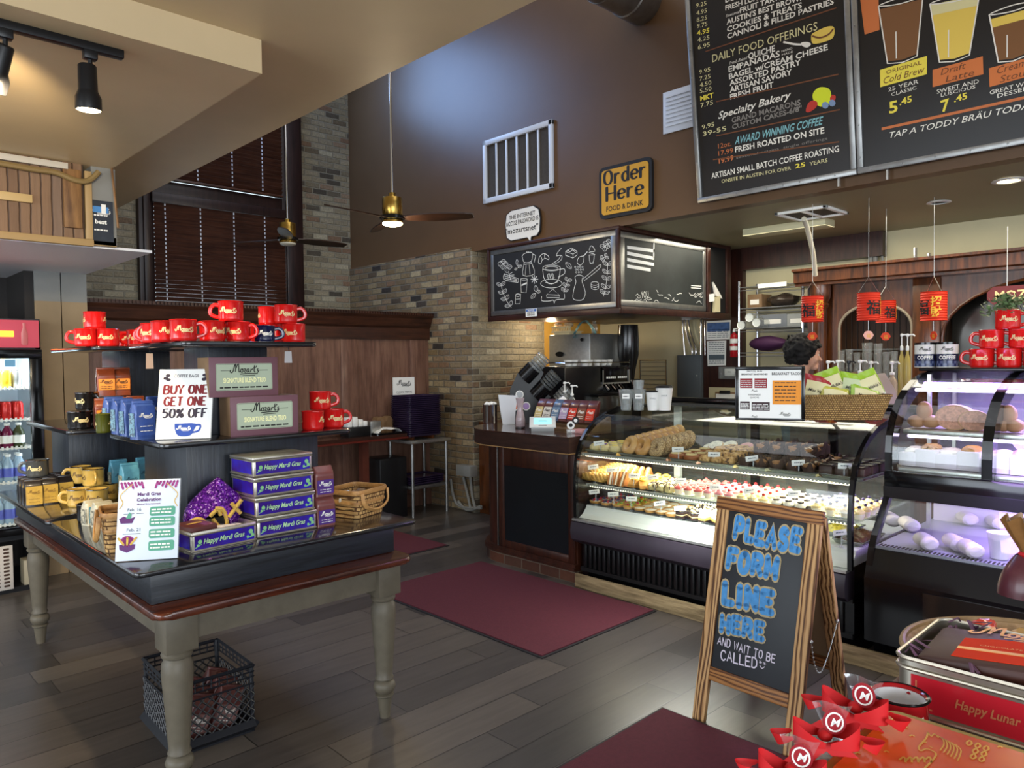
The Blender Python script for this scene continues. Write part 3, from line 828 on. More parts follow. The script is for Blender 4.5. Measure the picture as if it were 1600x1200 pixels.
for y0,y1,z0,z1 in((3.85,5.39,1.985,2.03),(3.85,5.39,2.575,2.62),(3.85,3.90,2.03,2.575),(5.345,5.39,2.03,2.575)):b.box(4.918,4.93,y0,y1,z0,z1,.002)
for x0,x1,z0,z1 in((4.95,6.26,1.995,2.045),(4.95,6.26,2.56,2.61),(4.95,5.0,2.045,2.56),(6.21,6.26,2.045,2.56)):b.box(x0,x1,3.818,3.83,z0,z1,.002)
b.build('aluminium_frames',M_alu,t)
b = MB(); b.M = TB; b.box(4.924,4.93,3.90,5.345,2.03,2.575); b.build('chalkboard',M_chalk,t)
b = MB(); b.M = TB; b.box(5.0,6.21,3.824,3.83,2.045,2.56); b.build('chalkboard',M_chalkd,t)
b = MB(); b.M = TB; b.box(6.32,6.62,3.822,3.829,1.99,2.62); b.build('niche',mat('niche_shade',(14,12,12),.8),t)  # flat plate: shade of the open niche put into its near-black colour
yp_ = Xp(1160.5,500,6.93).y; b = MB(); b.box(6.93,7.0,yp_,4.27,0,2.655); b.box(6.90,7.0,2.45,yp_,Xp(1187,419,6.9).z,2.655); struct(b.build('pillar_far',M_darkwoodv))

# -- back bar
XB = 6.5
t = thing('bar_cabinet','mahogany bar cabinet with arched openings and turned columns','back bar',(XB,1.2,0)); TB = Matrix.Translation(V((-XB,-1.2,0)))
def kb():b = MB(); b.M = TB; return b
b = kb(); b.prism([(6.36,2.17),(6.36,2.19),(6.33,2.20),(6.33,2.285),(6.29,2.295),(6.29,2.315),(6.9,2.315),(6.9,2.17)],-1.6,2.99,'xzy'); b.build('cornice',M_mahog,t)
def arch(y0,y1,spring,rise,n=16):
 return[(y1,spring)]+[((y0+y1)/2+(y1-y0)/2*math.cos(PI*k/n),spring+rise*math.sin(PI*k/n))for k in range(1,n)]+[(y0,spring)]
A1 = (2.08,2.66,1.79,.20); A2 = (.35,1.86,1.70,.42)
def arch_panel(b,ya,yb,A,zt,x0,x1):
 pts = arch(*A)
 q = [(yb,0.95),(yb,zt),(ya,zt),(ya,.95),(A[0],.95)]+pts[::-1]+[(A[1],.95)]
 b.prism(q,x0,x1,'yzx')
b = kb(); arch_panel(b,2.0,2.72,A1,2.17,XB,XB+.05); b.build('arch_panel',M_mahog,t)
b = kb(); arch_panel(b,.25,2.0,A2,2.17,XB,XB+.05); b.build('arch_panel',M_mahog,t)
for A in(A1,A2):
 b = kb(); q = [(A[1],.95)]+arch(*A)+[(A[0],.95)]; b.tube([(XB-.004,y,z)for y,z in q],.012,8); b.build('arch_bead',M_mahog if A is A2 else mat('pale_arch_bead',(150,138,120),.3),t)
for y in(2.80,-.1):
 b = kb(); b.lathe([(.075,.95),(.075,1.0),(.06,1.02),(.055,1.05),(.052,1.95),(.058,1.97),(.075,2.0),(.06,2.02),(.08,2.06),(.085,2.12),(.085,2.17)],20,(XB-.06,y,0)); b.build('column',M_mahog,t)
for y in(1.97,.22):
 b = kb(); b.box(XB-.025,XB,y-.10,y+.10,.95,2.17,.006); b.build('pilaster',M_mahog,t)
b = kb(); b.box(XB+.02,XB+.06,2.68,2.95,.95,2.17); b.build('side_panel',M_mahog,t)
M_bback = grid_mat('dark_beadboard',(1,2),.05,3.0,.006,[(0,srgb((60,40,26))),(1,srgb((78,52,34)))],srgb((24,15,10)),.5,half=False,bump=.4,grain=(30,30,2))
b = kb(); b.box(XB+.30,XB+.32,-1.6,2.9,.95,2.17); b.build('back_boards',M_bback,t)
b = kb(); b.box(XB+.10,XB+.28,2.05,2.68,1.60,1.615); b.build('glass_shelf',M_shelfgl,t)
b = kb(); b.box(XB+.22,XB+.23,.3,1.85,.98,2.14); b.build('mirror',mat('dark_mirror',(60,58,54),.15,.6),t)
b = kb(); b.box(6.15,6.9,-1.6,2.95,0,.90); b.build('base_cabinet',M_mahog,t)
b = kb(); b.box(6.10,6.9,-1.62,2.97,.90,.95,.006); b.build('worktop',M_ctop,t)

# -- wall fittings and signs
def board_thing(name,label,cat,bd,group=None):return thing(name,label,cat,M=bd.M,group=group)
def zz(sc,ox,oy):return lambda x,y:(ox+sc*x,oy+sc*y)
def locate(o,t,M):o.matrix_basis = t.matrix_basis.inverted()@M; return o
WX = XW+.02
bw = Board((WX,4.0,3.0),(-1,0,0))
def box_on(bd,mb,x0,x1,z0,z1,d0,d1,bev=0):mb.box(x0,x1,-d1,-d0,z0,z1,bev); return mb
p0,p1 = bw.uv(757,222),bw.uv(866.5,294); c = V(((p0[0]+p1[0])/2,(p0[1]+p1[1])/2))
t = thing('air_vent','large white return air vent with vertical bars on the brown wall','air vent',M=bw.M@Matrix.Translation((c.x,0,c.y)))
w,h = (p1[0]-p0[0])/2,(p0[1]-p1[1])/2
M_ventw = mat('vent_enamel',(206,212,222),.35)
b = MB()
for a in((-w,w,-h,-h+.05),(-w,w,h-.05,h),(-w,-w+.045,-h,h),(w-.045,w,-h,h)):b.box(a[0],a[1],-.03,0,a[2],a[3],.006)
b.build('frame',M_ventw,t)
for k in range(1,6):
 x = -w+.045+(2*w-.09)*k/6; b = MB(); b.box(x-.010,x+.010,-.02,-.004,-h+.05,h-.05,.003); b.build('bar',M_ventw,t)
b = MB(); b.box(-w+.04,w-.04,-.006,0,-h+.045,h-.045); b.build('filter',mat('vent_filter',(66,60,54),.9,var=.15,vscale=40),t)
p0,p1 = bw.uv(1037,150),bw.uv(1092,192)
t = thing('air_vent','small white louvred vent half hidden behind the menu board','air vent',M=bw.M@Matrix.Translation(((p0[0]+p1[0])/2,0,(p0[1]+p1[1])/2)))
w,h = (p1[0]-p0[0])/2,(p0[1]-p1[1])/2+.02
b = MB(); b.box(-w,w,-.012,0,-h,h,.004); b.build('frame',M_ventw,t)
b = MB()
for i in range(8):
 z = -h+.05+i*(2*h-.1)/7; b.box(-w+.03,w-.03,-.02,-.012,z,z+.012)
b.build('louvres',M_ventw,t)
q = [bw.uv(*p)for p in((939,264),(1022,245),(1023,331),(939.5,343))]
cx = sum(p[0]for p in q)/4; cz = sum(p[1]for p in q)/4; w = (q[1][0]-q[0][0])/2*.99; h = (q[0][1]-q[3][1]+q[1][1]-q[2][1])/4
t = thing('order_sign','mustard sign with black border reading Order Here, Food and Drink','sign',M=bw.M@Matrix.Translation((cx,0,cz)))
b = MB(); b.prism(rrect(-w,w,-h,h,.05,5),-.03,0,'xzy'); b.build('border',M_ink,t)
b = MB(); b.prism(rrect(-w+.03,w-.03,-h+.03,h-.03,.03,5),-.035,-.02,'xzy'); b.build('face',mat('mustard_paint',(196,144,34),.5),t)
b = MB(); pen_text(b,'Order',0,h*.30,h*.52,w*1.55,pen=1.4,peny=.65,serif=.6,z=.0365,align='c'); pen_text(b,'Here',0,-h*.33,h*.52,w*1.35,pen=1.4,peny=.65,serif=.6,z=.0365,align='c')
put_text(b,'FOOD & DRINK',0,-h*.74,h=h*.2,w=w*1.4,align='c',z=.0365,bold=.01); b.build('lettering',M_ink,t)
bs = Board((4.955,5.15,2.66),(-1,0,0)); g = zz(.2875,700,180)
t = board_thing('wifi_sign','white speech bubble sign with the internet password on the chalkboard box','sign',bs)
def bub(s):
 P = [(345,520),(470,490),(500,510),(508,560),(505,630),(490,655),(458,664),(455,692),(438,668),(345,686),(322,670),(315,600),(320,545)]
 c = V((412,585)); return[bs.uv(*g(*(c+(V(p)-c)*s)))for p in P]
b = MB(); b.prism(bub(1.0),-.012,0,'xzy'); b.build('border',M_ink,t)
b = MB(); b.prism(bub(.955),-.014,-.005,'xzy'); b.build('face',M_card,t)
b = MB()
for s,a,e,hp in(('THE INTERNET',(338,570),(480,540),22),('ACCESS PASSWORD IS',(322,608),(498,568),24),('"mozartsnet"',(320,650),(496,618),30)):text_px(b,bs,s,g(*a),g(*e),hp*.2875,z=.0155,bold=.012)
b.build('lettering',M_ink,t)
bn = Board((4.90,5.0,1.95),(-1,0,0)); q = [bn.uv(*p)for p in((822,483),(839,480),(839.5,494),(822.5,497))]
t = board_thing('notice_sign','small white notice with blue heading under the chalkboard with cup drawings','sign',bn)
x0,x1,z0,z1 = q[0][0],q[1][0],q[2][1],q[0][1]
b = MB(); b.box(x0,x1,-.005,0,z0,z1); b.build('card',M_white,t)
b = MB(); b.quad2(x0+.004,x1-.004,z1-(z1-z0)*.38,z1-.004,.006); b.build('heading',mat('notice_blue',(60,100,170),.5),t)
b = MB(); put_text(b,'NOTICE',(x0+x1)/2,z1-(z1-z0)*.33,h=(z1-z0)*.22,align='c',z=.007,bold=.02); b.build('lettering',M_white,t)
b = MB(); print_lines(b,x0+.02,x1-.02,[z0+(z1-z0)*k for k in(.46,.34,.22,.12)],(z1-z0)*.06,.007); b.build('lettering',M_ink,t)
CHB = next(o for o in bpy.data.objects if o.name=='chalkboard_box')
bc = Board((4.924,4.6,2.3),(-1,0,0))
b = MB(); b.M = None
def dr(pts,w=.006,sm=True,closed=False):
 q = [bc.uv(*g(*p))for p in pts]
 if sm and len(q)>2:q = [tuple(p)for p in smooth2([V(p)for p in q],3,closed)]
 b.stroke(q,w*.72,z=.001+.00005*rnd.random(),caps=False,closed=closed)
def ell(cx,cy,rx,ry,w=.006,n=12):dr([(cx+rx*math.cos(2*PI*k/n),cy+ry*math.sin(2*PI*k/n))for k in range(n)],w,True,True)
ell(563,830,48,16); ell(563,832,36,10); dr([(515,835),(522,885),(545,912),(580,912),(603,885),(611,830)],.008); dr([(608,838),(632,835),(634,860),(600,880)],.008)
ell(562,915,58,24,.006); dr([(530,908),(562,918),(598,905)])
dr([(565,808),(600,785),(612,760),(590,765),(597,745),(618,722)],.007); dr([(575,812),(612,790),(620,765),(602,762)],.006)
put_logo(b,*bc.uv(*g(560,888)),.085,z=.0015,line=False,bar=False)if False else None
dr([(545,890),(542,868),(552,862),(556,885),(566,860),(572,870),(570,888),(578,880)],.008)
dr([(402,770),(415,752),(452,745),(462,760)],.007); dr([(405,772),(415,800),(452,795),(460,760)],.007); dr([(415,800),(408,870),(470,862),(452,796)],.007); dr([(412,812),(456,806)]); dr([(462,755),(476,765),(468,800)],.008); dr([(425,815),(420,868)]); dr([(442,812),(446,866)]); ell(433,744,6,4)
dr([(492,800),(498,770),(520,752),(545,765),(548,785),(530,778),(512,788),(505,808)],.007,True,True); dr([(505,765),(512,785)]); dr([(525,755),(526,778)])
dr([(640,740),(672,722),(702,740),(702,760),(680,776),(640,762)],.007,False,True); dr([(640,742),(680,755),(702,742)],.006,False); dr([(680,755),(680,774)]); dr([(650,732),(664,742),(676,732),(690,742)],.009)
dr([(758,742),(738,765)],.012); dr([(738,765),(712,772),(702,800),(718,815),(735,800),(740,770)],.007)
for k in range(11):ell(692+(k%4)*13+(k//4)*3,825+(k//4)*14,4,4,.004,6)
dr([(768,735),(775,712),(788,715),(798,740),(765,745),(800,758),(766,760)],.007); dr([(768,760),(772,800),(790,798),(796,756)],.007); dr([(772,805),(792,803)],.008)
dr([(395,895),(398,962),(425,965),(432,890)],.006,False); ell(413,892,18,5); dr([(400,925),(428,912)],.02)
dr([(368,975),(366,1025),(392,1024),(396,972)],.007,False,True); ell(380,978,12,8); dr([(370,1000),(394,998)])
dr([(690,880),(712,868),(735,878),(728,900),(746,960),(735,1000),(705,1006),(680,995),(684,950),(696,905)],.007,True,True); dr([(735,890),(805,830),(828,812),(822,835),(740,900)],.006,True)
ell(798,915,20,10); dr([(778,918),(780,940),(800,948),(818,940),(818,916)],.006); dr([(780,930),(800,938),(818,928)])
dr([(536,975),(570,945),(606,978)],.008,False,True); dr([(536,978),(537,992),(606,992),(606,978)],.008,False); dr([(510,985),(510,1008),(550,1010),(572,1005),(578,1022),(584,1005),(612,1000),(632,998),(632,970)],.008)
for k in range(4):dr([(305+k*2,862+k*12),(372+k*2,885+k*8)],.007,False)
dr([(330,855),(345,905)],.008); dr([(350,853),(330,870),(360,868)],.007); ell(306,880,5,14); ell(378,898,5,12)
for k in range(8):dr([(470,892),(470+20*math.cos(k*PI/4),892+24*math.sin(k*PI/4))],.009,False)
def leaf(x,y,ax,ay,w=9):
 L = math.hypot(ax,ay); nx,ny = -ay/L*w,ax/L*w
 dr([(x,y),(x+ax*.5+nx,y+ay*.5+ny),(x+ax,y+ay),(x+ax*.5-nx,y+ay*.5-ny)],.005,True,True); dr([(x,y),(x+ax*.9,y+ay*.9)],.004)
def sprig(pts,n,L=30,w=9):
 dr(pts,.006); q = smooth2([V(p)for p in pts],6)
 for k in range(n):
  p = q[int((k+.6)/n*(len(q)-1))]; d = (q[min(len(q)-1,int((k+.6)/n*(len(q)-1))+1)]-p).normalized()
  for sgn in(-1,1):leaf(p.x,p.y,(d.x*.6-d.y*sgn*.8)*L,(d.y*.6+d.x*sgn*.8)*L,w)
sprig([(845,985),(858,930),(866,860),(868,800)],5,34); sprig([(345,1045),(320,1010),(298,960),(288,915)],4,30); sprig([(285,790),(300,810),(330,835)],3,28,12); sprig([(890,690),(868,700),(845,720)],3,26,11); sprig([(630,965),(640,930),(655,890)],3,24,8); leaf(640,800,32,34,12)
leaf(480,960,-4,-34,11); leaf(476,968,-24,28,10); leaf(486,966,14,-14,9); leaf(380,820,-6,-36,8); leaf(380,828,22,-12,7); leaf(376,832,-14,8,6); sprig([(825,785),(845,775),(865,765)],2,20,8)
M_chalkw = mat('white_chalk',(214,214,210),.9)
locate(b.build('chalk_drawing',M_chalkw,CHB),CHB,bc.M)
bc2 = Board((5.6,3.824,2.3),(0,-1,0)); b = MB()
for a,e in(((972,718),(1120,738)),((972,750),(1118,778)),((972,784),(1118,812)),((972,820),(1100,842))):
 b.stroke([bc2.uv(*g(*a)),bc2.uv(*g(*e))],.028,z=.003,caps=False)
b.stroke([bc2.uv(*g(1118,685)),bc2.uv(*g(1116,778))],.016,z=.003,caps=False)
locate(b.build('white_rail',M_white,CHB),CHB,bc2.M)
b = MB()
for s,a,e,hp in(('YOU',(1050,995),(1090,990),38),):text_px(b,bc2,s,g(*a),g(*e),hp*.2875,z=.002)
r = random.Random(3)
for k in range(26):
 x,y = r.uniform(980,1370),r.uniform(955,1020); q = [bc2.uv(*g(x+i*9,y+r.uniform(-9,9)))for i in range(r.randint(2,5))]
 b.stroke(q,.006,z=.002,caps=False)
for y in(926,938):b.stroke([bc2.uv(*g(1320,y)),bc2.uv(*g(1376,y+4))],.008,z=.002,caps=False)
locate(b.build('chalk_writing',M_chalkw,CHB),CHB,bc2.M)
bn2 = Board((6.5,3.82,2.1),(0,-1,0))
def flat_item(name,label,cat,bd,pts,d,m,extra=None):
 t = thing(name,label,cat,M=bd.M); b = MB(); b.prism([bd.uv(*p)for p in pts],-d,0,'xzy'); b.build('body',m,t); return t
flat_item('paper_sheet','curled white paper in the niche beside the right chalkboard','paper',bn2,[(1112,441),(1124,462),(1126,467),(1116,462)],.02,M_card)
flat_item('switch_box','small white switch box on the post beside the right chalkboard','switch',bn2,[(1106,460),(1112,459),(1112,471),(1106,472)],.03,M_white)
flat_item('carton','narrow cream carton in the niche beside the right chalkboard','carton',bn2,[(1114,465),(1121,463),(1121,488),(1113,488)],.03,M_cream)

# -- hand-painted menu boards
up = V((-.113,0,1)).normalized(); nrm = V((-1,0,-.113)).normalized()
bm_ = Board((4.913,3.05,2.71),nrm,up); m = zz(.3375,1060,0)
M_menu = mat('menu_black',(26,22,20),.38,var=.25,vscale=3)
CHK = {k:mat('menu_'+k,c,.8)for k,c in dict(white=(226,220,206),cream=(214,204,150),yellow=(226,206,74),teal=(122,172,176),orange=(190,108,62),grey=(128,122,114),brown=(110,66,38),red=(180,52,40),lemon=(206,214,40),blue=(120,140,170),rust=(200,112,58),amber=(120,80,44),gold=(222,190,84)).items()}
def menu(label,xl,xr,lines,draw):
 t = thing('menu_board',label,'menu board',M=bm_.M)
 zt = 1.75
 for nm,(a,c,z0,z1,d)in(('panel',(xl,xr,0,zt,.012)),):b = MB(); b.box(a,c,-d,.02,z0,z1); b.build(nm,M_menu,t)
 b = MB(); f = .036
 for a,c,z0,z1 in((xl,xr,0,f),(xl,xl+f,f,zt),(xr-f,xr,f,zt),(xl,xr,zt-f,zt)):b.box(a,c,-.026,.02,z0,z1,.003)
 for k in range(9):b.ball((xl+f/2,-.026,.1+k*.2),.006,seg=6,rings=4); b.ball((xl+.08+k*(xr-xl-.1)/9,-.026,f/2),.006,seg=6,rings=4)
 b.build('aluminium_frame',M_alu,t)
 by = {}
 for ln in lines:
  k,s,a,e,hp = ln[:5]; mb = by.setdefault(k,MB())
  text_px(mb,bm_,s,m(*a),m(*e),hp*.3375*.83,z=.0135,**(ln[5]if len(ln)>5 else{}))
 draw(by)
 for k,mb in by.items():mb.build('lettering' if k not in('brown','amber','gold','lemon','rust')else 'painting',CHK[k],t)
B = dict(bold=.022)
L1 = []
for s,y0 in(('9.25',38),('4.95',72),('8.25',104),('9.75',133)):L1.append(('cream',s,(86+(y0-38)*.05,y0),(134+(y0-38)*.05,y0-13),24))
L1+=[('yellow','4.95',(90,166),(148,151),26,B),('cream','4.25',(93,197),(148,183),24),('cream','6.95',(95,231),(150,216),25),('cream','9.95',(101,345),(152,331),24),('cream','7.25',(103,376),(153,362),24),('cream','4.50',(104,405),(157,391),24),('cream','5.50',(104,433),(158,419),24),('yellow','MKT',(106,469),(168,452),28,B),('cream','7.75',(108,500),(165,484),26),('cream','9.95',(114,600),(171,585),25),('cream','39-55',(118,632),(226,604),26),('white','DESSERT CAKES',(222,14),(470,-66),28,B),('white','FRESH LOAVES',(222,50),(420,-14),28,B),('white','Seasonal',(224,82),(286,62),16,dict(shear=.3)),('white','FRUIT TARTS',(290,62),(484,-2),30,B),('white',"AUSTIN'S BEST BROWNIES",(228,116),(640,-18),30,B),('white','COOKIES & TREATS',(230,150),(576,37),30,B),('white','CANNOLI & FILLED PASTRIES',(231,182),(724,20),30,B),('cream','DAILY FOOD OFFERINGS',(162,290),(648,140),44),('white','Fresh-Baked',(240,302),(320,276),18,dict(shear=.4)),('white','QUICHE',(328,276),(452,238),34,B),('white','EMPANADAS',(237,335),(474,262),32,B),('white','HAND',(482,244),(532,229),12),('white','MADE',(484,260),(534,245),12),('white','BAGEL w/CREAM CHEESE',(239,368),(696,232),31,B),('white','ASSORTED PASTRY',(242,399),(572,300),31,B),('white','ARTISAN SAVORY',(243,430),(530,346),31,B),('white','FRESH FRUIT',(245,462),(445,404),30,B),('white','Specialty Bakery',(188,552),(520,456),40,dict(shear=.35,bold=.015)),('grey','GRAND MACARONS',(252,570),(570,486),30,B),('grey','CUSTOM CAKES-6/8"',(254,600),(576,513),28,B),('teal','AWARD WINNING COFFEE',(265,670),(668,577),42,dict(shear=.25,bold=.02)),('white','FRESH ROASTED ON SITE',(267,706),(680,617),32,B),('orange','12oz.',(189,689),(250,675),28),('orange','17.99',(190,722),(258,707),28),('orange','19.99',(192,758),(261,741),28,B),('grey','seasonal origins  single offerings',(272,736),(694,646),14),('white','ARTISAN SMALL BATCH COFFEE ROASTING',(158,828),(748,702),32,dict(bold=.012)),('cream','ONSITE IN AUSTIN FOR OVER',(205,848),(525,786),20),('yellow','25',(545,780),(592,770),24,B),('cream','YEARS',(612,768),(695,750),22)]
def st(mb,pts,w,sm=True,closed=False,z=.0135):
 q = [bm_.uv(*m(*p))for p in pts]
 if sm and len(q)>2:q = [tuple(p)for p in smooth2([V(p)for p in q],4,closed)]
 mb.stroke(q,w,z=z+rnd.random()*.0003,caps=False,closed=closed)
def pg(mb,pts,z=.0132,sm=False):
 q = [bm_.uv(*m(*p))for p in pts]
 if sm:q = [tuple(p)for p in smooth2([V(p)for p in q],4,True)]
 mb.poly2(q,z)
def draw1(by):
 o_ = by.setdefault('brown',MB())
 for a,e in(((130,240),(735,38)),((180,472),(745,345)),((180,630),(752,508)),((165,740),(748,657))):st(o_,[a,e],.008)
 gd = by.setdefault('gold',MB()); pg(gd,[(620,165),(640,148),(690,126),(724,128),(722,172),(690,192),(628,204)],sm=True)
 st(by['brown'],[(624,168),(660,176),(700,160),(722,134)],.01,z=.0142); st(by['white'],[(490,196),(540,206),(575,208)],.012); pg(by['white'],[(572,200),(600,196),(618,206),(600,222),(578,214)],sm=True)
 pg(by.setdefault('lemon',MB()),[(625,452),(632,425),(660,405),(700,412),(712,445),(700,482),(665,495),(640,480)],sm=True)
 pg(by.setdefault('red',MB()),[(594,515),(605,480),(628,466),(648,476),(640,500),(610,520)],sm=True,z=.0136)
 for x,y in((684,488),(716,478)):pg(by.setdefault('blue',MB()),[(x+16*math.cos(k*.7),y+16*math.sin(k*.7))for k in range(9)],z=.0138)
 pg(by['red'],[(706,456),(716,440),(732,446),(728,466),(712,470)],z=.0137,sm=True)
L2 = [('brown','ORIGINAL',(966,345),(1130,299),22),('brown','Cold Brew',(950,391),(1138,338),38,dict(shear=.3)),('white','25 YEAR',(975,426),(1115,387),24),('white','CLASSIC',(990,447),(1106,414),20),('yellow','5',(980,527),(1020,517),66,B),('yellow','.45',(1028,488),(1085,472),36,B),('brown','Draft',(1218,350),(1330,318),36,dict(shear=.3)),('brown','Latte',(1240,382),(1370,350),36,dict(shear=.3)),('white','SWEET AND',(1200,436),(1394,386),24),('white','LUSCIOUS',(1219,450),(1378,410),20),('yellow','7',(1222,520),(1262,508),66,B),('yellow','.45',(1280,474),(1341,458),36,B),('brown','Cream',(1474,346),(1612,305),40,dict(shear=.3)),('brown','Stout',(1490,385),(1630,345),38,dict(shear=.3)),('white','GREAT WITH',(1445,440),(1660,385),24),('white','DESSERT',(1480,455),(1650,412),24),('white','TAP A TODDY BRÄU TODAY',(975,642),(1662,496),34,dict(shear=.3))]
def draw2(by):
 ye = by['yellow']; pg(ye,[(937,325),(1155,260),(1153,345),(938,405)],.0128)
 ru = by.setdefault('rust',MB())
 pg(ru,[(1180,325),(1412,262),(1415,345),(1180,405)],.0128); pg(ru,[(1440,318),(1660,258),(1660,345),(1444,404)],.0128); pg(ru,[(846,0),(930,0),(935,140),(866,162)],.0128)
 st(by.setdefault('orange',MB()),[(945,598),(1680,437)],.016)
 def glass(tl,tr,bl,br,fill,lvl,foam=None):
  f = lambda p,q,k:(p[0]+(q[0]-p[0])*k,p[1]+(q[1]-p[1])*k)
  a,c = f(tl,bl,lvl),f(tr,br,lvl); e,h = f(tl,bl,.96),f(tr,br,.96)
  pg(by.setdefault(fill,MB()),[a,f(a,c,.5),c,h,(f(e,h,.5)[0],f(e,h,.5)[1]+10),e],.0128)
  if foam:k1,k2 = f(tl,bl,lvl+.18),f(tr,br,lvl+.18); pg(by.setdefault(foam,MB()),[a,c,k2,k1],.0132)
  st(by['white'],[tl,bl,(f(bl,br,.5)[0],f(bl,br,.5)[1]+12),br,tr],.007,False)
  st(by['white'],[tl,(f(tl,tr,.5)[0],f(tl,tr,.5)[1]+14),tr,(f(tl,tr,.5)[0],f(tl,tr,.5)[1]-14)],.006,True,True)
  u = f(tl,bl,.5); st(by['white'],[f(u,f(tr,br,.5),.35),f(f(bl,br,.35),u,.1)],.006,False)
 glass((930,30),(1136,-20),(972,296),(1108,262),'amber',.06); glass((1168,20),(1398,-30),(1212,290),(1350,258),'gold',.02,'cream'); glass((1442,70),(1660,10),(1484,290),(1620,255),'amber',.1,'gold')
pL = bm_.uv(1093,318)[0]; pS = bm_.uv(*m(835,815))[0]
menu('hand-painted menu board listing pastries, daily food offerings and coffee',pL,pS-.003,L1,draw1)
menu('hand-painted menu board with three glasses of cold coffee',pS+.003,pS+1.75,L2,draw2)
for x,y,s in((1310,287,'left'),(1386,275,'right')):
 b = MB(); p = bm_.pt(x,y-10); b.box(-.02,.0,-.006,.006,-.06,0); tag(b.build('menu_bracket',M_steel,None,p+V((.02,0,0))),'small metal bracket under the bottom rail of the %s menu board'%s,'bracket')

# -- ceiling fans, lamps, duct
M_blade = wood('walnut_blade',(24,13,8),(54,32,20),.35,(3,30,30))
def fan(c,az,label,lit):
 t = thing('ceiling_fan',label,'ceiling fan',c)
 b = MB(); b.tube([(0,0,.12),(0,0,6.2-c[2])],.011,10); b.build('downrod',M_chrome,t)
 b = MB(); b.lathe([(.022,.125),(.028,.12),(.028,.09),(.03,.085),(.078,.082),(.08,.078),(.08,-.05),(.077,-.055)],28); b.build('motor_housing',M_brass,t)
 b = MB(); b.lathe([(.072,-.055),(.10,-.06),(.10,-.085),(.075,-.092)],28); b.build('blade_hub',M_gloss,t)
 b = MB(); b.lathe([(.08,-.092),(.082,-.098),(.082,-.108),(.078,-.112)],28); b.build('light_ring',M_brass,t)
 b = MB(); b.lathe([(.078,-.110),(.076,-.124),(.05,-.135),(0,-.138)],24,cap=False); b.build('lamp_glass',M_bulb if lit else mat('unlit_lamp_glass',(214,208,190),.4),t)
 for k in range(3):
  b = MB(); prof = [(.07,.028),(.16,.05),(.30,.066),(.45,.064),(.58,.05),(.64,.034)]
  for s in(1,):
   up = [(r,w)for r,w in prof]; dn = [(r,-w)for r,w in prof[::-1]]
   b.prism(up+dn,-.006,.004)
  for v in b.bm.verts:v.co.z-=v.co.y*.24
  b.build('blade',M_blade,t,(0,0,-.074),(0,0,az+k*2*PI/3))
 return t
camr = math.atan2(-.694,.72)
c = Dp(613,326,5.8); fan(c,camr-.12,'brass ceiling fan with lit lamp in front of the brown wall',True)
lamp('fan_lamp','POINT',(c.x,c.y,c.z-.2),14,WARM,.07)
c = Dp(449.5,362,7.3); fan(c,camr+.75,'brass ceiling fan with unlit lamp in front of the window bay',False)
t = thing('track_light','black track with two cylinder spotlights on the tan soffit','track light',(0,2.975,ZS))
b = MB(); b.box(-.6,.90,-.017,.017,-.03,0,.003); b.build('track',M_black,t)
def head(px,py,tilt,on):
 x = Zp(px,py,ZS-.03).x; h = thing('x',None,None); bpy.data.objects.remove(h)
 b = MB(); b.box(x-.022,x+.022,-.018,.018,-.06,-.028,.004); b.tube([(x,0,-.06),(x,0,-.11)],.008,8); b.build('adapter',M_black,t)
 b = MB(); b.M = Matrix.Translation((x-.01,0,-.11))@Euler(tilt).to_matrix().to_4x4(); b.lathe([(.026,.03),(.03,.025),(.032,-.06),(.034,-.065),(.043,-.085),(.043,-.125),(.040,-.128)],20); hd = b.build('lamp_head',M_black,t)
 b = MB(); b.M = Matrix.Translation((x-.01,0,-.11))@Euler(tilt).to_matrix().to_4x4(); b.lathe([(.0405,-.1275),(.03,-.131),(0,-.132)],16,cap=False); b.build('bulb',M_bulb if on else M_gloss,hd)
 return x
x = head(150,70,(.06,-.02,0),True); lamp('track_spot','SPOT',(x,2.97,ZS-.27),55,WARM,.04,target=(1.15,3.9,.8),spot=1.5)
x = head(13,38,(.45,.2,0),False); lamp('track_spot_side','SPOT',(x+.02,2.93,ZS-.27),45,WARM,.04,target=(.2,4.6,2.4),spot=1.6)
lamp('shelf_track_spot','SPOT',(-.25,3.0,ZS-.25),70,WARM,.05,target=(1.0,4.5,.85),spot=.7)
KZ = 2.655
def can_light(px,py,label,on=False,r=.075):
 p = Zp(px,py,KZ); t = thing('recessed_light',label,'ceiling light',p)
 b = MB(); b.lathe([(r*.72,-.002),(r,-.002),(r+.006,-.008),(r*.72,-.012)],24,cap=False); b.build('trim_ring',M_white,t)
 b = MB(); b.lathe([(r*.72,-.004),(0,-.0045)],20,cap=False); b.build('lens',M_bulb if on else mat('recess_dark',(40,36,30),.5),t)
can_light(1576,281,'white recessed ceiling light near the right menu board',True,.09); can_light(1467,315,'dark recessed ceiling light above the back bar',False); can_light(1176,358.5,'round recessed ceiling light at the end of the long white box',True,.07)
p = Zp(1268,332,KZ); t = thing('ceiling_vent','square white ceiling vent with a white hose hanging from it','ceiling vent',p)
b = MB()
for a in((-.2,.2,-.2,-.17),(-.2,.2,.17,.2),(-.2,-.17,-.2,.2),(.17,.2,-.2,.2),(-.17,.17,-.012,.012)):b.box(a[0],a[1],a[2],a[3],-.02,0,.003)
b.build('frame',M_white,t)
b = MB(); b.box(-.17,.17,-.17,.17,-.006,0); b.build('opening',mat('vent_dark',(70,66,58),.7),t)
b = MB(); pts = [Dp(x,y,5.35+k*.12)-p for k,(x,y)in enumerate(((1256,342),(1261,356),(1267,380),(1271,400),(1274,430)))]; b.tube(smooth2(pts,4),.018,10); b.build('hose',mat('white_hose',(206,200,178),.5),t)
p,q = Zp(1162,366,KZ-.04),Zp(1299,350,KZ-.04)
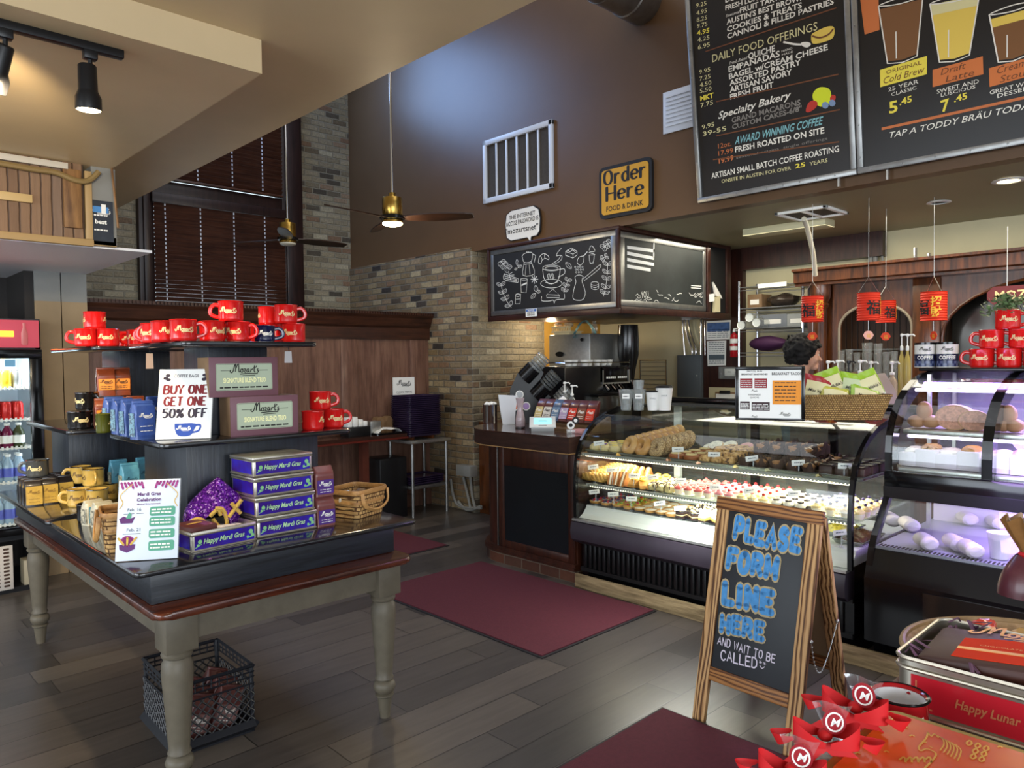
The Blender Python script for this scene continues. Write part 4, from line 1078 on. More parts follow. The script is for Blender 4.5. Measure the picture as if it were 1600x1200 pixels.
b = MB(); b.box(p.x-.02,p.x+.16,q.y,p.y,KZ-.06,KZ,.004); tag(b.build('ceiling_box',mat('pale_yellow_enamel',(200,194,158),.5)),'long pale box fixed to the kitchen ceiling','ceiling box')
t = thing('air_duct','round metal duct end high on the brown wall, at the top edge','duct',Xp(985,-8,4.8))
b = MB(); b.M = Matrix.Rotation(PI/2,4,'Y'); b.lathe([(.17,-.45),(.17,-.36),(.176,-.355),(.17,-.35),(.17,-.05),(.18,-.04),(.18,.17)],28); b.build('duct',M_alu,t)
bp = Board((1.33,4.797,2.5),(0,-1,0)); q = [bp.uv(*p)for p in((136.5,311),(176,316),(180,379),(138,377))]
t = board_thing('poster','small dark blue poster with white script on the grey box end','poster',bp)
x0,x1,z0,z1 = q[0][0],q[1][0],q[2][1],q[0][1]; b = MB(); b.box(x0,x1,-.003,0,z0,z1); b.build('sheet',mat('poster_navy',(38,44,54),.5,var=.25,vscale=20),t)
b = MB(); put_logo(b,(x0+x1)/2,z1-.07,(x1-x0)*.8,z=.004); put_text(b,'best',(x0+x1)/2,z0+.10,h=.026,align='c',z=.0062,bold=.03); print_lines(b,x0+.03,x1-.03,[z0+.06,z0+.145],.008,.0062); b.build('lettering',M_white,t)
b = MB(); b.quad2(x0+.025,x1-.025,z0+.165,z0+.20,.0045); b.build('banner',mat('poster_blue',(70,130,190),.5),t)
b = MB(); b.quad2(x0+.07,x0+.095,z0+.16,z0+.215,.005); b.build('state_map',M_white,t)
lamp('oven_nook_light','POINT',(5.75,5.35,1.9),7,WARM,.05)

# -- mugs
def enamel(k,c):return mat('enamel_'+k,c,.16,coat=.4)
LOGOW = mat('logo_white',(240,238,230),.5); LOGOC = mat('logo_cream',(226,206,150),.5)
def make_mug(color,logo,label,r=.050,h=.084,rim=None,group=None,name='mug'):
 t = thing(name,label,'mug',group=group)
 b = MB(); b.lathe([(0,.004),(r*.86,.004),(r*.9,.0),(r*.97,.004),(r,.012),(r,h-.004),(r+.003,h),(r,h+.002),(r-.004,h-.002),(r-.004,.012),(0,.010)],28,cap=False); b.build('cup',color,t)
 if rim is not None:
  b = MB(); b.lathe([(r-.003,h-.001),(r+.0035,h-.001),(r+.004,h+.001),(r+.001,h+.003),(r-.003,h+.002)],28,cap=False); b.build('rim',rim,t)
 b = MB(); b.tube(smooth2([V((r-.004,0,h*.80)),V((r+.018,0,h*.84)),V((r+.034,0,h*.62)),V((r+.030,0,h*.34)),V((r-.002,0,h*.2))],5),.0055,8,flat=1.5); b.build('handle',color,t)
 b = MB()
 for s in(0,PI):
  fn = lambda x,y,s = s:((r+.0008)*math.sin(x/r+s),-(r+.0008)*math.cos(x/r+s),y)
  put_logo(b,0,h*.45,r*1.45,pen=.2,fn=fn,n=2)
 b.build('lettering',logo,t)
 return t
def face_cam(p,d=0.0):return math.atan2(p.y,p.x)-PI/2+d
USED = {}
def place(proto,p,d=0.0,label=None,group=None,tilt=None,scale=None):
 """the first call moves the prototype itself, later ones copy it"""
 first = proto.name not in USED; USED[proto.name] = 1
 rz = face_cam(p,d)
 if first:
  if proto.name not in KIDS:KIDS[proto.name] = [(c,list(c.children))for c in proto.children]
  o = proto; o.location = p; o.rotation_euler = (0,0,rz)
  if label:o['label'] = label
  if group:o['group'] = group
  if scale:o.scale = (scale,)*3
 else:o = copy_thing(proto,p,rz,label,group,scale=scale)
 if tilt:o.rotation_euler = (tilt[0],tilt[1],rz)
 return o
RED = enamel('red',(204,26,24))
mug = make_mug(RED,LOGOC,'red enamel mug',group='red mugs on the shelf towers')
MH = .0865
for x,y,z,d,lab in((286,3.06,ZT,.1,'red mug at the front of the top shelf, beside the left corner'),(331,3.12,ZT,.6,'red mug on the top shelf, left of the pair carrying a third'),(372,3.12,ZT,-.5,'red mug on the top shelf under the upper mug, left of the navy cup'),(459,3.15,ZT,2.7,'red mug at the right end of the top shelf with its handle to the left'),(428,3.30,ZT,2.6,'red mug on the top shelf half hidden behind the navy cup'),(361,3.12,ZT+MH,2.9,'single red mug on top of the row, above the front signature box'),(447,3.17,ZT+MH,.1,'upper red mug at the right end, in front of another upper mug'),(421,3.32,ZT+MH,1.5,'upper red mug at the right end, behind its neighbour'),(256,3.22,ZT,.4,'red mug on the top shelf, second from the left corner'),(239,3.42,ZT,2.4,'red mug by the left end of the top shelf with its handle to the left'),(240,3.62,ZT,2.8,'red mug at the back left corner of the front top shelf'),(393,3.34,ZT,1.3,'red mug at the back of the top shelf, seen between two mugs'),(133,4.10,ZT,2.9,'red mug at the far left end of the rear top shelf'),(168,4.06,ZT,2.9,'red mug at the front of the rear top shelf'),(194,4.35,ZT,.5,'red mug at the back of the rear top shelf'),(214,4.10,ZT,2.8,'red mug at the right of the rear top shelf, partly behind the front shelf'),(148,4.12,ZT+MH,1.5,'red mug stacked on the mugs of the rear top shelf')):
 p = Yp(x,500,y); place(mug,V((p.x,y,z)),d,lab)
for x,y,z,d,lab in((489,671,ZM,1.3,'red mug beside the lower signature box on the middle shelf'),(521,667,ZM,.3,'red mug at the right end of the middle shelf'),(501,668,ZM+MH,.2,'red mug stacked on the two mugs of the middle shelf')):
 p = Zp(x,y,ZM); place(mug,V((p.x,p.y,z)),d,lab)
navy = make_mug(enamel('navy',(18,24,62)),LOGOW,'small navy cup among the red mugs on the top shelf',r=.043,h=.07,name='cup')
p = Yp(413,500,3.10); place(navy,V((p.x,3.10,ZT)),.1)
blk = make_mug(enamel('black',(22,20,20)),LOGOC,'black mug',rim=M_chrome,group='black mugs')
p = Yp(77,655,4.02); place(blk,V((.985,4.06,ZM)),.2,'black mug at the left end of the rear middle shelf')
place(blk,V((1.045,4.16,ZM+MH)),-.9,'upper black mug standing on the mugs of the rear middle shelf')
place(blk,V((1.085,4.10,ZM)),1.2,'black mug behind the orange coffee bags, under the upper black mug')
p = Zp(138,813,ZPL); place(blk,p,.9,'black mug at the foot of the yellow mugs, behind the left basket',scale=.9)
gry = make_mug(enamel('grey',(74,74,72)),LOGOC,'dark grey mug standing on top of the gold coffee bags',rim=M_chrome)
ylw = make_mug(enamel('yellow',(206,168,84)),mat('logo_brown',(110,84,44),.5),'yellow mug',rim=M_chrome,group='yellow mugs on the riser')
for x,y,z,d,lab in((123,790,ZPL,2.9,'yellow mug nearest the gold bags with its handle to the left'),(152,790,ZPL,2.7,'yellow mug above the black mug with its handle to the left'),(168,780,ZPL,.1,'yellow mug beside the cream topped bags'),(128,779,ZPL+MH,2.9,'upper yellow mug behind its neighbour, handle to the left'),(147,784,ZPL+MH,-1.45,'upper yellow mug with its handle towards the camera')):
 p = Zp(x,y,ZPL); place(ylw,V((p.x,p.y,z)),d,lab,scale=1.0)
for c,k,x,y,lab in(((92,18,24),'maroon',190,664,'maroon mug behind the blue coffee bags'),((150,170,40),'lime',234,664,'lime green mug behind the sale sign')):
 g_ = make_mug(enamel(k,c),LOGOC,lab); p = Zp(x,y,ZM); place(g_,p,2.8 if k=='lime' else .3)
b = make_mug(enamel('olive',(70,74,22)),LOGOC,'small dark olive cup at the left end of the front middle shelf',r=.032,h=.085,name='cup'); place(b,Zp(162,676,ZM),1.4)
b = make_mug(enamel('darkmaroon',(66,16,20)),LOGOC,'dark maroon mug beside the maroon one behind the blue bags'); place(b,Zp(214,661,ZM),.4)

# -- coffee bags
def make_bag(name,label,front,side,lab,ink,w=.085,d=.058,h=.150,top=None,group=None,labh=(.2,.62),band=None,top_fold=True):
 t = thing(name,label,'coffee bag',group=group)
 def sh(u,v):
  a = 2*PI*u; k = 1-max(0,v-.72)/.28
  pinch = 1-.80*max(0,(v-.74)/.26)**1.3
  ex = .22
  cx,cy = math.cos(a),math.sin(a)
  x = math.copysign(abs(cx)**ex,cx)*w/2*(1-.03*math.sin(9*v)); y = math.copysign(abs(cy)**ex,cy)*d/2*pinch*(1+.05*math.sin(7*v+3*u))
  return(x,y,h*v)
 b = MB(); b.sheet(sh,24,12,closed_u=True)
 b._f([b._v(sh(i/24,0))for i in range(24)][::-1]); b._f([b._v(sh(i/24,1))for i in range(24)])
 b.build('bag',side,t,sharp=60)
 if top_fold:
  b = MB(); b.box(-w*.49,w*.49,-d*.16,d*.16,h-.012,h+.004,.003); b.tube([(-w*.5,-d*.17,h-.006),(w*.5,-d*.17,h-.006)],.003,6); b.build('folded_top',top or side,t)
 b = MB(); z0,z1 = h*labh[0],h*labh[1]; yy = d/2+.0032
 b.quad2(-w*.44,w*.44,z0,z1,yy,.004); b.build('label',lab,t)
 b = MB(); put_logo(b,0,z0+(z1-z0)*.62,w*.66,pen=.19,z=yy+.0008); print_lines(b,-w*.3,w*.3,[z0+(z1-z0)*.3,z0+(z1-z0)*.14],h*.018,yy+.0008,3)
 b.build('lettering',ink,t)
 if front is not None:
  xx = w/2+.0028
  for s in(-1,1):b = MB(); b.faces([(s*xx,-d*.38,h*.08),(s*xx,d*.38,h*.08),(s*xx,d*.38,h*.70),(s*xx,-d*.38,h*.70)],[(0,1,2,3)]); b.build('side_panel',front,t)
 return t
def foil(k,c):return mat('foil_'+k,c,.32,var=.2,vscale=30,coat=.2)
PIC = {}
def picture(k,c1,c2,c3):
 if 'pic_'+k in MATS:return MATS['pic_'+k]
 t = NT('pic_'+k); t.base(t.ramp(t.noise(55,3),[(.35,srgb(c1)),(.48,srgb(c2)),(.6,srgb(c3))],True)); t.b.inputs['Roughness'].default_value = .4; MATS['pic_'+k] = t.m; return t.m
INKW,INKD = LOGOW,M_ink
gold = make_bag('coffee_bag','gold coffee bag',picture('gold',(24,22,24),(74,70,64),(30,28,28)),foil('black',(32,26,26)),foil('gold',(196,156,62)),mat('gold_ink',(140,104,40),.5),labh=(.04,.76),group='gold coffee bags on the riser',h=.13,w=.08)
g0 = Zp(55,789,ZPL+.004); g1 = Zp(104,782,ZPL+.004)
names = ('left','middle','right')
for j in range(3):
 for i in range(3):
  p = g0+(g1-g0)*(i/2)+V((0,.03+j*.072,0)); lab = 'gold fronted black coffee bag, %s row from the front, %s column'%(('first','second','third')[j],names[i])
  o = place(gold,V((p.x,p.y,ZPL)),0,lab); o.rotation_euler = (0,0,-.08)
p = g0+(g1-g0)*.25; place(gry,V((p.x+.0,p.y+.10,ZPL+.134)),2.8)
org = make_bag('coffee_bag','orange label coffee bag',picture('maroon',(74,34,30),(110,62,50),(60,44,42)),foil('rustbrown',(122,56,30)),foil('orange',(222,136,44)),INKD,group='orange label coffee bags',labh=(.22,.62),h=.142)
for x,y,z,lab in((1.085,4.02,ZM,'orange label coffee bag in the front row, left of the price card'),(1.20,4.03,ZM,'orange label coffee bag in the front row, right of the price card'),(1.17,4.13,ZM,'orange label coffee bag in the second row behind the price card'),(1.265,4.14,ZM,'orange label coffee bag in the second row, by the shelf column'),(1.145,4.20,ZM+.15,'orange label coffee bag stacked above the second row, left one'),(1.22,4.21,ZM+.15,'orange label coffee bag stacked above the second row, right one')):
 o = place(org,V((x,y,z)),0,lab); o.rotation_euler = (0,0,-.12)
blu = make_bag('coffee_bag','blue coffee bag',picture('skyblue',(120,160,180),(70,90,110),(176,204,216)),foil('blue',(58,84,150)),foil('navyblue',(52,78,146)),INKW,group='blue coffee bags on the front middle shelf',labh=(.1,.9),h=.155)
for x,y,lab in((226,686,'blue coffee bag beside the sale sign, first from the front'),(209,681,'blue coffee bag second from the sale sign'),(195,677,'blue coffee bag third from the sale sign'),(181,673,'blue coffee bag at the left end of its row'),(246,672,'blue coffee bag mostly hidden behind the sale sign')):
 p = Zp(x,y,ZM); o = place(blu,V((p.x,p.y+.02,ZM)),0,lab); o.rotation_euler = (0,0,.15)
tea = make_bag('coffee_bag','teal coffee bag',picture('teal',(190,182,160),(104,110,90),(150,170,170)),foil('teal',(92,156,178)),foil('teal2',(100,166,190)),mat('teal_ink',(50,90,110),.5),group='teal coffee bags behind the event sign',labh=(.1,.86),h=.196,w=.085)
for x,y,lab in((203,783,'teal coffee bag behind the event sign, front left'),(244,778,'teal coffee bag behind the event sign, front right'),(186,776,'teal coffee bag in the second row, at the left'),(226,771,'teal coffee bag in the second row, between two front bags')):
 p = Zp(x,y,ZPL); o = place(tea,V((p.x,p.y,ZPL)),0,lab); o.rotation_euler = (0,0,.1)
crm = make_bag('coffee_bag','cream coffee bag',picture('cream2',(196,186,160),(120,116,100),(206,200,180)),foil('cream',(204,194,166)),foil('teal2',(100,166,190)),mat('teal_ink',(50,90,110),.5),group='cream topped coffee bags by the left basket',labh=(.1,.8),h=.105,w=.078)
for x,y,lab in((152,822,'cream topped coffee bag nearest the black mug'),(167,825,'cream topped coffee bag in the middle of the three behind the left basket'),(182,829,'cream topped coffee bag beside the event sign')):
 p = Zp(x,y,ZPL); o = place(crm,V((p.x,p.y+.06,ZPL)),0,lab); o.rotation_euler = (0,0,.25)
pur = make_bag('coffee_bag','purple coffee bag',foil('plumside',(96,48,48)),foil('plum',(112,62,60)),foil('violet',(74,40,120)),INKW,group='purple coffee bags beside the tins',labh=(.08,.56),h=.128,w=.088,d=.06,top_fold=False)
p = Zp(511,822,ZPL); place(pur,V((p.x,p.y+.03,ZPL)),.5,'purple label coffee bag at the bottom beside the tin stack'); place(pur,V((p.x-.004,p.y+.03,ZPL+.13)),.5,'purple label coffee bag on top of another beside the tin stack')
p = Zp(539,806,ZPL); o = place(pur,V((p.x,p.y+.16,ZPL+.03)),.7,'dark coffee bag lying behind the right basket',tilt=(-1.3,0)); o.location.z = ZPL+.05

# -- boxes, tins, signs on the display
def pose(o,loc,rz):o.location = loc; o.rotation_euler = (0,0,rz); return o
M_plum = mat('plum_box_print',(112,74,84),.45,var=.06,vscale=9)
M_kraft = mat('kraft_board',(126,98,68),.7,var=.1,vscale=20)
M_mint = mat('mint_label',(172,184,160),.5)
def gift_box(label):
 t = thing('gift_box',label,'box',group='signature blend boxes'); w,d,h = .30,.13,.168
 b = MB(); b.box(-w/2,w/2,0,d,0,h,.002); b.build('carton',M_kraft,t)
 b = MB(); b.box(-w/2,w/2,-.002,.004,.0,h,.001); b.build('front_panel',M_plum,t)
 b = MB(); b.quad2(-w*.41,w*.41,h*.16,h*.84,.003,.006); b.build('label',M_mint,t)
 b = MB(); put_logo(b,0,h*.60,w*.42,z=.004,pen=.15)
 for s in(-1,1):b.quad2(s*w*.27-.022,s*w*.27+.022,h*.66,h*.672,.004)
 b.stroke([(-w*.4,h*.18),(w*.4,h*.18),(w*.4,h*.82),(-w*.4,h*.82)],.0012,z=.004,closed=True,caps=False)
 print_lines(b,-w*.36,w*.36,[h*.22],.006,.004,7); b.build('lettering',INKD,t)
 b = MB(); put_text(b,'SIGNATURE BLEND TRIO',0,h*.36,h=.020,w=w*.62,align='c',z=.004,bold=.03); b.build('title',mat('pale_yellow_ink',(246,244,186),.5),t)
 return t
gb = gift_box('lower plum signature gift box with mint label, beside the red mugs')
p = Zp(415,679,ZM); pose(gb,V((p.x,p.y,ZM)),-.06)
o = copy_thing(gb,V((p.x-.075,p.y+.03,ZM+.168)),-.02,'upper plum signature gift box with mint label, under the top shelf')
M_acr = mat('acrylic',(225,232,235),.05,alpha=.3,spec=.8)
def stand_sign(name,label,q,z,paper,cat='sign'):
 """leaning sign given by its four corners in the photograph (tl, tr, br, bl), standing on height z"""
 bl,br = Zp(*q[3],z),Zp(*q[2],z); ax = (br-bl); ax.z = 0; w = ax.length; ax.normalize(); nrm = V((ax.y,-ax.x,0))
 if nrm.dot(EYE-bl)<0:nrm = -nrm
 lean = .26; up = (V((0,0,1))*math.cos(lean)-nrm*math.sin(lean)); n2 = (nrm*math.cos(lean)+V((0,0,1))*math.sin(lean))
 mid = (bl+br)/2; mid.z = z+.003; bd = Board(mid,n2,up); tl,tr = bd.uv(*q[0]),bd.uv(*q[1]); h = (tl[1]+tr[1])/2
 t = thing(name,label,cat,M=bd.M)
 b = MB(); b.box(-w/2,w/2,-.002,.002,0,h,.001); b.build('paper',paper,t)
 b = MB(); b.box(-w/2-.002,w/2+.002,.002,.005,0,h+.002); a = math.sin(lean);
 b.prism([(.004,h*.55),(.007,h*.55),(.126,.126*math.tan(lean)+.004),(.120,.120*math.tan(lean))],-w*.3,w*.3,'yzx'); b.build('easel_back',M_acr,t)
 return t,bd,w,h
t,bd,w,h = stand_sign('sale_sign','white leaning sign offering coffee bags buy one get one half price',[(257,577),(339,577),(329,686),(243,688)],ZM,M_white)
b = MB(); pen_text(b,'BUY ONE',0,h*.645,h*.12,w*.80,pen=1.9,peny=.95,serif=.55,align='c',z=.003,shear=.06); pen_text(b,'GET ONE',0,h*.475,h*.12,w*.76,pen=1.9,peny=.95,serif=.55,align='c',z=.003,shear=.06); b.build('red_lettering',mat('sale_red',(120,26,32),.5),t)
b = MB(); pen_text(b,'50% OFF',0,h*.305,h*.12,w*.80,pen=1.9,peny=.95,serif=.55,align='c',z=.003,shear=.06); put_text(b,'COFFEE BAGS',0,h*.88,h=h*.045,w=w*.46,align='c',z=.003,bold=.01)
for s in(-1,1):
 for dx,dy in((.34,.91),(.38,.87),(.33,.85)):b.disc(s*w*dx,h*dy,.010,.003,.007,10)
b.build('lettering',mat('sale_dark',(44,36,52),.5),t)
b = MB(); cx = w*.02; k_ = .74; sc_ = lambda pts:[tuple(p)for p in smooth2([V((cx+a*k_,c_*k_))for a,c_ in pts],4)]
b.poly2(sc_([(-.055,.085),(.055,.085),(.05,.05),(.03,.018),(-.03,.018),(-.05,.05),(-.055,.085)])[:-1],.0032)
b.stroke(sc_([(.05,.075),(.082,.075),(.075,.045),(.042,.035)]),.008,z=.003); b.build('printed_cup',mat('cup_blue',(44,74,156),.4),t)
b = MB(); put_logo(b,cx-.003,.038,.056,z=.0045,pen=.2); b.build('logo',LOGOW,t)
t,bd,w,h = stand_sign('event_sign','white leaning sign for the Mardi Gras celebration with green panels',[(189,752),(287,747),(277.5,873),(180,879)],ZPL,mat('pale_blue_paper',(214,222,238),.45))
M_pviol = mat('print_violet',(92,40,104),.5); M_pgreen = mat('print_green',(84,156,130),.5); M_pgold = mat('print_gold',(206,170,70),.5); M_pmag = mat('print_magenta',(160,60,130),.5)
b = MB(); put_text(b,'Mardi Gras',0,h*.80,h=h*.042,w=w*.38,align='c',z=.003,bold=.035); put_text(b,'Celebration',0,h*.73,h=h*.042,w=w*.40,align='c',z=.003,bold=.035); put_text(b,'Musical Entertainment',0,h*.685,h=h*.02,w=w*.38,align='c',z=.003,bold=.02)
b.poly2([(x*w-w*.32,y*h)for x,y in((-.12,.14),(0,.10),(.12,.14),(.13,.2),(-.13,.2))],.003); b.poly2([(x*w-w*.34,y*h)for x,y in((-.10,.46),(.08,.46),(.13,.54),(.04,.52),(-.06,.55),(-.13,.52))],.003); b.build('violet_print',M_pviol,t)
b = MB(); put_text(b,'Feb. 16',-w*.34,h*.61,h=h*.04,w=w*.22,align='l',z=.003,bold=.01); put_text(b,'Feb. 21',-w*.34,h*.36,h=h*.04,w=w*.22,align='l',z=.003,bold=.01); print_lines(b,-w*.40,-w*.05,[h*.575,h*.325],.002,.003,1); b.build('lettering',mat('print_grey',(84,96,104),.5),t)
for y0,y1 in((.54,.655),(.41,.525),(.26,.375),(.105,.23)):b = MB(); b.quad2(w*.02,w*.44,h*y0,h*y1,.003,.008); b.build('green_panel',M_pgreen,t)
b = MB(); b.poly2([(x*w-w*.34,y*h)for x,y in((-.02,.52),(.03,.60),(.07,.57),(.06,.52))],.0035); b.build('jester_hat_print',M_pgreen,t)
for k,y0 in enumerate((.54,.41,.26,.105)):b = MB(); print_lines(b,w*.05,w*.38,[h*(y0+d)for d in(.07,.03)],h*.018,.0042,4,seed=k); b.build('panel_lettering',LOGOW,t)
b = MB()
for k in range(7):
 a = -.8+k*.27; b.stroke([(-w*.32,h*.19),(-w*.32+math.sin(a)*w*.12,h*.19+math.cos(a)*h*.10)],.011,z=.0032)
for s in(-1,1):
 for k in range(7):x = s*w*(.46-.055*k); b.stroke([(x,h*.97),(x-s*w*.03,h*(.90+.02*(k%3)))],.008,z=.0032)
b.build('feather_print',M_pmag,t)
b = MB()
for k in range(3):b.stroke([(-w*.32+(k-1)*.012,h*.20),(-w*.32+(k-1)*.03,h*.28)],.007,z=.0038)
for s in(-1,1):b.stroke([tuple(p)for p in smooth2([V(p)for p in((s*w*.28,h*.95),(s*w*.40,h*.87),(s*w*.47,h*.80),(s*w*.42,h*.72),(s*w*.47,h*.65))],4)],.003,z=.0034)
b.build('gold_print',M_pgold,t)
M_tin = mat('tin_metal',(196,190,176),.3,.9,var=.08,vscale=20)
def tin_print():
 t = NT('tin_print'); n = t.noise(9,2); t.base(t.ramp(n,[(.35,srgb((60,24,120))),(.6,srgb((50,40,190))),(.72,srgb((40,90,190)))])); t.b.inputs['Roughness'].default_value = .25; t.b.inputs['Metallic'].default_value = .3
 MATS['tin_print'] = t.m; return t.m
M_tp = tin_print()
TW,TD,TH = .262,.20,.082
def tin(label,lid=True):
 t = thing('gift_tin',label,'tin',group='purple Mardi Gras tins')
 b = MB(); b.M = None
 if lid:b.box(-TW/2,TW/2,0,TD,0,TH-.013,.004)
 else:
  b.prism(rrect(-TW/2,TW/2,0,TD,.012),0,.006)
  for a in((-TW/2,TW/2,0,.006),(-TW/2,TW/2,TD-.006,TD),(-TW/2,-TW/2+.006,0,TD),(TW/2-.006,TW/2,0,TD)):b.box(*a,0,TH-.004,.002)
 b.build('tin_body',M_tin,t)
 for z in(.006,TH-.016):
  b = MB(); b.tube([(-TW/2,0,z),(TW/2,0,z),(TW/2,TD,z),(-TW/2,TD,z)],.0035,6,closed=True); b.build('rolled_edge',M_tin,t)
 if lid:b = MB(); b.box(-TW/2-.003,TW/2+.003,-.003,TD+.003,TH-.013,TH-.001,.003); b.build('lid',M_tin,t)
 b = MB(); b.quad2(-TW*.46,TW*.46,.012,TH-.019,.0012); b.faces([(-TW/2-.0014,TD*.06,.014),(-TW/2-.0014,TD*.94,.014),(-TW/2-.0014,TD*.94,TH-.019),(-TW/2-.0014,TD*.06,TH-.019)],[(0,1,2,3)]); b.build('printed_panel',M_tp,t)
 b = MB(); put_text(b,'Happy Mardi Gras',-.005,.030,h=.019,w=TW*.62,align='c',z=.0024,shear=.25,bold=.02); b.build('lettering',mat('tin_lettering',(176,214,160),.4),t)
 b = MB()
 for k,(x,y,r_)in enumerate(((-.1,.04,.008),(-.108,.028,.005),(.105,.044,.009),(.112,.03,.007),(.092,.025,.005))):b.disc(x,y,r_,.0022+k*.0001)
 b.stroke([(-.118,.02),(-.095,.03)],.003,z=.0026); b.stroke([(.09,.02),(.12,.026)],.004,z=.0026); b.build('ornament',mat('tin_ornament',(130,190,130),.4),t)
 return t
p = Zp(404,842,ZPL); q_ = Zp(493,825.5,ZPL); a = math.atan2(q_.y-p.y,q_.x-p.x); mid = (p+q_)/2
t0 = tin('purple lidded tin at the bottom of the stack of four'); pose(t0,V((mid.x,mid.y,ZPL)),a)
for k,nm in((1,'second from the bottom in the stack of four'),(2,'third from the bottom in the stack of four'),(3,'on top of the stack of four, grey lid showing')):
 copy_thing(t0,V((mid.x-.004*k,mid.y+.003,ZPL+TH*k)),a+.008*k,'purple lidded tin '+nm)
p = Zp(300,866,ZPL); q_ = Zp(401,845,ZPL); a = math.atan2(q_.y-p.y,q_.x-p.x); mid = (p+q_)/2
t1 = tin('open purple tin holding a maroon box, in front of the sequin hat',False); pose(t1,V((mid.x,mid.y,ZPL)),a)
t = thing('chocolate_box','maroon chocolate box lying in the open purple tin','box',V((mid.x-.075*math.cos(a)-.09*math.sin(a),mid.y+.09,ZPL+.008)),a+.12)
b = MB(); b.box(-.055,.055,-.07,.06,0,.085,.006); b.build('carton',mat('maroon_card',(88,42,40),.4),t)
b = MB(); b.disc(0,0,.02); b.M = None
b = MB(); b.faces([(-.03,-.01,.0858),(.03,-.01,.0858),(.03,.006,.0858),(-.03,.006,.0858)],[(0,1,2,3)]); b.build('gold_mark',M_pgold,t)
b = MB(); b.box(0,.1,-.06,.06,0,.055,.01); tag(b.build('paper_shred',mat('shredded_paper',(206,204,212),.8,var=.3,vscale=60),None,V((mid.x+.01,mid.y+.10,ZPL+.008)),(0,0,a)),'pale shredded paper filling the open purple tin','paper filling',kind='stuff')
def seq():
 t = NT('purple_sequins'); vo = t.add('ShaderNodeTexVoronoi'); vo.inputs['Scale'].default_value = 170; t.link(t.coord(),vo.inputs['Vector'])
 sp = t.add('ShaderNodeSeparateColor'); t.link(vo.outputs['Color'],sp.inputs[0])
 t.base(t.ramp(sp.outputs[0],[(0,srgb((56,14,96))),(.5,srgb((96,26,150))),(.85,srgb((140,60,190))),(.95,srgb((216,170,240)))]))
 t.b.inputs['Roughness'].default_value = .25; t.b.inputs['Metallic'].default_value = .6
 nm = t.add('ShaderNodeBump'); nm.inputs['Strength'].default_value = .9; t.link(sp.outputs[1],nm.inputs['Height']); t.link(nm.outputs[0],t.b.inputs['Normal']); return t.m
p = Zp(330,838,ZPL); p.y+=-.02
t = thing('sequin_hat','purple sequin jester hat with gold braid behind the open tin','hat',V((p.x,p.y,ZPL)),face_cam(p))
prof = [(-.11,.0),(-.115,.06),(-.10,.13),(-.05,.185),(.01,.235),(.03,.24),(.08,.19),(.115,.15),(.105,.08),(.10,0)]
def hat(u,v):
 q = smooth2([V(a)for a in prof],4); k = u*(len(q)-1); i = min(int(k),len(q)-2); p_ = q[i].lerp(q[i+1],k-i)
 s = math.sin(PI*v); return(p_.x*(.55+.45*s),(v-.5)*.15,p_.y*(.5+.5*s)if p_.y>0 else 0)
b = MB(); b.sheet(hat,30,12); b.build('hat_body',seq(),t)
b = MB()
for pts in([(-.10,.03),(-.07,.09),(-.03,.08),(-.05,.04)],[(-.06,.03),(0,.05),(.05,.06),(.04,.12),(.01,.13)],[(.06,.03),(.02,.06),(.0,.09)],[(-.01,.10),(.02,.125),(.03,.10)],[(.06,.09),(.11,.155)],[(.07,.145),(.105,.10)],[(.02,.05),(.07,.03),(.09,.05)]):
 q = smooth2([V((x,-.062-.014*(1-abs(x)/.12),z))for x,z in pts],4); b.tube(q,.008,8)
b.build('gold_braid',mat('gold_braid',(222,184,92),.5,.4,bump=1.0,bscale=300),t)
M_splint = grid_mat('ash_splint',(0,2),.02,.017,.003,[(0,srgb((170,128,76))),(.5,srgb((204,162,102))),(1,srgb((188,144,88)))],srgb((92,60,32)),.6,bump=.8,gmix=.3)
M_rim = wood('basket_rim',(140,96,50),(196,148,88),.5,(4,30,30))
def basket(label,p,rz,w,d,h,hang):
 t = thing('splint_basket',label,'basket',p,rz); tp = .86
 def wall(u,v):
  q = rrect(-w/2,w/2,-d/2,d/2,.03,3); n = len(q); k = u*n; i = int(k)%n; a,c = V(q[i]),V(q[(i+1)%n]); m_ = a.lerp(c,k-int(k)); s = tp+(1-tp)*v
  ripple = 1+.012*math.sin(u*2*PI*24)*math.cos(v*PI*7)
  return(m_.x*s*ripple,m_.y*s*ripple,v*h)
 b = MB(); b.sheet(wall,96,14,closed_u=True); b.build('woven_wall',M_splint,t)
 b = MB(); b.prism([(x*tp,y*tp)for x,y in rrect(-w/2,w/2,-d/2,d/2,.03,3)],0,.006); b.build('bottom',M_splint,t)
 for z,rr in((h-.008,.011),(h*.55,.007)):
  b = MB(); s = tp+(1-tp)*z/h; b.tube([(x*s*1.012,y*s*1.012,z)for x,y in rrect(-w/2,w/2,-d/2,d/2,.03,3)],rr*.5,6,closed=True,flat=2.2); b.build('rim_band',M_rim,t)
 for s in hang:
  b = MB(); b.tube(smooth2([V((-w*.42,s*(d/2+.008),h-.01)),V((-w*.36,s*(d/2+.016),h*.45)),V((0,s*(d/2+.02),h*.25)),V((w*.36,s*(d/2+.016),h*.45)),V((w*.42,s*(d/2+.008),h-.01))],5),.006,6,flat=1.6); b.build('handle',M_rim,t)
 return t
p = Zp(570,806,ZPL); rb = basket('splint basket of wrapped snacks beside the purple label bags',V((p.x,p.y+.07,ZPL)),.35,.225,.20,.125,(-1,1))
p = Zp(170,868,ZPL); basket('splint basket with drop handle behind the event sign',V((p.x+.085,p.y+.10,ZPL)),1.35,.20,.16,.15,(1,))
M_wrapc = mat('clear_wrap',(214,200,176),.15,alpha=.75,spec=.8)
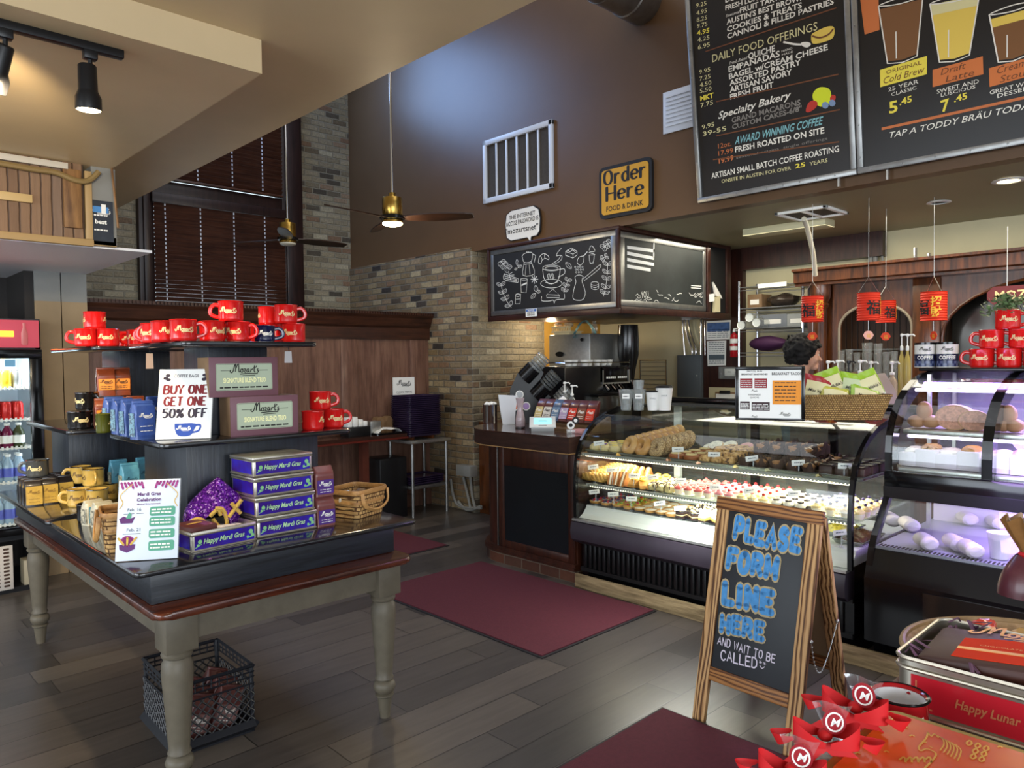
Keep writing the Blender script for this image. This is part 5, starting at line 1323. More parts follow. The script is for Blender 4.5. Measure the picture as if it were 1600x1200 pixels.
for k,(dx,dy,m_)in enumerate(((-.06,-.03,M_wrapc),(.0,.02,M_kraft),(.05,-.02,M_wrapc),(-.02,.05,M_wrapc),(.06,.05,M_kraft))):
 b = MB(); b.ball((0,0,0),.036,(1.2,.9,.7),10,7,lambda q:q*(1+.18*math.sin(5*q.x+7*q.y))); tag(b.build('wrapped_snack',m_,None,V((rb.location.x+dx,rb.location.y+dy,ZPL+.08)),(0,0,k)),'wrapped snack lying in the splint basket beside the purple bags, %s'%ORD[k],'snack','wrapped snacks in the right basket')
def price_stand(label,p,w,h,m_,tall):
 t = thing('price_card',label,'price card',p,face_cam(p)); b = MB(); b.box(-w/2,w/2,-.002,.002,tall,tall+h,.001); b.build('card',m_,t)
 b = MB(); b.tube([(0,0,.004),(0,0,tall+.01)],.003,6); b.box(-.02,.02,-.02,.02,0,.006,.002); b.build('stand',M_clearpl,t)
 b = MB(); print_lines(b,-w*.38,w*.38,[tall+h*k for k in(.7,.5,.3)],h*.07,.0028,3); b.build('lettering',M_ink,t)
price_stand('orange price card standing in front of the orange coffee bags',V((1.13,3.992,ZM)),.062,.055,mat('orange_card',(232,176,96),.5),.075)
b = MB(); b.box(-.02,.02,-.006,.006,0,.035,.002); tag(b.build('price_card',mat('amber_card',(214,160,70),.5),None,V((1.118,3.99,ZM)),(0,0,-.3)),'small amber card lying at the shelf edge below the price card','price card')
b = MB(); b.box(-.03,.03,-.02,.02,0,.175,.002); tag(b.build('candle_carton',mat('peach_carton',(220,176,130),.5),None,V((Zp(213,740,ZPL).x+.02,3.62,ZPL)),(0,0,-.2)),'narrow peach carton in the gap behind the teal bags','carton')
for x,y0,y1,yd,m_,lab in((233,536,560,3.60,mat('peach_tag',(226,178,140),.5),'peach hang tag dangling from the left end of the top shelf'),(450,540,558,3.02,mat('grey_tag',(150,146,146),.5),'grey hang tag dangling from the right front of the top shelf')):
 a_ = Yp(x,y0,yd); c_ = Yp(x,y1,yd); t = thing('hang_tag',lab,'tag',V((a_.x,yd,ZT-.022)),face_cam(a_)); L_ = a_.z-c_.z
 b = MB(); b.tube([(0,0,0),(.004,0,-.022)],.0015,5); b.build('string',M_ink,t)
 b = MB(); b.prism([(-.014,-.02),(.014,-.02),(.016,-.02-L_),(-.016,-.02-L_)],-.001,.001,'xzy'); b.build('card',m_,t)

# -- milk crate under the table
t = thing('milk_crate','black plastic milk crate on the floor under the table','crate',(1.195,3.19,0),-.03); w,d,h = .32,.40,.285
b = MB()
b.box(-w/2,w/2,-d/2,d/2,0,.012)
for x in(-w/2,w/2-.016):
 for y in(-d/2,d/2-.016):b.box(x,x+.016,y,y+.016,0,h,.003)
def side(org,ux,L):
 def pt(s,z):return(org[0]+ux[0]*s,org[1]+ux[1]*s,z)
 for z,th in((h-.006,.008),(h-.03,.004),(h-.05,.004),(.03,.022),(h*.72,.004)):b.tube([pt(0,z),pt(L,z)],th,4)
 n = int(L/.036)
 for k in range(-6,n+1):
  for sgn in(0,1):
   s0,s1 = k*.036,k*.036+.15; z0,z1 = .05,.2
   a0,a1 = max(0,s0),min(L,s1)
   if a1-a0<.02:continue
   zz0 = z0+(a0-s0); zz1 = z0+(a1-s0)
   q = [(a0,zz0),(a1,zz1)]
   if sgn:q = [(L-s_,z_)for s_,z_ in q]
   b.tube([pt(*q[0]),pt(*q[1])],.0035,4)
 for k in range(10):s_ = L*(k+.5)/10; b.tube([pt(s_,h-.05),pt(s_,h)],.003,4)
for o_,u_,L_ in(((-w/2,-d/2),(1,0),w),((-w/2,d/2),(1,0),w),((-w/2,-d/2),(0,1),d),((w/2,-d/2),(0,1),d)):side(o_,u_,L_)
b.build('crate',mat('crate_plastic',(24,26,32),.4),t,fix=False)
cb_ = make_bag('coffee_bag','maroon coffee bag in the milk crate',None,foil('cratebag',(92,50,46)),foil('cratelabel',(132,96,92)),INKW,group='coffee bags in the milk crate',w=.10,d=.07,h=.18)
for k,(x,y)in enumerate(((-.09,-.12),(.03,-.12),(-.08,-.03),(.05,-.02),(-.06,.08),(.06,.09))):
 o = place(cb_,V((1.195+x,3.19+y,.02)),0,'maroon coffee bag leaning inside the black milk crate, %s counted from the camera'%ORD[k]); o.rotation_euler = (0,.38,-.03)

# -- things on the register counter
ZK = 1.024
def at(t,p,rz=None):t.location = p; t.rotation_euler = (0,0,face_cam(p)if rz is None else rz); return t
p = Zp(766,661,ZK); t = at(thing('canister','round steel canister of white marshmallows at the left end of the counter','canister'),p)
b = MB(); b.lathe([(0,0),(.058,0),(.060,.004),(.060,.155),(.062,.158),(.056,.158),(.056,.02),(0,.02)],28,cap=False); b.build('pot',M_chrome,t)
b = MB()
for k in range(16):a = k*2.4; r_ = .048*math.sqrt((k+.5)/16); b.ball((r_*math.cos(a),r_*math.sin(a),.158+.004*(k%3)),.014,seg=8,rings=5)
o = b.build('marshmallows',M_white,t); o['kind'] = 'stuff'
p = Zp(795,663,ZK); t = at(thing('paper_holder','blank back of a white card holder behind the carafe','card holder'),p,face_cam(p)+.1)
b = MB(); b.prism([(-.05,0),(.05,0),(.055,.10),(.075,.235),(-.085,.245),(-.07,.12)],-.004,.0,'xzy'); b.build('card',mat('white_acrylic',(206,208,214),.3),t)
b = MB(); b.box(-.05,.05,-.03,.05,0,.004); b.build('foot',M_acr,t)
p = Zp(813,669,ZK); t = at(thing('carafe','clear glass carafe with a dark base on the register counter','carafe'),p)
b = MB(); b.lathe([(.034,.004),(.038,.01),(.038,.07),(.03,.11),(.022,.15),(.026,.20),(.036,.235),(.034,.235),(.020,.15),(.035,.07),(.035,.012),(0,.012)],24,cap=False); b.build('glass',mat('carafe_glass',(200,180,186),.05,alpha=.42,spec=.9),t)
b = MB(); b.lathe([(0,0),(.037,0),(.0375,.016),(0,.016)],24,cap=False); b.build('base',M_black,t)
p = Zp(830,655,ZK); p = V((4.50,4.40,ZK)); t = at(thing('lid_rack','black rack of tilted plastic lid stacks with round stickers','lid rack'),p); t.scale = (1.35,1.2,1.4)
b = MB(); b.prism([(-.15,0),(.17,0),(.17,.10),(.02,.22),(.06,.30),(.0,.38),(-.10,.30),(-.15,.20)],-.06,.12,'xzy'); b.build('rack',M_black,t)
for k,(x,z)in enumerate(((-.02,.31),(.05,.20),(.13,.11))):
 b = MB(); ax = V((.70,-.12,.70)).normalized(); q = V((x,-.06,z))
 for i in range(9):b.tube([q+ax*(i*.020-.05),q+ax*(i*.020-.036)],.046,18)
 b.build('lid_stack',M_clearpl if k!=1 else mat('smoke_plastic',(90,94,96),.15,alpha=.6),t)
 b = MB(); b.tube([q+ax*-.06,q+ax*.03],.050,18); b.build('lid_sleeve',M_gloss,t)
for k,(x,z,c_)in enumerate(((-.12,.10,(226,120,70)),(-.05,.10,(170,140,200)),(-.09,.17,(170,176,182)))):
 b = MB(); b.disc(x,z,.026,.0612); b.build('sticker',M_white,t)
 b = MB(); b.disc(x,z,.02,.0618); b.build('sticker_print',mat('sticker_%d'%k,c_,.5),t)
M_marb = foil('maroonbag',(86,38,36))
tr0,tr1 = Zp(832,652,ZK),Zp(926,662,ZK)
tr0 = V((4.16,4.02,ZK)); tr1 = V((4.16,3.44,ZK))
t = thing('bag_rack','low slanted wooden rack holding small coffee bags on the counter','rack',V((4.17,3.74,ZK)))
b = MB(); b.prism([(-.06,0),(.16,0),(.16,.10),(.14,.10),(-.06,.012)],-.30,.30,'xzy'); b.build('rack',M_kraft,t)
cols = (((196,176,120),'tan','tan and black'),((206,200,190),'white','white'),((100,124,150),'slate','slate blue'),((170,150,180),'lilac','lilac'),((196,48,30),'scarlet','scarlet'),((120,74,56),'cocoa','cocoa brown'),((206,56,34),'vermilion','vermilion'))
for k,(c_,nm,ds)in enumerate(cols):
 s_ = M_marb if nm!='slate' else foil('slatebag',(70,88,116))
 bg = make_bag('coffee_bag','small coffee bag with %s label on the slanted rack by the register'%ds,None,s_,foil('lab_'+nm,c_),INKW if nm!='white' else INKD,w=.074,d=.045,h=.145,labh=(.1,.6),top_fold=False,group='coffee bags on the counter rack')
 bg.location = (4.14,4.0-k*.086,ZK+.055); bg.rotation_euler = (-.42,0,-PI/2+.08); bg.scale = (1.12,1.1,1.25)
b = MB(); b.box(-.04,.04,-.05,.05,0,.03,.004); tag(b.build('candy_box',mat('pink_wrap',(206,150,150),.4,var=.2,vscale=40),None,V((4.02,3.47,ZK))),'pink patterned packet in front of the slanted bag rack','packet')
p = Zp(848,674,ZK); t = at(thing('payment_terminal','white tablet payment terminal with a blue screen','payment terminal'),p)
b = MB(); b.prism([(0,0),(.10,0),(.115,.08),(.11,.085),(-.03,.03),(-.03,.024)],-.085,.085,'yzx'); b.build('stand',mat('terminal_white',(216,218,216),.3),t)
MT = Matrix.Translation((0,-.03,.034))@Matrix.Rotation(.37,4,'X')
b = MB(); b.M = MT; b.box(-.098,.098,-.012,.165,-.004,.008,.005); b.build('tablet',mat('terminal_white',(216,218,216),.3),t)
b = MB(); b.M = MT; b.box(-.066,.066,.03,.135,.0078,.009); b.build('screen',mat('terminal_screen',(130,196,214),.2,emit=.9),t)
b = MB(); b.M = MT; b.box(-.03,.03,.006,.011,.008,.0095); b.box(-.03,.03,.08,.09,.009,.0094); b.build('card_slot',M_ink,t)
p = Zp(879,668,ZK); b = MB(); b.box(-.04,.04,-.02,.02,.02,.075,.003); b.box(-.044,.044,-.025,.025,0,.02,.002); o = at(tag(b.build('card_dispenser',mat('cream_card',(216,212,190),.5)),'cream box of cards behind the payment terminal','card box'),p)
p = Zp(893,677,ZK); t = at(thing('sticker_display','clear stand with two round black and white stickers by the case','sticker stand'),p)
b = MB(); b.box(-.035,.035,-.02,.02,0,.03,.002); b.build('holder',M_acr,t)
for x,z,r_ in((-.005,.058,.028),(.03,.092,.026)):
 b = MB(); b.prism([(x+r_*math.cos(a*.4),z+r_*math.sin(a*.4))for a in range(16)],-.006,-.003,'xzy'); s_ = b.build('sticker',M_white if z<.08 else M_ink,t)
 b = MB(); b.disc(x,z,r_*.5,.0064); b.build('sticker_mark',M_ink if z<.08 else M_white,s_)
b = MB(); print_lines(b,-.028,.028,[.02,.012],.004,.021); b.build('lettering',M_white,t)
def pump(name,label,p,h,body,head,r=.03,group=None):
 t = at(thing(name,label,'bottle',group=group),p)
 b = MB(); b.lathe([(0,0),(r*.95,0),(r,.008),(r,h*.72),(r*.8,h*.8),(r*.38,h*.86),(r*.38,h*.9)],18); b.build('bottle',body,t)
 b = MB(); b.lathe([(r*.45,h*.9),(r*.45,h*.95),(r*.16,h*.96),(r*.16,h+.035),(r*.42,h+.04),(r*.42,h+.055),(0,h+.058)],14); b.tube([(0,0,h+.048),(.034,-.012,h+.05),(.042,-.014,h+.038)],.0055,6); b.build('pump',head,t)
 return t
M_syr = mat('syrup_bottle',(196,176,150),.1,alpha=.7,spec=.8)
pump('pump_bottle','white pump bottle behind the slanted coffee bags',V((4.42,3.90,ZK)),.27,M_clearpl,M_white)
pump('pump_bottle','shorter white pump bottle next to the lid rack',V((4.50,4.05,ZK)),.29,M_clearpl,M_white)
b = MB(); b.lathe([(.03,0),(.045,.10),(.041,.10),(.027,.004),(0,.004)],20,cap=False); o = tag(b.build('paper_cup',M_white,None,V((4.30,3.98,ZK+.16)),(0.3,1.2,0)),'white paper cup lying tilted on the lid rack','cup')

# -- kitchen behind: prep counter, oven, espresso machine
b = MB(); b.box(4.98,6.2,4.15,5.66,0,.93,.004); tag(b.build('prep_counter',M_mahog),'dark prep counter behind the register carrying the oven','counter')
c = Yp(922,550,4.75); ztop = Yp(922,521,4.75).z; xr = Yp(985,550,4.75).x; yl = Xp(858,550,c.x).y
t = thing('oven','stainless steel counter oven with an oval badge','oven',V((c.x,4.75,.93))); H = ztop-.93
zb = .42
b = MB(); b.box(0,xr-c.x,0,yl-4.75,0,.04); b.box(.02,xr-c.x-.02,.02,yl-4.77,.04,zb); b.build('lower_body',mat('oven_dark',(70,74,78),.4,.6),t)
b = MB(); b.box(0,xr-c.x,0,yl-4.75,zb,H,.006); b.build('hood',M_steel,t)
b = MB(); b.box(-.012,0,.02,yl-4.77,zb-.03,zb-.005,.003); b.build('front_rail',M_steel,t)
b = MB(); b.M = Matrix.Rotation(PI/2,4,'Y'); b.lathe([(.055,-.012),(.05,-.018),(0,-.019)],24,(-(H-.20),(yl-4.75)*.72,0),sx=.5); b.build('badge',M_gloss,t)
b = MB(); b.M = Matrix.Rotation(PI/2,4,'Y'); b.lathe([(.018,-.02),(.014,-.03),(0,-.031)],12,(-(H-.06),.09,0)); b.lathe([(.010,-.015),(0,-.02)],10,(-(H-.27),(yl-4.75)*.45,0)); b.build('knob',M_gloss,t)
b = MB(); b.tube(smooth2([V((.1,-.02,.02)),V((.13,-.02,.3)),V((.06,-.02,.5)),V((.0,-.02,.60))],4),.006,6)
b = None
e0,e1 = Yp(880,610,4.30),Yp(984,610,4.30); zt = Yp(910,572,4.30).z
t = thing('espresso_machine','black espresso machine with chrome cup rail and drip tray','espresso machine',V((e0.x,4.30,.93))); w = e1.x-e0.x; H = zt-.93
b = MB(); b.box(0,w*.56,-.02,.40,.06,H,.015); b.build('body',mat('espresso_black',(16,16,18),.25),t)
b = MB(); b.box(w*.50,w*.99,-.02,.38,H*.72,H*.99,.01); b.build('control_panel',M_gloss,t)
b = MB(); b.box(w*.54,w*.97,-.026,-.02,H*.70,H*.725); b.box(w*.54,w*.555,-.026,-.02,H*.72,H*.93); b.box(w*.95,w*.965,-.026,-.02,H*.72,H*.93); b.build('chrome_trim',M_steel,t)
b = MB()
for k in range(10):b.box(w*(.60+.03*k+.03*(k>4)),w*(.62+.03*k+.03*(k>4)),-.024,-.02,H*.79,H*.82)
b.build('buttons',M_white,t)
b = MB(); b.box(w*.38,w*.90,-.10,.38,.06,H*.52,.01); b.build('lower_front',mat('mirror_panel',(120,120,116),.12,.9),t)
b = MB(); b.box(w*.36,w*.92,-.105,.38,H*.52,H*.56,.004); b.build('drip_tray',M_gloss,t)
for k in range(3):b = MB(); b.tube([(w*(.60+.1*k),.0,H*.70),(w*(.60+.1*k),-.06,H*.60)],.022,12); b.build('group_head',M_chrome,t)
b = MB(); b.tube([(.02,.0,H+.03),(w*.98,.0,H+.03),(w*.98,.36,H+.03),(.02,.36,H+.03)],.006,6,closed=True); b.build('cup_rail',M_chrome,t)
b = MB(); b.tube(smooth2([V((w*.98,-.03,H*.75)),V((w*1.0,-.06,H*.55)),V((w*.96,-.07,H*.3))],4),.007,6); b.build('steam_wand',M_chrome,t)
for k,(x,y)in enumerate(((.15,.1),(.25,.12),(.36,.08),(.47,.12),(.56,.09),(.67,.1),(.78,.12))):
 b = MB(); b.lathe([(.026,0),(.044,.055),(.040,.055),(.024,.004),(0,.004)],18,cap=False); tag(b.build('demitasse_cup',M_white,None,V((e0.x+w*x+.04,4.30+y,zt+.0))),'white cup on top of the black espresso machine, %s from the brick wall'%ORD[k],'cup','cups on the espresso machine')
p = V((c.x+.42,4.60,.93)); t = thing('coffee_grinder','black coffee grinder beside the oven under the chalkboard box','grinder',p)
zt2 = Yp(985,508,4.6).z-.93
b = MB(); b.box(-.085,.085,-.10,.10,0,.42,.02); b.build('body',M_gloss,t)
b = MB(); b.lathe([(.06,.42),(.07,.50),(.105,.66),(.11,.80),(.10,zt2)],20); b.build('hopper',mat('smoked_hopper',(24,22,22),.15),t)
p = V((c.x+.05,5.05,ztop)); t = thing('plastic_basket','cream slotted plastic basket on top of the oven','basket',V((c.x+.06,yl-.16,ztop)),.0)
b = MB(); b.box(-.06,.14,-.14,.12,.03,.036)
for k in range(11):b.box(-.062,-.058,-.14+k*.024,-.128+k*.024,.036,.07)
b.box(-.065,-.056,-.145,.125,.07,.085,.002); b.box(-.065,-.056,-.145,.125,.022,.038,.002); b.box(-.05,.13,-.12,.1,0,.03); b.build('basket',mat('cream_plastic',(216,196,150),.4),t)
b = MB()
for k in range(5):b.ball((-.02+.03*(k%3),-.1+.05*k,.10),.034,(1,1.2,.8),8,6)
b.build('packets',mat('mixed_packets',(190,160,120),.5,var=.4,vscale=30),t)
def drape(u,v):a = (u-.5); return(a*.26,.10*(v-.5),.05+.05*math.cos(a*5)-.10*max(0,abs(a)-.22)*3+.01*math.sin(16*u+6*v))
b = MB(); b.sheet(drape,22,8); tag(b.build('dish_cloth',mat('teal_cloth',(104,146,150),.85,bump=.4,bscale=120),None,V((c.x+.10,4.90,ztop+.03)),(0,0,-.6)),'teal cloth draped on top of the steel oven','cloth')
b = MB(); b.lathe([(.012,0),(.03,.02),(.034,.07),(.02,.11),(.018,.13),(.026,.135)],16); tag(b.build('glass_jar',M_clearpl,None,V((c.x+.20,4.86,ztop))),'small clear jar on top of the oven beside the teal cloth','jar')
pr,qr = Xp(1000,563,6.985),Xp(1041,597,6.985)
t = thing('wire_rack','chrome wire rack on the cream wall behind the paper cups','rack',V((6.99,qr.y,qr.z-.1)))
b = MB()
L = pr.y-qr.y; hh = pr.z-qr.z+.1
b.tube([(0,0,0),(0,0,hh),(0,L,hh),(0,L,0)],.008,8)
b.build('frame',M_chrome,t)
b = MB()
for k in range(7):b.tube([(0,0,hh*(k+.5)/7),(0,L,hh*(k+.5)/7)],.003,5)
b.build('wires',M_alu,t)

# -- wall behind: panel, conduits, notices
KX = 6.98
p,q = Xp(1065,555,KX),Xp(1103,626,KX); t = thing('electrical_panel','grey electrical panel box below the metal conduits','electrical panel',V((KX,(p.y+q.y)/2,q.z))); w = (p.y-q.y)/2; H = p.z-q.z
b = MB(); b.box(-.09,0,-w,w,0,H,.004); b.build('box',mat('panel_grey',(84,90,94),.45),t)
b = MB(); b.box(-.098,-.09,-w+.02,w-.02,.02,H-.02,.003); d_ = b.build('door',mat('panel_grey',(84,90,94),.45),t)
b = MB(); b.ball((-.1,-w+.05,H*.55),.01,seg=8,rings=5); b.build('latch',M_steel,d_)
for k,(nm,pts)in enumerate((('bent conduit nearest the cream wall',[(1067,490),(1067,512),(1070,555)]),('second bent conduit from the cream wall',[(1072,490),(1072,514),(1081,545),(1081,555)]),('third bent conduit from the cream wall',[(1077,490),(1077,512),(1087,545),(1087,555)]),('straight conduit third from the notices',[(1095.5,490),(1095,555)]),('straight conduit next to the notices',[(1101.5,490),(1102,555)]))):
 b = MB(); b.tube(smooth2([Xp(x,y,KX-.04)for x,y in pts],5),.012,10); tag(b.build('conduit',M_chrome),'metal '+nm+' above the grey panel','conduit','conduits above the electrical panel')
NX = 6.925
bk = Board((NX,4.0,1.6),(-1,0,0))
def notice(label,quad,paper,fn):
 q = [bk.uv(*p)for p in quad]; t = thing('notice',label,'notice',M=bk.M); b = MB(); b.prism(q[::-1],-.004,0,'xzy'); b.build('sheet',paper,t)
 x0,x1,z0,z1 = q[0][0],q[1][0],q[2][1],q[0][1]; fn(t,x0,x1,z0,z1)
def n1(t,x0,x1,z0,z1):
 b = MB(); b.quad2(x0+.01,x1-.01,z1-.11,z1-.02,.005); b.build('banner',mat('banner_blue',(60,96,150),.5,var=.4,vscale=30),t)
 b = MB(); print_lines(b,x0+.02,x1-.02,[z0+.02*k for k in range(1,6)],.006,.005); b.build('lettering',mat('print_grey',(84,96,104),.5),t)
notice('white notice with a blue banner on the dark post above another notice',[(1104,502),(1142,500),(1141,530),(1104,531)],M_white,n1)
def n2(t,x0,x1,z0,z1):
 b = MB(); print_lines(b,x0+.02,x1-.02,[z0+(z1-z0)*k/12 for k in range(1,12)],.007,.005,5); b.quad2(x0+.02,x1-.02,z0+.06,z0+.11,.0052); b.build('lettering',mat('print_grey',(84,96,104),.5),t)
notice('white notice with grey tables on the dark post, below the blue one',[(1105,533),(1135,532),(1134,571),(1106,572)],M_white,n2)
p = Xp(1147,558,NX-.05); t = at(thing('fire_extinguisher','small red fire extinguisher on the dark post beside the notices','fire extinguisher'),p)
b = MB(); b.lathe([(0,0),(.036,0),(.04,.008),(.04,.20),(.034,.228),(.014,.245),(.014,.255)],20); b.build('cylinder',mat('extinguisher_red',(170,24,34),.25),t)
b = MB(); b.lathe([(.0405,.07),(.0408,.11)],20,cap=False); b.lathe([(.0405,.14),(.0408,.185)],20,cap=False); b.build('label',M_white,t)
b = MB(); b.box(-.012,.012,-.012,.012,.255,.28,.003); b.box(-.008,.045,-.006,.006,.28,.292,.002); b.box(-.008,.045,-.006,.006,.262,.27,.002); b.build('valve',M_steel,t)
p,q = Xp(1130,573,NX),Xp(1150,592,NX); t = thing('thermostat','white thermostat in a clear cover on the dark post','thermostat',M=bk.M); x0,z1 = bk.uv(1130,573); x1,z0 = bk.uv(1150,592)
b = MB(); b.box(x0+.03,x1,-.03,0,z0+.03,z1-.02,.004); b.build('case',M_white,t)
b = MB(); b.box(x0+.07,x1-.04,-.033,-.03,z0+.07,z1-.05); b.build('display',mat('lcd_grey',(60,66,60),.3),t)
b = MB(); b.box(x0-.03,x1+.02,-.045,0,z0,z1,.004); b.build('cover',M_clearpl,t)
t = thing('clipboard','clipboard with white sheet behind the glass case','clipboard',M=bk.M); x0,z1 = bk.uv(1118,612); x1,z0 = bk.uv(1150,632)
b = MB(); b.box(x0,x1,-.008,0,z0-.06,z1,.002); b.build('board',M_kraft,t); b = MB(); b.box(x0+.01,x1-.01,-.010,-.008,z0-.05,z1-.02); b.build('sheet',M_white,t); b = MB(); b.box((x0+x1)/2-.06,(x0+x1)/2+.06,-.02,-.008,z1-.02,z1+.015,.003); b.build('clip',M_ink,t)
b = MB(); x0,z1 = bk.uv(1108,605); x1,z0 = bk.uv(1152,640); b.M = bk.M; b.box(x0,x1,-.004,.02,z0-.3,z1); tag(b.build('wall_board',M_cream),'cream board behind the clipboard on the dark post','board')

# -- wire shelving with stores
yl_,yr_ = Xp(1163,500,6.7).y,Xp(1262,500,6.7).y
t = thing('wire_shelving','chrome wire shelving of stores between the dark post and the back bar','shelving',V((6.6,(yl_+yr_)/2,0))); hw = (yl_-yr_)/2; ym = (yl_+yr_)/2
SZ = [Xp(1200,y,6.6).z for y in(446,480,512,551)]
for x in(0,.36):
 for y in(-hw,hw):b = MB(); b.tube([(x,y,0),(x,y,SZ[0]+.06)],.013,8); b.build('post',M_chrome,t)
for z in SZ+[.5]:
 b = MB()
 for x in(0,.36):b.tube([(x,-hw,z),(x,hw,z)],.005,5); b.tube([(x,-hw,z-.03),(x,hw,z-.03)],.004,5)
 for k in range(22):y = -hw+2*hw*k/21; b.tube([(0,y,z+.004),(.36,y,z+.004)],.0025,4)
 b.build('wire_shelf',M_alu,t)
def on(px,k,dx=.08):p = Xp(px,500,6.6+dx); return V((6.6+dx,p.y,SZ[k]+.008))
def carton(label,p,w,d,h,m_,name='carton'):
 t = thing(name,label,'carton',p); b = MB(); b.box(0,d,-w/2,w/2,0,h,.004); b.build('box',m_,t); b = MB(); b.box(-.0015,0,-w*.3,w*.3,h*.25,h*.6); b.build('label',M_card,t); return t
carton('brown carton on the second wire shelf from the top',on(1179,1),.15,.2,.13,M_kraft)
b = MB(); b.ball((0,0,.06),.14,(.8,1.1,.45),14,8,lambda q:q*(1+.12*math.sin(7*q.y+3*q.z))); tag(b.build('plastic_bundle',mat('dark_wrap',(60,50,42),.25,var=.5,vscale=14),None,on(1225,1,.15)),'dark shiny wrapped bundle on the second wire shelf','bundle')
b = MB(); b.box(-.01,0,-.14,.14,-.03,.01); tag(b.build('shelf_label',M_white,None,on(1207,0,-.02)),'white label strip on the top wire shelf','label')
for x,y,lab in((1158,508,'paper cup sleeve lying on the third wire shelf, left one'),(1171,496,'paper cup sleeve lying on top of two others on the wire shelf'),(1182,504,'paper cup sleeve lying on the third wire shelf, right one')):
 p = Xp(x,y,6.5); t = thing('cup_sleeve',lab,'cups',p,group='cup sleeves on the wire shelf'); b = MB(); b.M = Matrix.Rotation(PI/2,4,'Y'); b.lathe([(.042,0),(.044,.004),(.040,.35)],18); b.build('wrap',M_clearpl,t); b = MB(); b.M = Matrix.Rotation(PI/2,4,'Y'); b.lathe([(.040,-.004),(.036,.002),(0,.003)],18,cap=False); b.build('rim',M_white,t)
carton('grey plastic bin on the third wire shelf',on(1207,2),.28,.25,.12,mat('bin_grey',(112,116,122),.5),'storage_bin')
carton('pale carton beside the grey bin on the third wire shelf',on(1243,2),.17,.22,.115,mat('pale_carton',(150,152,150),.6))
b = MB(); b.ball((0,0,.08),.10,(1,2.1,.75),14,8,lambda q:V((q.x,q.y,q.z*(1-.45*max(0,-q.y))))); tag(b.build('purple_bag',mat('purple_cloth',(62,24,62),.7),None,on(1203,3,.1)),'dark purple bag lying on the lowest visible wire shelf','bag')
for k in range(6):
 b = MB(); b.lathe([(.022,0),(.022,.10),(.010,.13),(.010,.155)],10); tag(b.build('dark_bottle',M_gloss,None,on(1232+k*5,3,.05)),'dark bottle on the wire shelf behind the person, %s in the row'%ORD[k],'bottle','dark bottles on the wire shelf')

# -- person behind the counter
fwd = V((.70,-.714,0)); hp = Dp(1258,556,5.6); fz = math.atan2(fwd.y,fwd.x)
PM = thing('tmp',None,None); bpy.data.objects.remove(PM)
z0 = hp.z
def seg(b,pts,rs):b.tube([V(p)for p in pts],rs,12)
def remesh(o,vox,sm=6):
 m_ = o.modifiers.new('Remesh','REMESH'); m_.mode = 'VOXEL'; m_.voxel_size = vox; m_.use_smooth_shade = True
 s_ = o.modifiers.new('Smooth','SMOOTH'); s_.factor = .5; s_.iterations = sm; return o
SH = z0-.235
b = MB()
def headf(q):
 x,y,z = q.x*.098,q.y*.074,q.z*.118
 if q.x>.3:x+=.006*(q.x-.3)-(.012 if q.z<-.75 else 0)
 if q.z<-.2:y*=1+.28*(q.z+.2); x*=1+.06*(q.z+.2)
 return V((x,y,z))
b.ball((0,0,z0),1,seg=28,rings=20,fn=headf)
b.ball((.070,0,z0-.088),.030,(.95,1.0,.75),10,7)
b.tube([(.092,0,z0+.012),(.106,0,z0-.018),(.120,0,z0-.036)],[.008,.011,.012],8); b.ball((.118,0,z0-.036),.0125,(1,1.25,.8),8,6)
for s in(-1,1):
 b.ball((.088,s*.028,z0+.026),.016,(.7,1.5,.5),8,6)
 b.ball((.058,s*.046,z0-.030),.026,(.8,.7,.9),8,6)
 b.ball((-.006,s*.076,z0-.012),.026,(.75,.35,1.25),10,7)
b.tube([(.086,-.018,z0-.064),(.098,0,z0-.062),(.086,.018,z0-.064)],.0065,8); b.tube([(.086,-.016,z0-.076),(.096,0,z0-.076),(.086,.016,z0-.076)],.007,8)
seg(b,[(-.02,0,z0-.06),(-.03,0,z0-.13),(-.04,0,SH)],[.056,.052,.062])
seg(b,[(-.04,0,SH+.01),(-.04,0,SH-.10),(-.03,0,SH-.28),(-.02,0,SH-.42),(-.02,0,SH-.52)],[.075,.135,.125,.115,.13])
HIP = SH-.52
for s in(-1,1):
 seg(b,[(-.04,s*.08,SH-.02),(-.04,s*.17,SH-.05),(-.02,s*.20,SH-.20),(.0,s*.205,SH-.34),(.06,s*.20,SH-.46),(.12,s*.17,SH-.56)],[.06,.058,.048,.042,.036,.028])
 seg(b,[(.12,s*.17,SH-.56),(.15,s*.16,SH-.60),(.165,s*.155,SH-.65)],[.026,.034,.022])
 for k in range(4):seg(b,[(.16+.008*k,s*(.175-.014*k),SH-.64),(.175+.008*k,s*(.172-.014*k),SH-.685),(.17+.008*k,s*(.168-.014*k),SH-.715-.005*(k in(1,2)))],[.0095,.009,.007])
 seg(b,[(.145,s*.13,SH-.60),(.17,s*.115,SH-.64),(.185,s*.115,SH-.665)],[.012,.010,.008])
 seg(b,[(-.02,s*.07,HIP+.04),(-.01,s*.095,HIP-.05),(.0,s*.10,HIP-.40),(-.01,s*.10,HIP-.48),(-.03,s*.10,.10),(-.03,s*.10,.05)],[.10,.095,.065,.058,.042,.042])
 seg(b,[(-.05,s*.10,.04),(.06,s*.105,.035),(.15,s*.11,.028)],[.042,.042,.030])
skin = mat('pale_skin',(206,158,136),.5,var=.05,vscale=12)
base = V((hp.x,hp.y,0))
person = remesh(b.build('person',skin,None,base,(0,0,fz)),.0075,3)
tag(person,'person with dark curly hair and grey blue shirt behind the glass case','person')
b = MB()
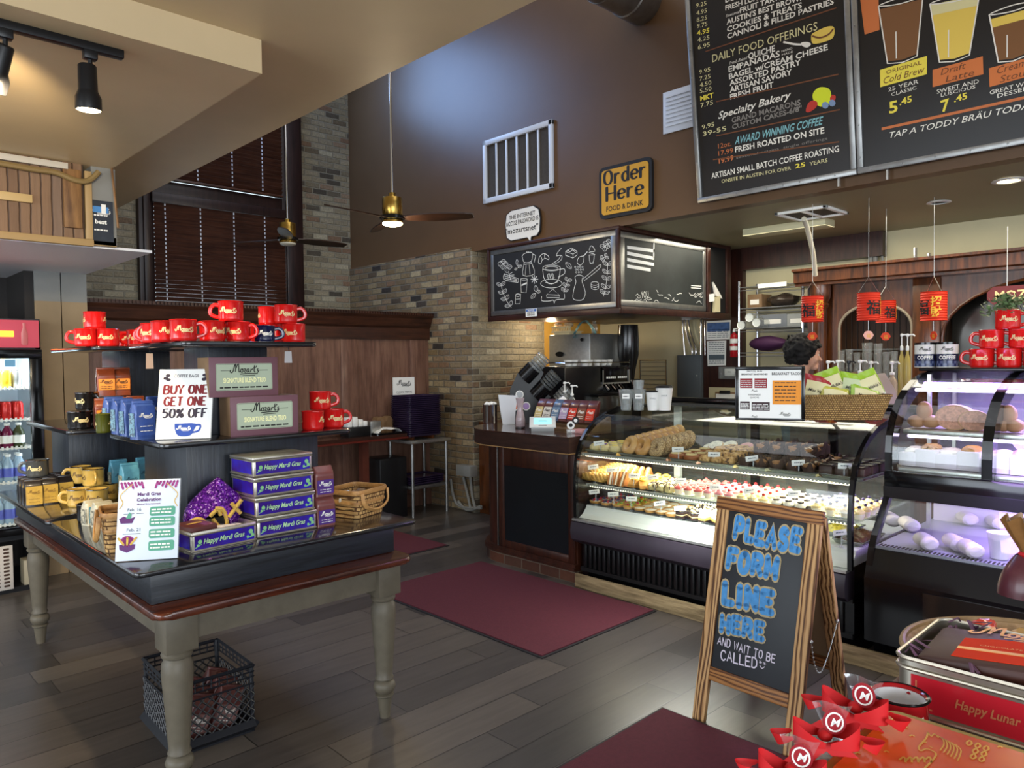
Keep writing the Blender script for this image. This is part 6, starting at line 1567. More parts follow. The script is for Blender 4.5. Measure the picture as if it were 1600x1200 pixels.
seg(b,[(-.035,0,z0-.150),(-.04,0,SH-.02),(-.04,0,SH-.10),(-.03,0,SH-.28),(-.02,0,SH-.42),(-.02,0,SH-.54)],[.066,.09,.168,.15,.142,.15])
for s in(-1,1):seg(b,[(-.04,s*.06,SH-.01),(-.04,s*.165,SH-.05),(-.02,s*.20,SH-.20),(-.005,s*.205,SH-.27)],[.085,.09,.074,.066])
remesh(b.build('shirt',mat('grey_blue_cloth',(104,132,152),.85,bump=.3,bscale=80),person),.012,5)
b = MB()
for s in(-1,1):seg(b,[(-.02,s*.06,HIP+.05),(-.01,s*.095,HIP-.05),(.0,s*.10,HIP-.40),(-.02,s*.10,.20),(-.03,s*.10,.09)],[.125,.115,.085,.068,.062])
remesh(b.build('trousers',M_cloth_black,person),.014,5)
b = MB(); r_ = random.Random(11)
for k in range(420):
 a = r_.uniform(-PI,PI); el = r_.uniform(-.75,PI/2)
 d = V((math.cos(a)*math.cos(el),math.sin(a)*math.cos(el),math.sin(el)))
 if d.x>.5 and d.z<.30:continue
 if d.x>.12 and d.z<-.02:continue
 rr = 1.0+r_.uniform(-.05,.16); c_ = V((d.x*.116*rr-.022,d.y*.103*rr,z0+.030+d.z*.118*rr)); e_ = d.orthogonal().normalized(); f_ = d.cross(e_); ph = r_.uniform(0,6)
 b.tube([c_+(e_*math.cos(ph+m*.9)+f_*math.sin(ph+m*.9))*.015+d*(.005*m-.012)for m in range(6)],[.009,.011,.011,.010,.008,.004],5)
b.ball((-.026,0,z0+.042),.110,(1,.93,.98),16,10)
remesh(b.build('hair',mat('black_curly_hair',(11,8,7),.75,bump=.8,bscale=260),person),.007,1)
for s in(-1,1):
 b = MB(); b.ball((.0865,s*.029,z0+.006),.0105,(.7,1.1,.8),10,7); e_ = b.build('eye',M_white,person)
 b = MB(); b.ball((.0935,s*.030,z0+.006),.0052,(.5,1,1),8,6); b.build('iris',mat('dark_iris',(40,26,18),.2),e_)
b = MB(); b.tube([(.090,-.017,z0-.0705),(.1025,0,z0-.069),(.090,.017,z0-.0705)],.0042,6,flat=.6); b.build('lips',mat('lip_colour',(150,86,80),.5),person)

# -- food in the pastry case
def food(k,c,rough=.55,var=.18,vs=40,bump=.2,**kw):return mat('food_'+k,c,rough,var=var,vscale=vs,bump=bump,bscale=110,**kw)
def yat(px,x):return Xp(px,700,x).y
def solo(name,label,cat,group,parts):
 """one thing made of (part name, builder, material); a single-part thing is one mesh"""
 t = thing(name,label,cat,group=group)
 for nm,b,m_ in parts:b.build(nm,m_,t)
 return t
def put(proto,x,y,z,rz=0.0,label=None,rot=None,sc=None):
 first = proto.name not in USED; USED[proto.name] = 1
 if first:
  if proto.name not in KIDS:KIDS[proto.name] = [(c,list(c.children))for c in proto.children]
  o = proto; o.location = (x,y,z); o.rotation_euler = rot or(0,0,rz)
  if sc:o.scale = (sc,)*3
  if label:o['label'] = label
  return o
 return copy_thing(proto,(x,y,z),rz if not rot else None,label,rot=rot,scale=sc)
M_tray = mat('sheet_tray',(158,162,158),.25,.95,var=.12,vscale=10)
def tray(label,x0,x1,y0,y1,z,name='sheet_tray'):
 t = thing(name,label,'tray',((x0+x1)/2,(y0+y1)/2,z)); w,d = (x1-x0)/2,(y1-y0)/2
 b = MB(); b.box(-w+.012,w-.012,-d+.012,d-.012,0,.003); b.build('base',M_tray,t)
 b = MB(); n = 4
 q0 = [(-w+.012,-d+.012),(w-.012,-d+.012),(w-.012,d-.012),(-w+.012,d-.012)]; q1 = [(-w,-d),(w,-d),(w,d),(-w,d)]
 for i in range(4):
  j = (i+1)%4; b.faces([(*q0[i],.001),(*q0[j],.001),(*q1[j],.022),(*q1[i],.022)],[(0,1,2,3)])
 b.tube([(x,y,.022)for x,y in q1],.004,6,closed=True); b.build('rim',M_tray,t); return t
for a,c_,lab in((917,967,'steel tray under the small ring cakes at the left end'),(969,1045,'steel tray under the rows of bagels'),(1048,1092,'steel tray under the cinnamon rolls'),(1095,1150,'steel tray under the chip biscuits'),(1153,1200,'steel tray under the nut muffins'),(1203,1280,'steel tray under the dark paper muffins'),(1284,1352,'steel tray under the chocolate loaf cakes')):
 tray(lab,3.85,4.50,yat(c_,3.87)+.004,yat(a,3.87)-.004,TS)
ZT1 = TS+.0035
b = MB(); b.sheet(lambda u,v:((.020+.016*math.cos(2*PI*v)*(1+.10*math.cos(16*PI*u)))*math.cos(2*PI*u)*1.05,(.020+.016*math.cos(2*PI*v)*(1+.10*math.cos(16*PI*u)))*math.sin(2*PI*u)*1.05,.028+.028*math.sin(2*PI*v)),28,10,closed_u=True)
g_ = MB(); g_.lathe([(.012,.046),(.02,.058),(.028,.052),(.031,.044)],16,cap=False)
bund = solo('ring_cake','small glazed ring cake','cake','small ring cakes at the left end of the top shelf',[('cake',b,food('bundt',(214,196,140))),('icing',g_,food('bundticing',(226,200,90),.3))])
ZR = ('first','second','third','fourth','fifth')
for r_ in range(4):
 for c_,px in enumerate((930,946,961)):
  o = put(bund,3.91+r_*.095,yat(px,3.91)+.0,ZT1,0,'small glazed ring cake at the left of the top shelf, %s row back, %s across'%(ZR[r_],ZR[c_]))
for r_ in range(3):
 b = MB(); b.lathe([(.008,.058),(.012,.064),(0,.067)],10,cap=False); tag(b.build('sugar_topping',food('purple_topping',(110,60,140))if r_!=1 else food('green_topping',(70,140,80)),None,(3.91+r_*.095,yat((946,961,930)[r_],3.91),ZT1)),'%s sugar on a ring cake of the %s row'%('green' if r_==1 else 'purple',ZR[r_]),'sugar topping')
def torus(R_,r_,sq=1.0,n=24,m_=12):
 b = MB(); b.sheet(lambda u,v:((R_+r_*math.cos(2*PI*v))*math.cos(2*PI*u),r_*sq*math.sin(2*PI*v),(R_+r_*math.cos(2*PI*v))*math.sin(2*PI*u)),n,m_,closed_u=True); return b
M_bag = food('bagel',(212,164,100),.35,.1,20,.05); M_bag2 = food('bagel_plain',(200,148,84),.35,.12,20,.05)
t_ = NT('food_seeded'); t_.base(t_.ramp(t_.noise(220,2),[(.42,srgb((92,62,36))),(.5,srgb((196,156,102))),(.62,srgb((222,200,150)))])); t_.bump(t_.noise(220,2),.6,.004); M_seed = t_.m
def bagel(m_,what):o = torus(.041,.0275,.9).build('bagel',m_); return tag(o,what,'bagel','bagels on the top shelf')
for px,n,m_,what,rr in((982,9,M_bag,'plain bagel',0),(1002,6,M_bag2,'glossy bagel',0),(1024,6,M_seed,'seeded bagel',0)):
 pr = bagel(m_,what); y = yat(px,3.90)
 for k in range(n):
  put(pr,3.905+k*.062+.014,y-.004*k,ZT1+.067+.005*k,0,'%s standing on edge, number %s from the glass in its row'%(what,('one','two','three','four','five','six','seven','eight','nine')[k]),rot=(.45,0,PI/2-.3))
b = MB(); b.lathe([(0,0),(.044,0),(.05,.012),(.048,.034),(.038,.042),(0,.044)],22,cap=False)
g_ = MB(); g_.tube([(.036*(1-k/40)*math.cos(k*.45),.036*(1-k/40)*math.sin(k*.45),.044+.001*(k%2))for k in range(36)],.005,6)
roll = solo('cinnamon_roll','iced cinnamon roll','pastry','cinnamon rolls on the top shelf',[('roll',b,food('cinnamon',(150,86,42))),('icing',g_,food('icing',(226,206,150),.3,.05))])
for r_ in range(4):
 for c_,px in enumerate((1057,1081)):put(roll,3.92+r_*.105,yat(px,3.92),ZT1,r_+c_,'iced cinnamon roll, %s row from the glass, %s one'%(ZR[r_],('left','right')[c_]))
b = MB(); b.lathe([(0,0),(.05,0),(.052,.006),(.048,.012),(0,.014)],20,cap=False)
g_ = MB(); g_.lathe([(.046,.0135),(0,.016)],20,cap=False)
M_ice1 = food('white_iced',(226,220,200),.4,.3,60); M_ice2 = food('pink_iced',(214,150,150),.4,.12)
ck = solo('iced_cookie','white iced cookie','cookie','iced cookies at the back of the top shelf',[('biscuit',b,food('biscuit',(206,170,116))),('icing',g_,M_ice1)])
for k in range(6):put(ck,4.36+.06*(k%2),yat(1050+5*k,3.92)-.0,ZT1+.03+.010*(k%3),k,'white iced cookie in the %s place of the row behind the cinnamon rolls'%('first','second','third','fourth','fifth','sixth')[k],rot=(0,-.5,0))
b = MB(); b.lathe([(0,0),(.05,0),(.052,.006),(.048,.012),(0,.014)],20,cap=False)
g_ = MB(); g_.lathe([(.048,.0135),(0,.016)],20,cap=False)
ck2 = solo('iced_cookie','pink iced cookie','cookie','iced cookies at the back of the top shelf',[('biscuit',b,food('biscuit',(206,170,116))),('icing',g_,M_ice2)])
for k in range(6):put(ck2,4.38+.055*(k%2),yat(1094+6*k,3.92),ZT1+.03+.010*(k%3),k,'pink iced cookie in the %s place of the row behind the chip biscuits'%('first','second','third','fourth','fifth','sixth')[k],rot=(0,-.5,0))
def lump(r_,sc,f,seed):
 b = MB(); rr = random.Random(seed); ph = [rr.uniform(0,6)for _ in range(6)]
 b.ball((0,0,r_*sc[2]*.8),r_,sc,14,9,lambda q:q*(1+f*math.sin(5*q.x+ph[0])*math.cos(5*q.y+ph[1])+f*.6*math.sin(11*q.z+ph[2]+7*q.x))); return b
t_ = NT('food_chip'); t_.base(t_.ramp(t_.noise(60,2),[(.36,srgb((60,36,22))),(.42,srgb((176,132,74))),(.7,srgb((216,178,116)))])); t_.bump(t_.noise(60,3),.5,.005); M_chip = t_.m
sc_ = tag(lump(.044,(1,1,.7),.10,3).build('chip_biscuit',M_chip),'chip biscuit','biscuit','chip biscuits on the top shelf')
n = 0
for r_ in range(5):
 for c_,px in enumerate((1103,1121,1139)):
  put(sc_,3.91+r_*.078,yat(px,3.91),ZT1+(.0 if r_<1 else .018*min(r_,2)),n*1.3,'rough chip biscuit, %s row from the glass, %s across'%(ZR[r_],ZR[c_])); n+=1
def muffin(what,top_c,flakes=None):
 b = MB(); b.sheet(lambda u,v:((.026+.016*v+(.006*math.cos(8*PI*u)if v>.5 else 0)*v)*math.cos(2*PI*u),(.026+.016*v+(.006*math.cos(8*PI*u)if v>.5 else 0)*v)*math.sin(2*PI*u),.046*v+(.030*max(0,math.cos(8*PI*u))*v**3)),32,6,closed_u=True); b.lathe([(0,0),(.026,0)],16,cap=False)
 c_ = MB(); c_.ball((0,0,.044),.037,(1,1,.55),14,8,lambda q:q*(1+.08*math.sin(7*q.x+3)*math.cos(6*q.y)))
 parts = [('paper_case',b,mat('dark_baking_paper',(62,42,34),.7)),('crumb',c_,top_c)]
 if flakes:
  f_ = MB(); rr = random.Random(5)
  for k in range(14):a,r2 = rr.uniform(0,6.28),rr.uniform(0,.028); f_.ball((r2*math.cos(a),r2*math.sin(a),.066-r2*.35),.007,(1.3,.9,.3),6,4)
  parts.append(('almond_flakes',f_,flakes))
 return solo('muffin',what,'muffin','muffins in dark paper on the top shelf',parts)
mf1 = muffin('brown muffin in dark paper',food('muffin',(150,104,58),.6,.3,30)); mf2 = muffin('chocolate muffin in dark paper',food('muffinchoc',(62,40,30),.6,.3,30)); mf3 = muffin('muffin with almond flakes in dark paper',food('muffin',(150,104,58),.6,.3,30),food('flakes',(230,214,180),.5,.1))
for r_ in range(6):
 for c_,px in enumerate((1164,1189,1214,1239,1264)):
  pr = mf3 if c_>2 and r_<4 else(mf1 if(r_+c_)%3 else mf2); heap = .045 if c_<4 else 0.0
  what = {mf1:'brown',mf2:'chocolate',mf3:'almond flaked'}[pr]
  put(pr,3.905+r_*.09,yat(px,3.905),ZT1,r_+2.1*c_,sc=.95,label='%s muffin in dark paper, %s row from the glass, %s across'%(what,('first','second','third','fourth','fifth','sixth')[r_],ZR[c_]))
  if heap and 0<r_<5:put(mf1 if c_<3 else mf3,3.905+r_*.085+.03,yat(px,3.905)-.02,ZT1+.068,r_*2+c_,'%s muffin heaped on top of the others, %s row back, %s across'%('brown' if c_<3 else 'almond flaked',ZR[r_-1],ZR[c_]),rot=(.25,-.2,r_),sc=1.0)
b = MB(); b.box(-.05,.05,-.035,.035,0,.06,.006); g_ = MB(); g_.box(-.048,.048,-.033,.033,.058,.068,.006)
lf = solo('chocolate_cake','dark chocolate cake block','cake','chocolate cakes on the top shelf',[('cake',b,food('choc',(58,36,30),.45,.2)),('glaze',g_,food('chocglaze',(40,24,22),.15,.1))])
for r_ in range(4):
 for c_,px in enumerate((1295,1320,1345)):put(lf,3.93+r_*.11,yat(px,3.93),ZT1,.05,'dark chocolate cake block, %s row from the glass, %s across'%(ZR[r_],ZR[c_]))
def price_tag(px,py,xx,zb,k,where):
 y = Xp(px,py,xx).y; zt = Xp(px,py,xx).z; t = thing('price_tag','white price tag on a clear foot, %s'%where,'price tag',(xx,y,zb),-.75,'price tags in the pastry case'); h_ = zt-zb
 b = MB(); b.M = Matrix.Rotation(-.12+.08*(k%3),4,'Y'); b.box(-.036,.036,-.0012,.0012,h_-.012,h_+.018,.0008); b.build('card',M_white,t)
 b = MB(); b.M = Matrix.Rotation(-.12+.08*(k%3),4,'Y'); print_lines(b,-.022,.022,[h_+.002],.005,.0018,3,k); b.build('lettering',mat('print_grey',(84,96,104),.5),t)
 b = MB(); b.tube([(0,0,.002),(0,0,h_-.012)],.004,6); b.lathe([(0,0),(.014,0),(.014,.004),(0,.006)],12,cap=False); b.build('clear_foot',M_acr,t)
wh = ('by the ring cakes','by the cinnamon rolls','by the chip biscuits','by the brown muffins','by the almond muffins','by the chocolate cakes')
for k,(x,y)in enumerate(((938,693),(1060,703),(1115,711),(1177,717),(1248,724),(1319,729))):price_tag(x,y,3.875,TS,k,wh[k]+' on the top shelf')
wm = ('by the braided bread','by the sandwiches','by the yellow pastries','by the cream shells','by the strawberry cupcakes','by the pink cakes','by the fruit tarts','by the black button cakes','by the vanilla cupcakes')
for k,(x,y)in enumerate(((930,730),(957,735),(990,744),(1023,746),(1064,752),(1117,762),(1175,767),(1242,772),(1312,779))):price_tag(x,y,3.915,MS,k,wm[k]+' on the middle shelf')
wb = ('by the berry tarts','by the second berry tart','by the fruit tarts','by the coconut tarts','by the layered slices','by the last slices','by the yellow salad')
for k,(x,y)in enumerate(((931,769),(959,773),(986,780),(1033,787),(1063,795),(1101,801),(1315,833))):price_tag(x,y,3.90,BS,k,wb[k]+' on the bottom shelf')
b = MB(); b.lathe([(0,.002),(.07,.002),(.105,.010),(.107,.013),(.07,.006),(0,.005)],30,cap=False); PW = tag(b.build('serving_plate',mat('dark_plate',(28,30,44),.15)),'round dark plate','plate','plates in the pastry case')
b = MB(); b.lathe([(0,.002),(.07,.002),(.105,.010),(.107,.013),(.07,.006),(0,.005)],30,cap=False); PC = tag(b.build('serving_plate',mat('white_plate',(230,234,230),.15)),'round white plate','plate','plates in the pastry case')
def swirl(cols,r_=.028,h_=.03,cup=None):
 b = MB(); b.lathe([(0,0),(r_*.72,0),(r_,h_),(0,h_)],20,cap=False)
 c_ = MB(); q = []
 for k in range(40):f = k/39; q.append((r_*.78*(1-f)*math.cos(k*.5),r_*.78*(1-f)*math.sin(k*.5),h_+.004+f*.024))
 c_.tube(q,[r_*.36*(1-.55*k/39)for k in range(40)],8); c_.lathe([(r_*.95,h_-.002),(r_*.6,h_+.012),(0,h_+.02)],16,cap=False); return b,c_
M_cupw = food('cup_paper',(230,222,200),.6,.05); M_straw = food('strawberry',(206,96,96),.35,.15); M_pink = food('pinkcream',(220,140,150),.35,.08); M_van = food('vanilla',(228,208,150),.4,.06); M_cream_ = food('whipped',(236,230,212),.4,.04); M_red = food('berryred',(176,24,34),.25,.2); M_choc = food('choc',(58,36,30),.45,.2); M_black_ = food('blackglaze',(34,24,24),.2,.1); M_straw2 = food('yellowfruit',(226,180,60),.35,.15); M_past = food('pastry',(204,150,76),.45,.2); M_dkb = food('blueberry',(44,36,82),.3,.15)
def cup(what,m_,topper,group):
 b,c_ = swirl(None); p_ = [('case',b,M_cupw),('frosting',c_,m_)]
 if topper:d_ = MB(); d_.ball((0,0,.062),.010,(1,1,.9),8,6); p_.append(('berry',d_,topper))
 return solo('cupcake',what,'cupcake',group,p_)
cs = cup('strawberry cupcake',M_straw,None,'cupcakes on the middle shelf'); cp2 = cup('pink cake with berry',M_pink,M_red,'cupcakes on the middle shelf'); cf = cup('cream cake with fruit',M_van,M_red,'cupcakes on the middle shelf'); cv = cup('vanilla cupcake',M_van,M_dkb,'cupcakes on the middle shelf')
b = MB(); b.lathe([(0,0),(.032,0),(.032,.012),(.026,.014),(.026,.034),(0,.034)],20,cap=False); c_ = MB(); c_.lathe([(.0265,.020),(.03,.030),(.024,.042),(0,.044)],18,cap=False); d_ = MB(); d_.lathe([(.018,.043),(.018,.050),(0,.051)],16,cap=False)
cb_w = solo('petit_four','black and white cake','cake','black and white cakes on the middle shelf',[('base',b,M_black_),('cream',c_,M_cream_),('button',d_,M_black_)])
def plates(px_list,xs,z,P_,where):
 for i,px in enumerate(px_list):
  for j,x in enumerate(xs):put(P_,x,yat(px,xs[0]),z,0,'round %s plate %s, %s from the left, %s row'%('dark' if P_ is PW else 'white',where,('first','second','third','fourth','fifth','sixth','seventh')[i],('front','back','rear')[j]))
plates((932,966,999,1034),(4.0,4.23),MS,PW,'on the middle shelf'); plates((1076,1115,1160,1205,1250,1310),(4.0,4.23),MS,PC,'on the middle shelf')
plates((939,973,1007,1042,1080,1122),(3.985,4.20),BS,PW,'on the bottom shelf')
def rows(pr,pxs,xs,z,what,extra=''):
 n = 0
 for j,x in enumerate(xs):
  for i,px in enumerate(pxs):
   put(pr,x,yat(px,xs[0]),z+.008,n*.9,'%s, %s row from the glass, %s across%s'%(what,('first','second','third','fourth','fifth')[j],('first','second','third','fourth','fifth','sixth')[i],extra)); n+=1
XS4 = (3.94,4.02,4.10,4.18,4.26)
rows(cs,(1060,1075,1091),XS4,MS,'pink topped strawberry cupcake'); rows(cp2,(1106,1123,1139),XS4,MS,'pink cake with a berry'); rows(cf,(1158,1175,1193),XS4,MS,'cream cake with red fruit'); rows(cb_w,(1213,1232,1251),XS4,MS,'black and white cake with a dark button'); rows(cv,(1276,1298,1321,1343),XS4,MS,'vanilla cupcake with a violet topping')
def twist(what,r_,L_,m_,grp):
 b = MB()
 for ph in(0,2.1,4.2):b.tube([(L_*(k/16-.5),r_*.5*math.cos(k*.75+ph),r_*.9+r_*.4*math.sin(k*.75+ph))for k in range(17)],[r_*.62*(1-.55*abs(k/8-1)**2)for k in range(17)],10)
 return tag(b.build('pastry',m_),what,'pastry',grp)
tw = twist('braided golden bread',.034,.15,food('golden',(206,160,84),.4,.22,34),'golden breads on the middle shelf')
for j,x in enumerate((3.95,4.04,4.13,4.22)):
 for i,px in enumerate((926,942)):put(tw,x,yat(px,3.95),MS+.01+.012*j,1.9+.1*i,'braided golden bread, %s row from the glass, %s one'%(ZR[j],('left','right')[i]))
b = MB(); b.prism([(-.055,0),(.055,0),(.0,.09)],-.018,-.006,'xzy'); b.prism([(-.055,0),(.055,0),(.0,.09)],.006,.018,'xzy'); c_ = MB(); c_.prism([(-.056,.002),(.056,.002),(.0,.092)],-.006,.006,'xzy')
sw = solo('toast_sandwich','triangular toasted sandwich','sandwich','toasted sandwiches on the middle shelf',[('toast',b,food('toast',(170,112,58),.6,.25,30)),('filling',c_,M_cream_)])
for j,x in enumerate((3.96,4.05,4.14,4.23)):
 for i,px in enumerate((956,966,976)):put(sw,x,yat(px,3.96),MS+.008,.35-.12*i,'triangular toasted sandwich, %s row from the glass, %s across'%(ZR[j],ZR[i]))
b = MB(); b.prism([(-.04,0),(.04,0),(.035,.02),(0,.055),(-.035,.02)],-.03,.03,'xzy'); c_ = MB(); c_.ball((0,0,.052),.02,(1,1.2,.5),10,6)
yp = solo('fruit_pastry','yellow filled pastry','pastry','yellow pastries on the middle shelf',[('pastry',b,M_past),('filling',c_,M_straw2)])
rows(yp,(991,1004),(3.95,4.04,4.13,4.22),MS,'yellow filled folded pastry')
b = lump(.034,(1,1,.8),.14,9); c_ = MB(); rr = random.Random(2)
for k in range(9):a = rr.uniform(0,6.28); c_.tube([(0,0,.052),(.03*math.cos(a),.03*math.sin(a),.040),(.036*math.cos(a),.036*math.sin(a),.022)],.003,5)
sh_ = solo('cream_shell','cream pastry with dark stripes','pastry','striped cream pastries on the middle shelf',[('pastry',b,M_van),('stripes',c_,M_choc)])
rows(sh_,(1020,1033,1046),(3.94,4.02,4.10,4.18),MS,'cream pastry with dark chocolate stripes')
def tart(what,m_,berries,grp):
 b = MB(); b.lathe([(0,0),(.038,0),(.047,.018),(.044,.019),(.038,.012),(0,.012)],22,cap=False); c_ = MB(); c_.lathe([(.042,.013),(.03,.019),(0,.021)],18,cap=False); p_ = [('crust',b,M_past),('filling',c_,m_)]
 for q,(mm,pts)in enumerate(berries):d_ = MB(); [d_.ball((x,y,.024),.0095,(1,1,.9),8,6)for x,y in pts]; o_ = d_; p_.append(('berries',d_,mm))
 return solo('tart',what,'tart',grp,p_)
ring = [(.024*math.cos(k*1.05),.024*math.sin(k*1.05))for k in range(6)]
tb = tart('berry tart',M_cream_,[(M_dkb,ring[::2]+[(0,0)]),(M_red,ring[1::2])],'berry tarts on the bottom shelf'); tf = tart('fruit tart',M_straw2,[(M_red,[(0,.01)]),(food('kiwi',(130,160,50)),[(.02,-.01),(-.02,-.012)])],'fruit tarts on the bottom shelf'); tc = tart('coconut tart',M_cream_,[],'coconut tarts on the bottom shelf')
XB3 = (3.925,4.01,4.095,4.18)
rows(tb,(931,948),XB3,BS,'dark berry tart'); rows(tf,(966,983),XB3,BS,'yellow fruit tart with a red berry'); rows(tc,(1000,1017,1034,1050),XB3,BS,'white coconut tart')
def slc(what,ms,grp):
 p_ = []; z = 0
 for k,(m_,h_)in enumerate(ms):b = MB(); b.box(-.042,.042,-.024,.024,z,z+h_,.002); z+=h_; p_.append(('layer',b,m_))
 d_ = MB(); [d_.ball((x,0,z+.005),.009,seg=8,rings=5)for x in(-.026,0,.026)]; p_.append(('topping',d_,M_van)); return solo('cake_slice',what,'cake',grp,p_)
s1 = slc('layered chocolate slice',((M_choc,.016),(M_van,.006),(M_choc,.014),(M_black_,.006)),'layered slices on the bottom shelf'); s2 = slc('lemon cream slice',((M_choc,.010),(food('lemoncurd',(226,206,96)),.016),(M_cream_,.012)),'layered slices on the bottom shelf')
rows(s1,(1066,1083),XB3,BS,'layered chocolate slice'); rows(s2,(1102,1120,1138),XB3,BS,'lemon and chocolate slice')
def dish(label,px,x,z,w,d,m_,fill,kind,hh=.03):
 t = tray(label,x,x+d,yat(px,x)-w/2,yat(px,x)+w/2,z,'food_tray'); return t
M_salad = food('salad',(206,186,70),.4,.4,50)
for px,m_,lab,fl,nm,cat,x in((1170,M_choc,'dark tray of brownies hidden behind the easel sign','brownie filling of the tray behind the easel sign','brownies','brownies',3.98),(1230,M_past,'steel tray of filled pastries behind the easel sign','golden pastry filling behind the easel sign','pastry_filling','pastries',3.98),(1296,M_salad,'steel tray of yellow salad right of the easel sign','yellow salad in the tray right of the easel sign','salad','salad',4.10),(1325,food('loaf',(84,54,34),.3,.4,24),'steel tray of dark loaf by the end frame','dark glazed loaf by the end frame of the case','loaf','loaf',3.96)):
 dish(lab,px,x,BS,.16,.30,None,None,None); b = MB()
 b.sheet(lambda u,v:(x+.015+.27*u,yat(px,x)-.068+.136*v,BS+.005+.045*(math.sin(PI*u)**.4)*(math.sin(PI*v)**.4)*(1+.25*math.sin(23*u+9*v)*math.sin(17*v))),26,16); o = b.build(nm,m_); tag(o,fl,cat); o['kind'] = 'stuff' if nm!='loaf' else 'thing'

# -- on top of the pastry case
ZG = 1.2255
def paper_cup(label,px,py,h,lid):
 p = Zp(px,py,ZG); t = at(thing('paper_cup',label,'cup',group='sample cups on the case'),p); r0,r1 = h*.25,h*.34
 b = MB(); b.lathe([(0,.003),(r0,0),(r1,h*.92),(r1+.002,h*.93),(r1-.003,h*.93),(r0-.002,.004)],22,cap=False); b.build('cup',M_white,t)
 b = MB(); b.lathe([(r1+.004,h*.915),(r1+.005,h*.94),(r1-.002,h*.955),(r1-.004,h),(r1-.009,h),(r1-.01,h*.975),(0,h*.975)],22,cap=False); b.build('lid',M_black,t)
 b = MB(); put_text(b,'LARGE' if lid else 'SMALL',0,h*.58,h=.009,align='c',fn=lambda x,y:(x,-(r0+(r1-r0)*.6)-.001+x*x*9,y)); b.build('lettering',mat('print_grey',(84,96,104),.5),t)
paper_cup('smaller white paper cup with black lid on the glass case',1020,641,.125,0); paper_cup('taller white paper cup with black lid on the glass case',1038,641,.155,1)
for x,lab in((978,'clear plastic cup with a white sticker, left of the pair on the case'),(998,'clear plastic cup with a white sticker, taller right one of the pair')):
 p = Zp(x,641,ZG); h = .135 if x<990 else .19; t = at(thing('clear_cup',lab,'cup',group='sample cups on the case'),p); b = MB(); b.lathe([(0,.003),(.030,0),(.046,.13),(.048,.132),(.044,.132),(.028,.004)],22,cap=False); b.build('cup',M_clearpl,t)
 b = MB(); b.quad2(-.022,.022,.075,.105,.043); b.build('sticker',M_white,t); b = MB(); print_lines(b,-.016,.016,[.087],.006,.0435,2); b.build('lettering',M_ink,t)
 if h>.15:b = MB(); b.lathe([(.030,.132),(.036,.19),(.032,.19),(.026,.134)],18,cap=False); b.build('inner_cup',M_clearpl,t)
t,bd,w,h = None,None,None,None
o_ = Zp(1205,657,ZG+.002); bd = Board(o_,V((-o_.x,-o_.y,0)).normalized()); q = [bd.uv(*p)for p in((1149,574),(1258,571),(1262,656),(1152,656))]
t = thing('menu_stand','black framed counter menu for breakfast sandwiches, quiche and tacos','menu',M=bd.M); x0,x1 = q[0][0],q[1][0]; h = (q[0][1]+q[1][1])/2
b = MB()
for a in((x0,x1,0,.012),(x0,x1,h-.018,h),(x0,x0+.016,0,h),(x1-.018,x1,0,h)):b.box(a[0],a[1],-.008,.012,a[2],a[3],.002)
b.box(x0+.04,x1-.04,0,.10,0,.006); b.build('frame',M_gloss,t)
b = MB(); b.box(x0+.012,x1-.012,-.003,.008,.01,h-.014); b.build('sheet',M_white,t)
W_ = x1-x0; b = MB(); u = lambda a:x0+W_*a
put_text(b,'PRETZEL BUN',u(.28),h*.90,h=h*.028,align='c',z=.004,w=W_*.22); put_text(b,'BREAKFAST SANDWICHES',u(.28),h*.84,h=h*.032,align='c',z=.004,w=W_*.38,bold=.02); put_text(b,'BREAKFAST TACOS',u(.74),h*.84,h=h*.05,align='c',z=.004,w=W_*.42,bold=.015); put_text(b,'HANDMADE',u(.28),h*.46,h=h*.032,align='c',z=.004,w=W_*.18); put_text(b,'QUICHE',u(.28),h*.41,h=h*.032,align='c',z=.004,w=W_*.13)
put_logo(b,u(.28),h*.54,W_*.09,z=.004); put_logo(b,u(.72),h*.10,W_*.16,z=.004); put_logo(b,u(.28),h*.06,W_*.09,z=.004)
for k in range(6):print_lines(b,u(.57),u(.88),[h*(.69-.065*k)],h*.016,.0048,4,k)
b.build('lettering',M_ink,t)
b = MB(); b.quad2(u(.07),u(.25),h*.60,h*.78,.004); b.quad2(u(.28),u(.46),h*.60,h*.78,.004); b.build('red_panel',mat('menu_red_panel',(140,26,38),.5),t)
b = MB(); b.quad2(u(.07),u(.21),h*.20,h*.35,.004); b.quad2(u(.24),u(.50),h*.18,h*.34,.004); b.build('dark_panel',mat('menu_dark_panel',(52,24,30),.5),t)
b = MB(); b.quad2(u(.54),u(.96),h*.30,h*.74,.004); b.build('orange_panel',mat('menu_orange_panel',(226,140,30),.5),t)
b = MB()
for xa,xb,za,zb_ in((.08,.24,.62,.76),(.29,.45,.62,.76),(.08,.20,.22,.33),(.25,.49,.20,.32)):
 print_lines(b,u(xa),u(xb),[h*(za+(zb_-za)*k/4)for k in range(4)],h*.014,.0048,3,int(xa*99))
b.build('panel_lettering',M_white,t)
p = Zp(1320,657,ZG); M_wick = grid_mat('wicker',(0,2),.012,.010,.002,[(0,srgb((150,112,58))),(.5,srgb((196,156,92))),(1,srgb((176,136,74)))],srgb((92,62,28)),.7,bump=.9,gmix=.3)
def wick(u,v):
 q = rrect(-.24,.24,-.12,.12,.02,3); n = len(q); k = u*n; i = int(k)%n; m_ = V(q[i]).lerp(V(q[(i+1)%n]),k-int(k)); s = .86+.17*v+.006*math.sin(u*300)*math.sin(v*40); return(m_.x*s,m_.y*s,.125*v)
t = at(thing('wicker_basket','rectangular wicker basket of crisp packets on the glass case','basket'),V((p.x+.09,p.y+.09,ZG)),-.86)
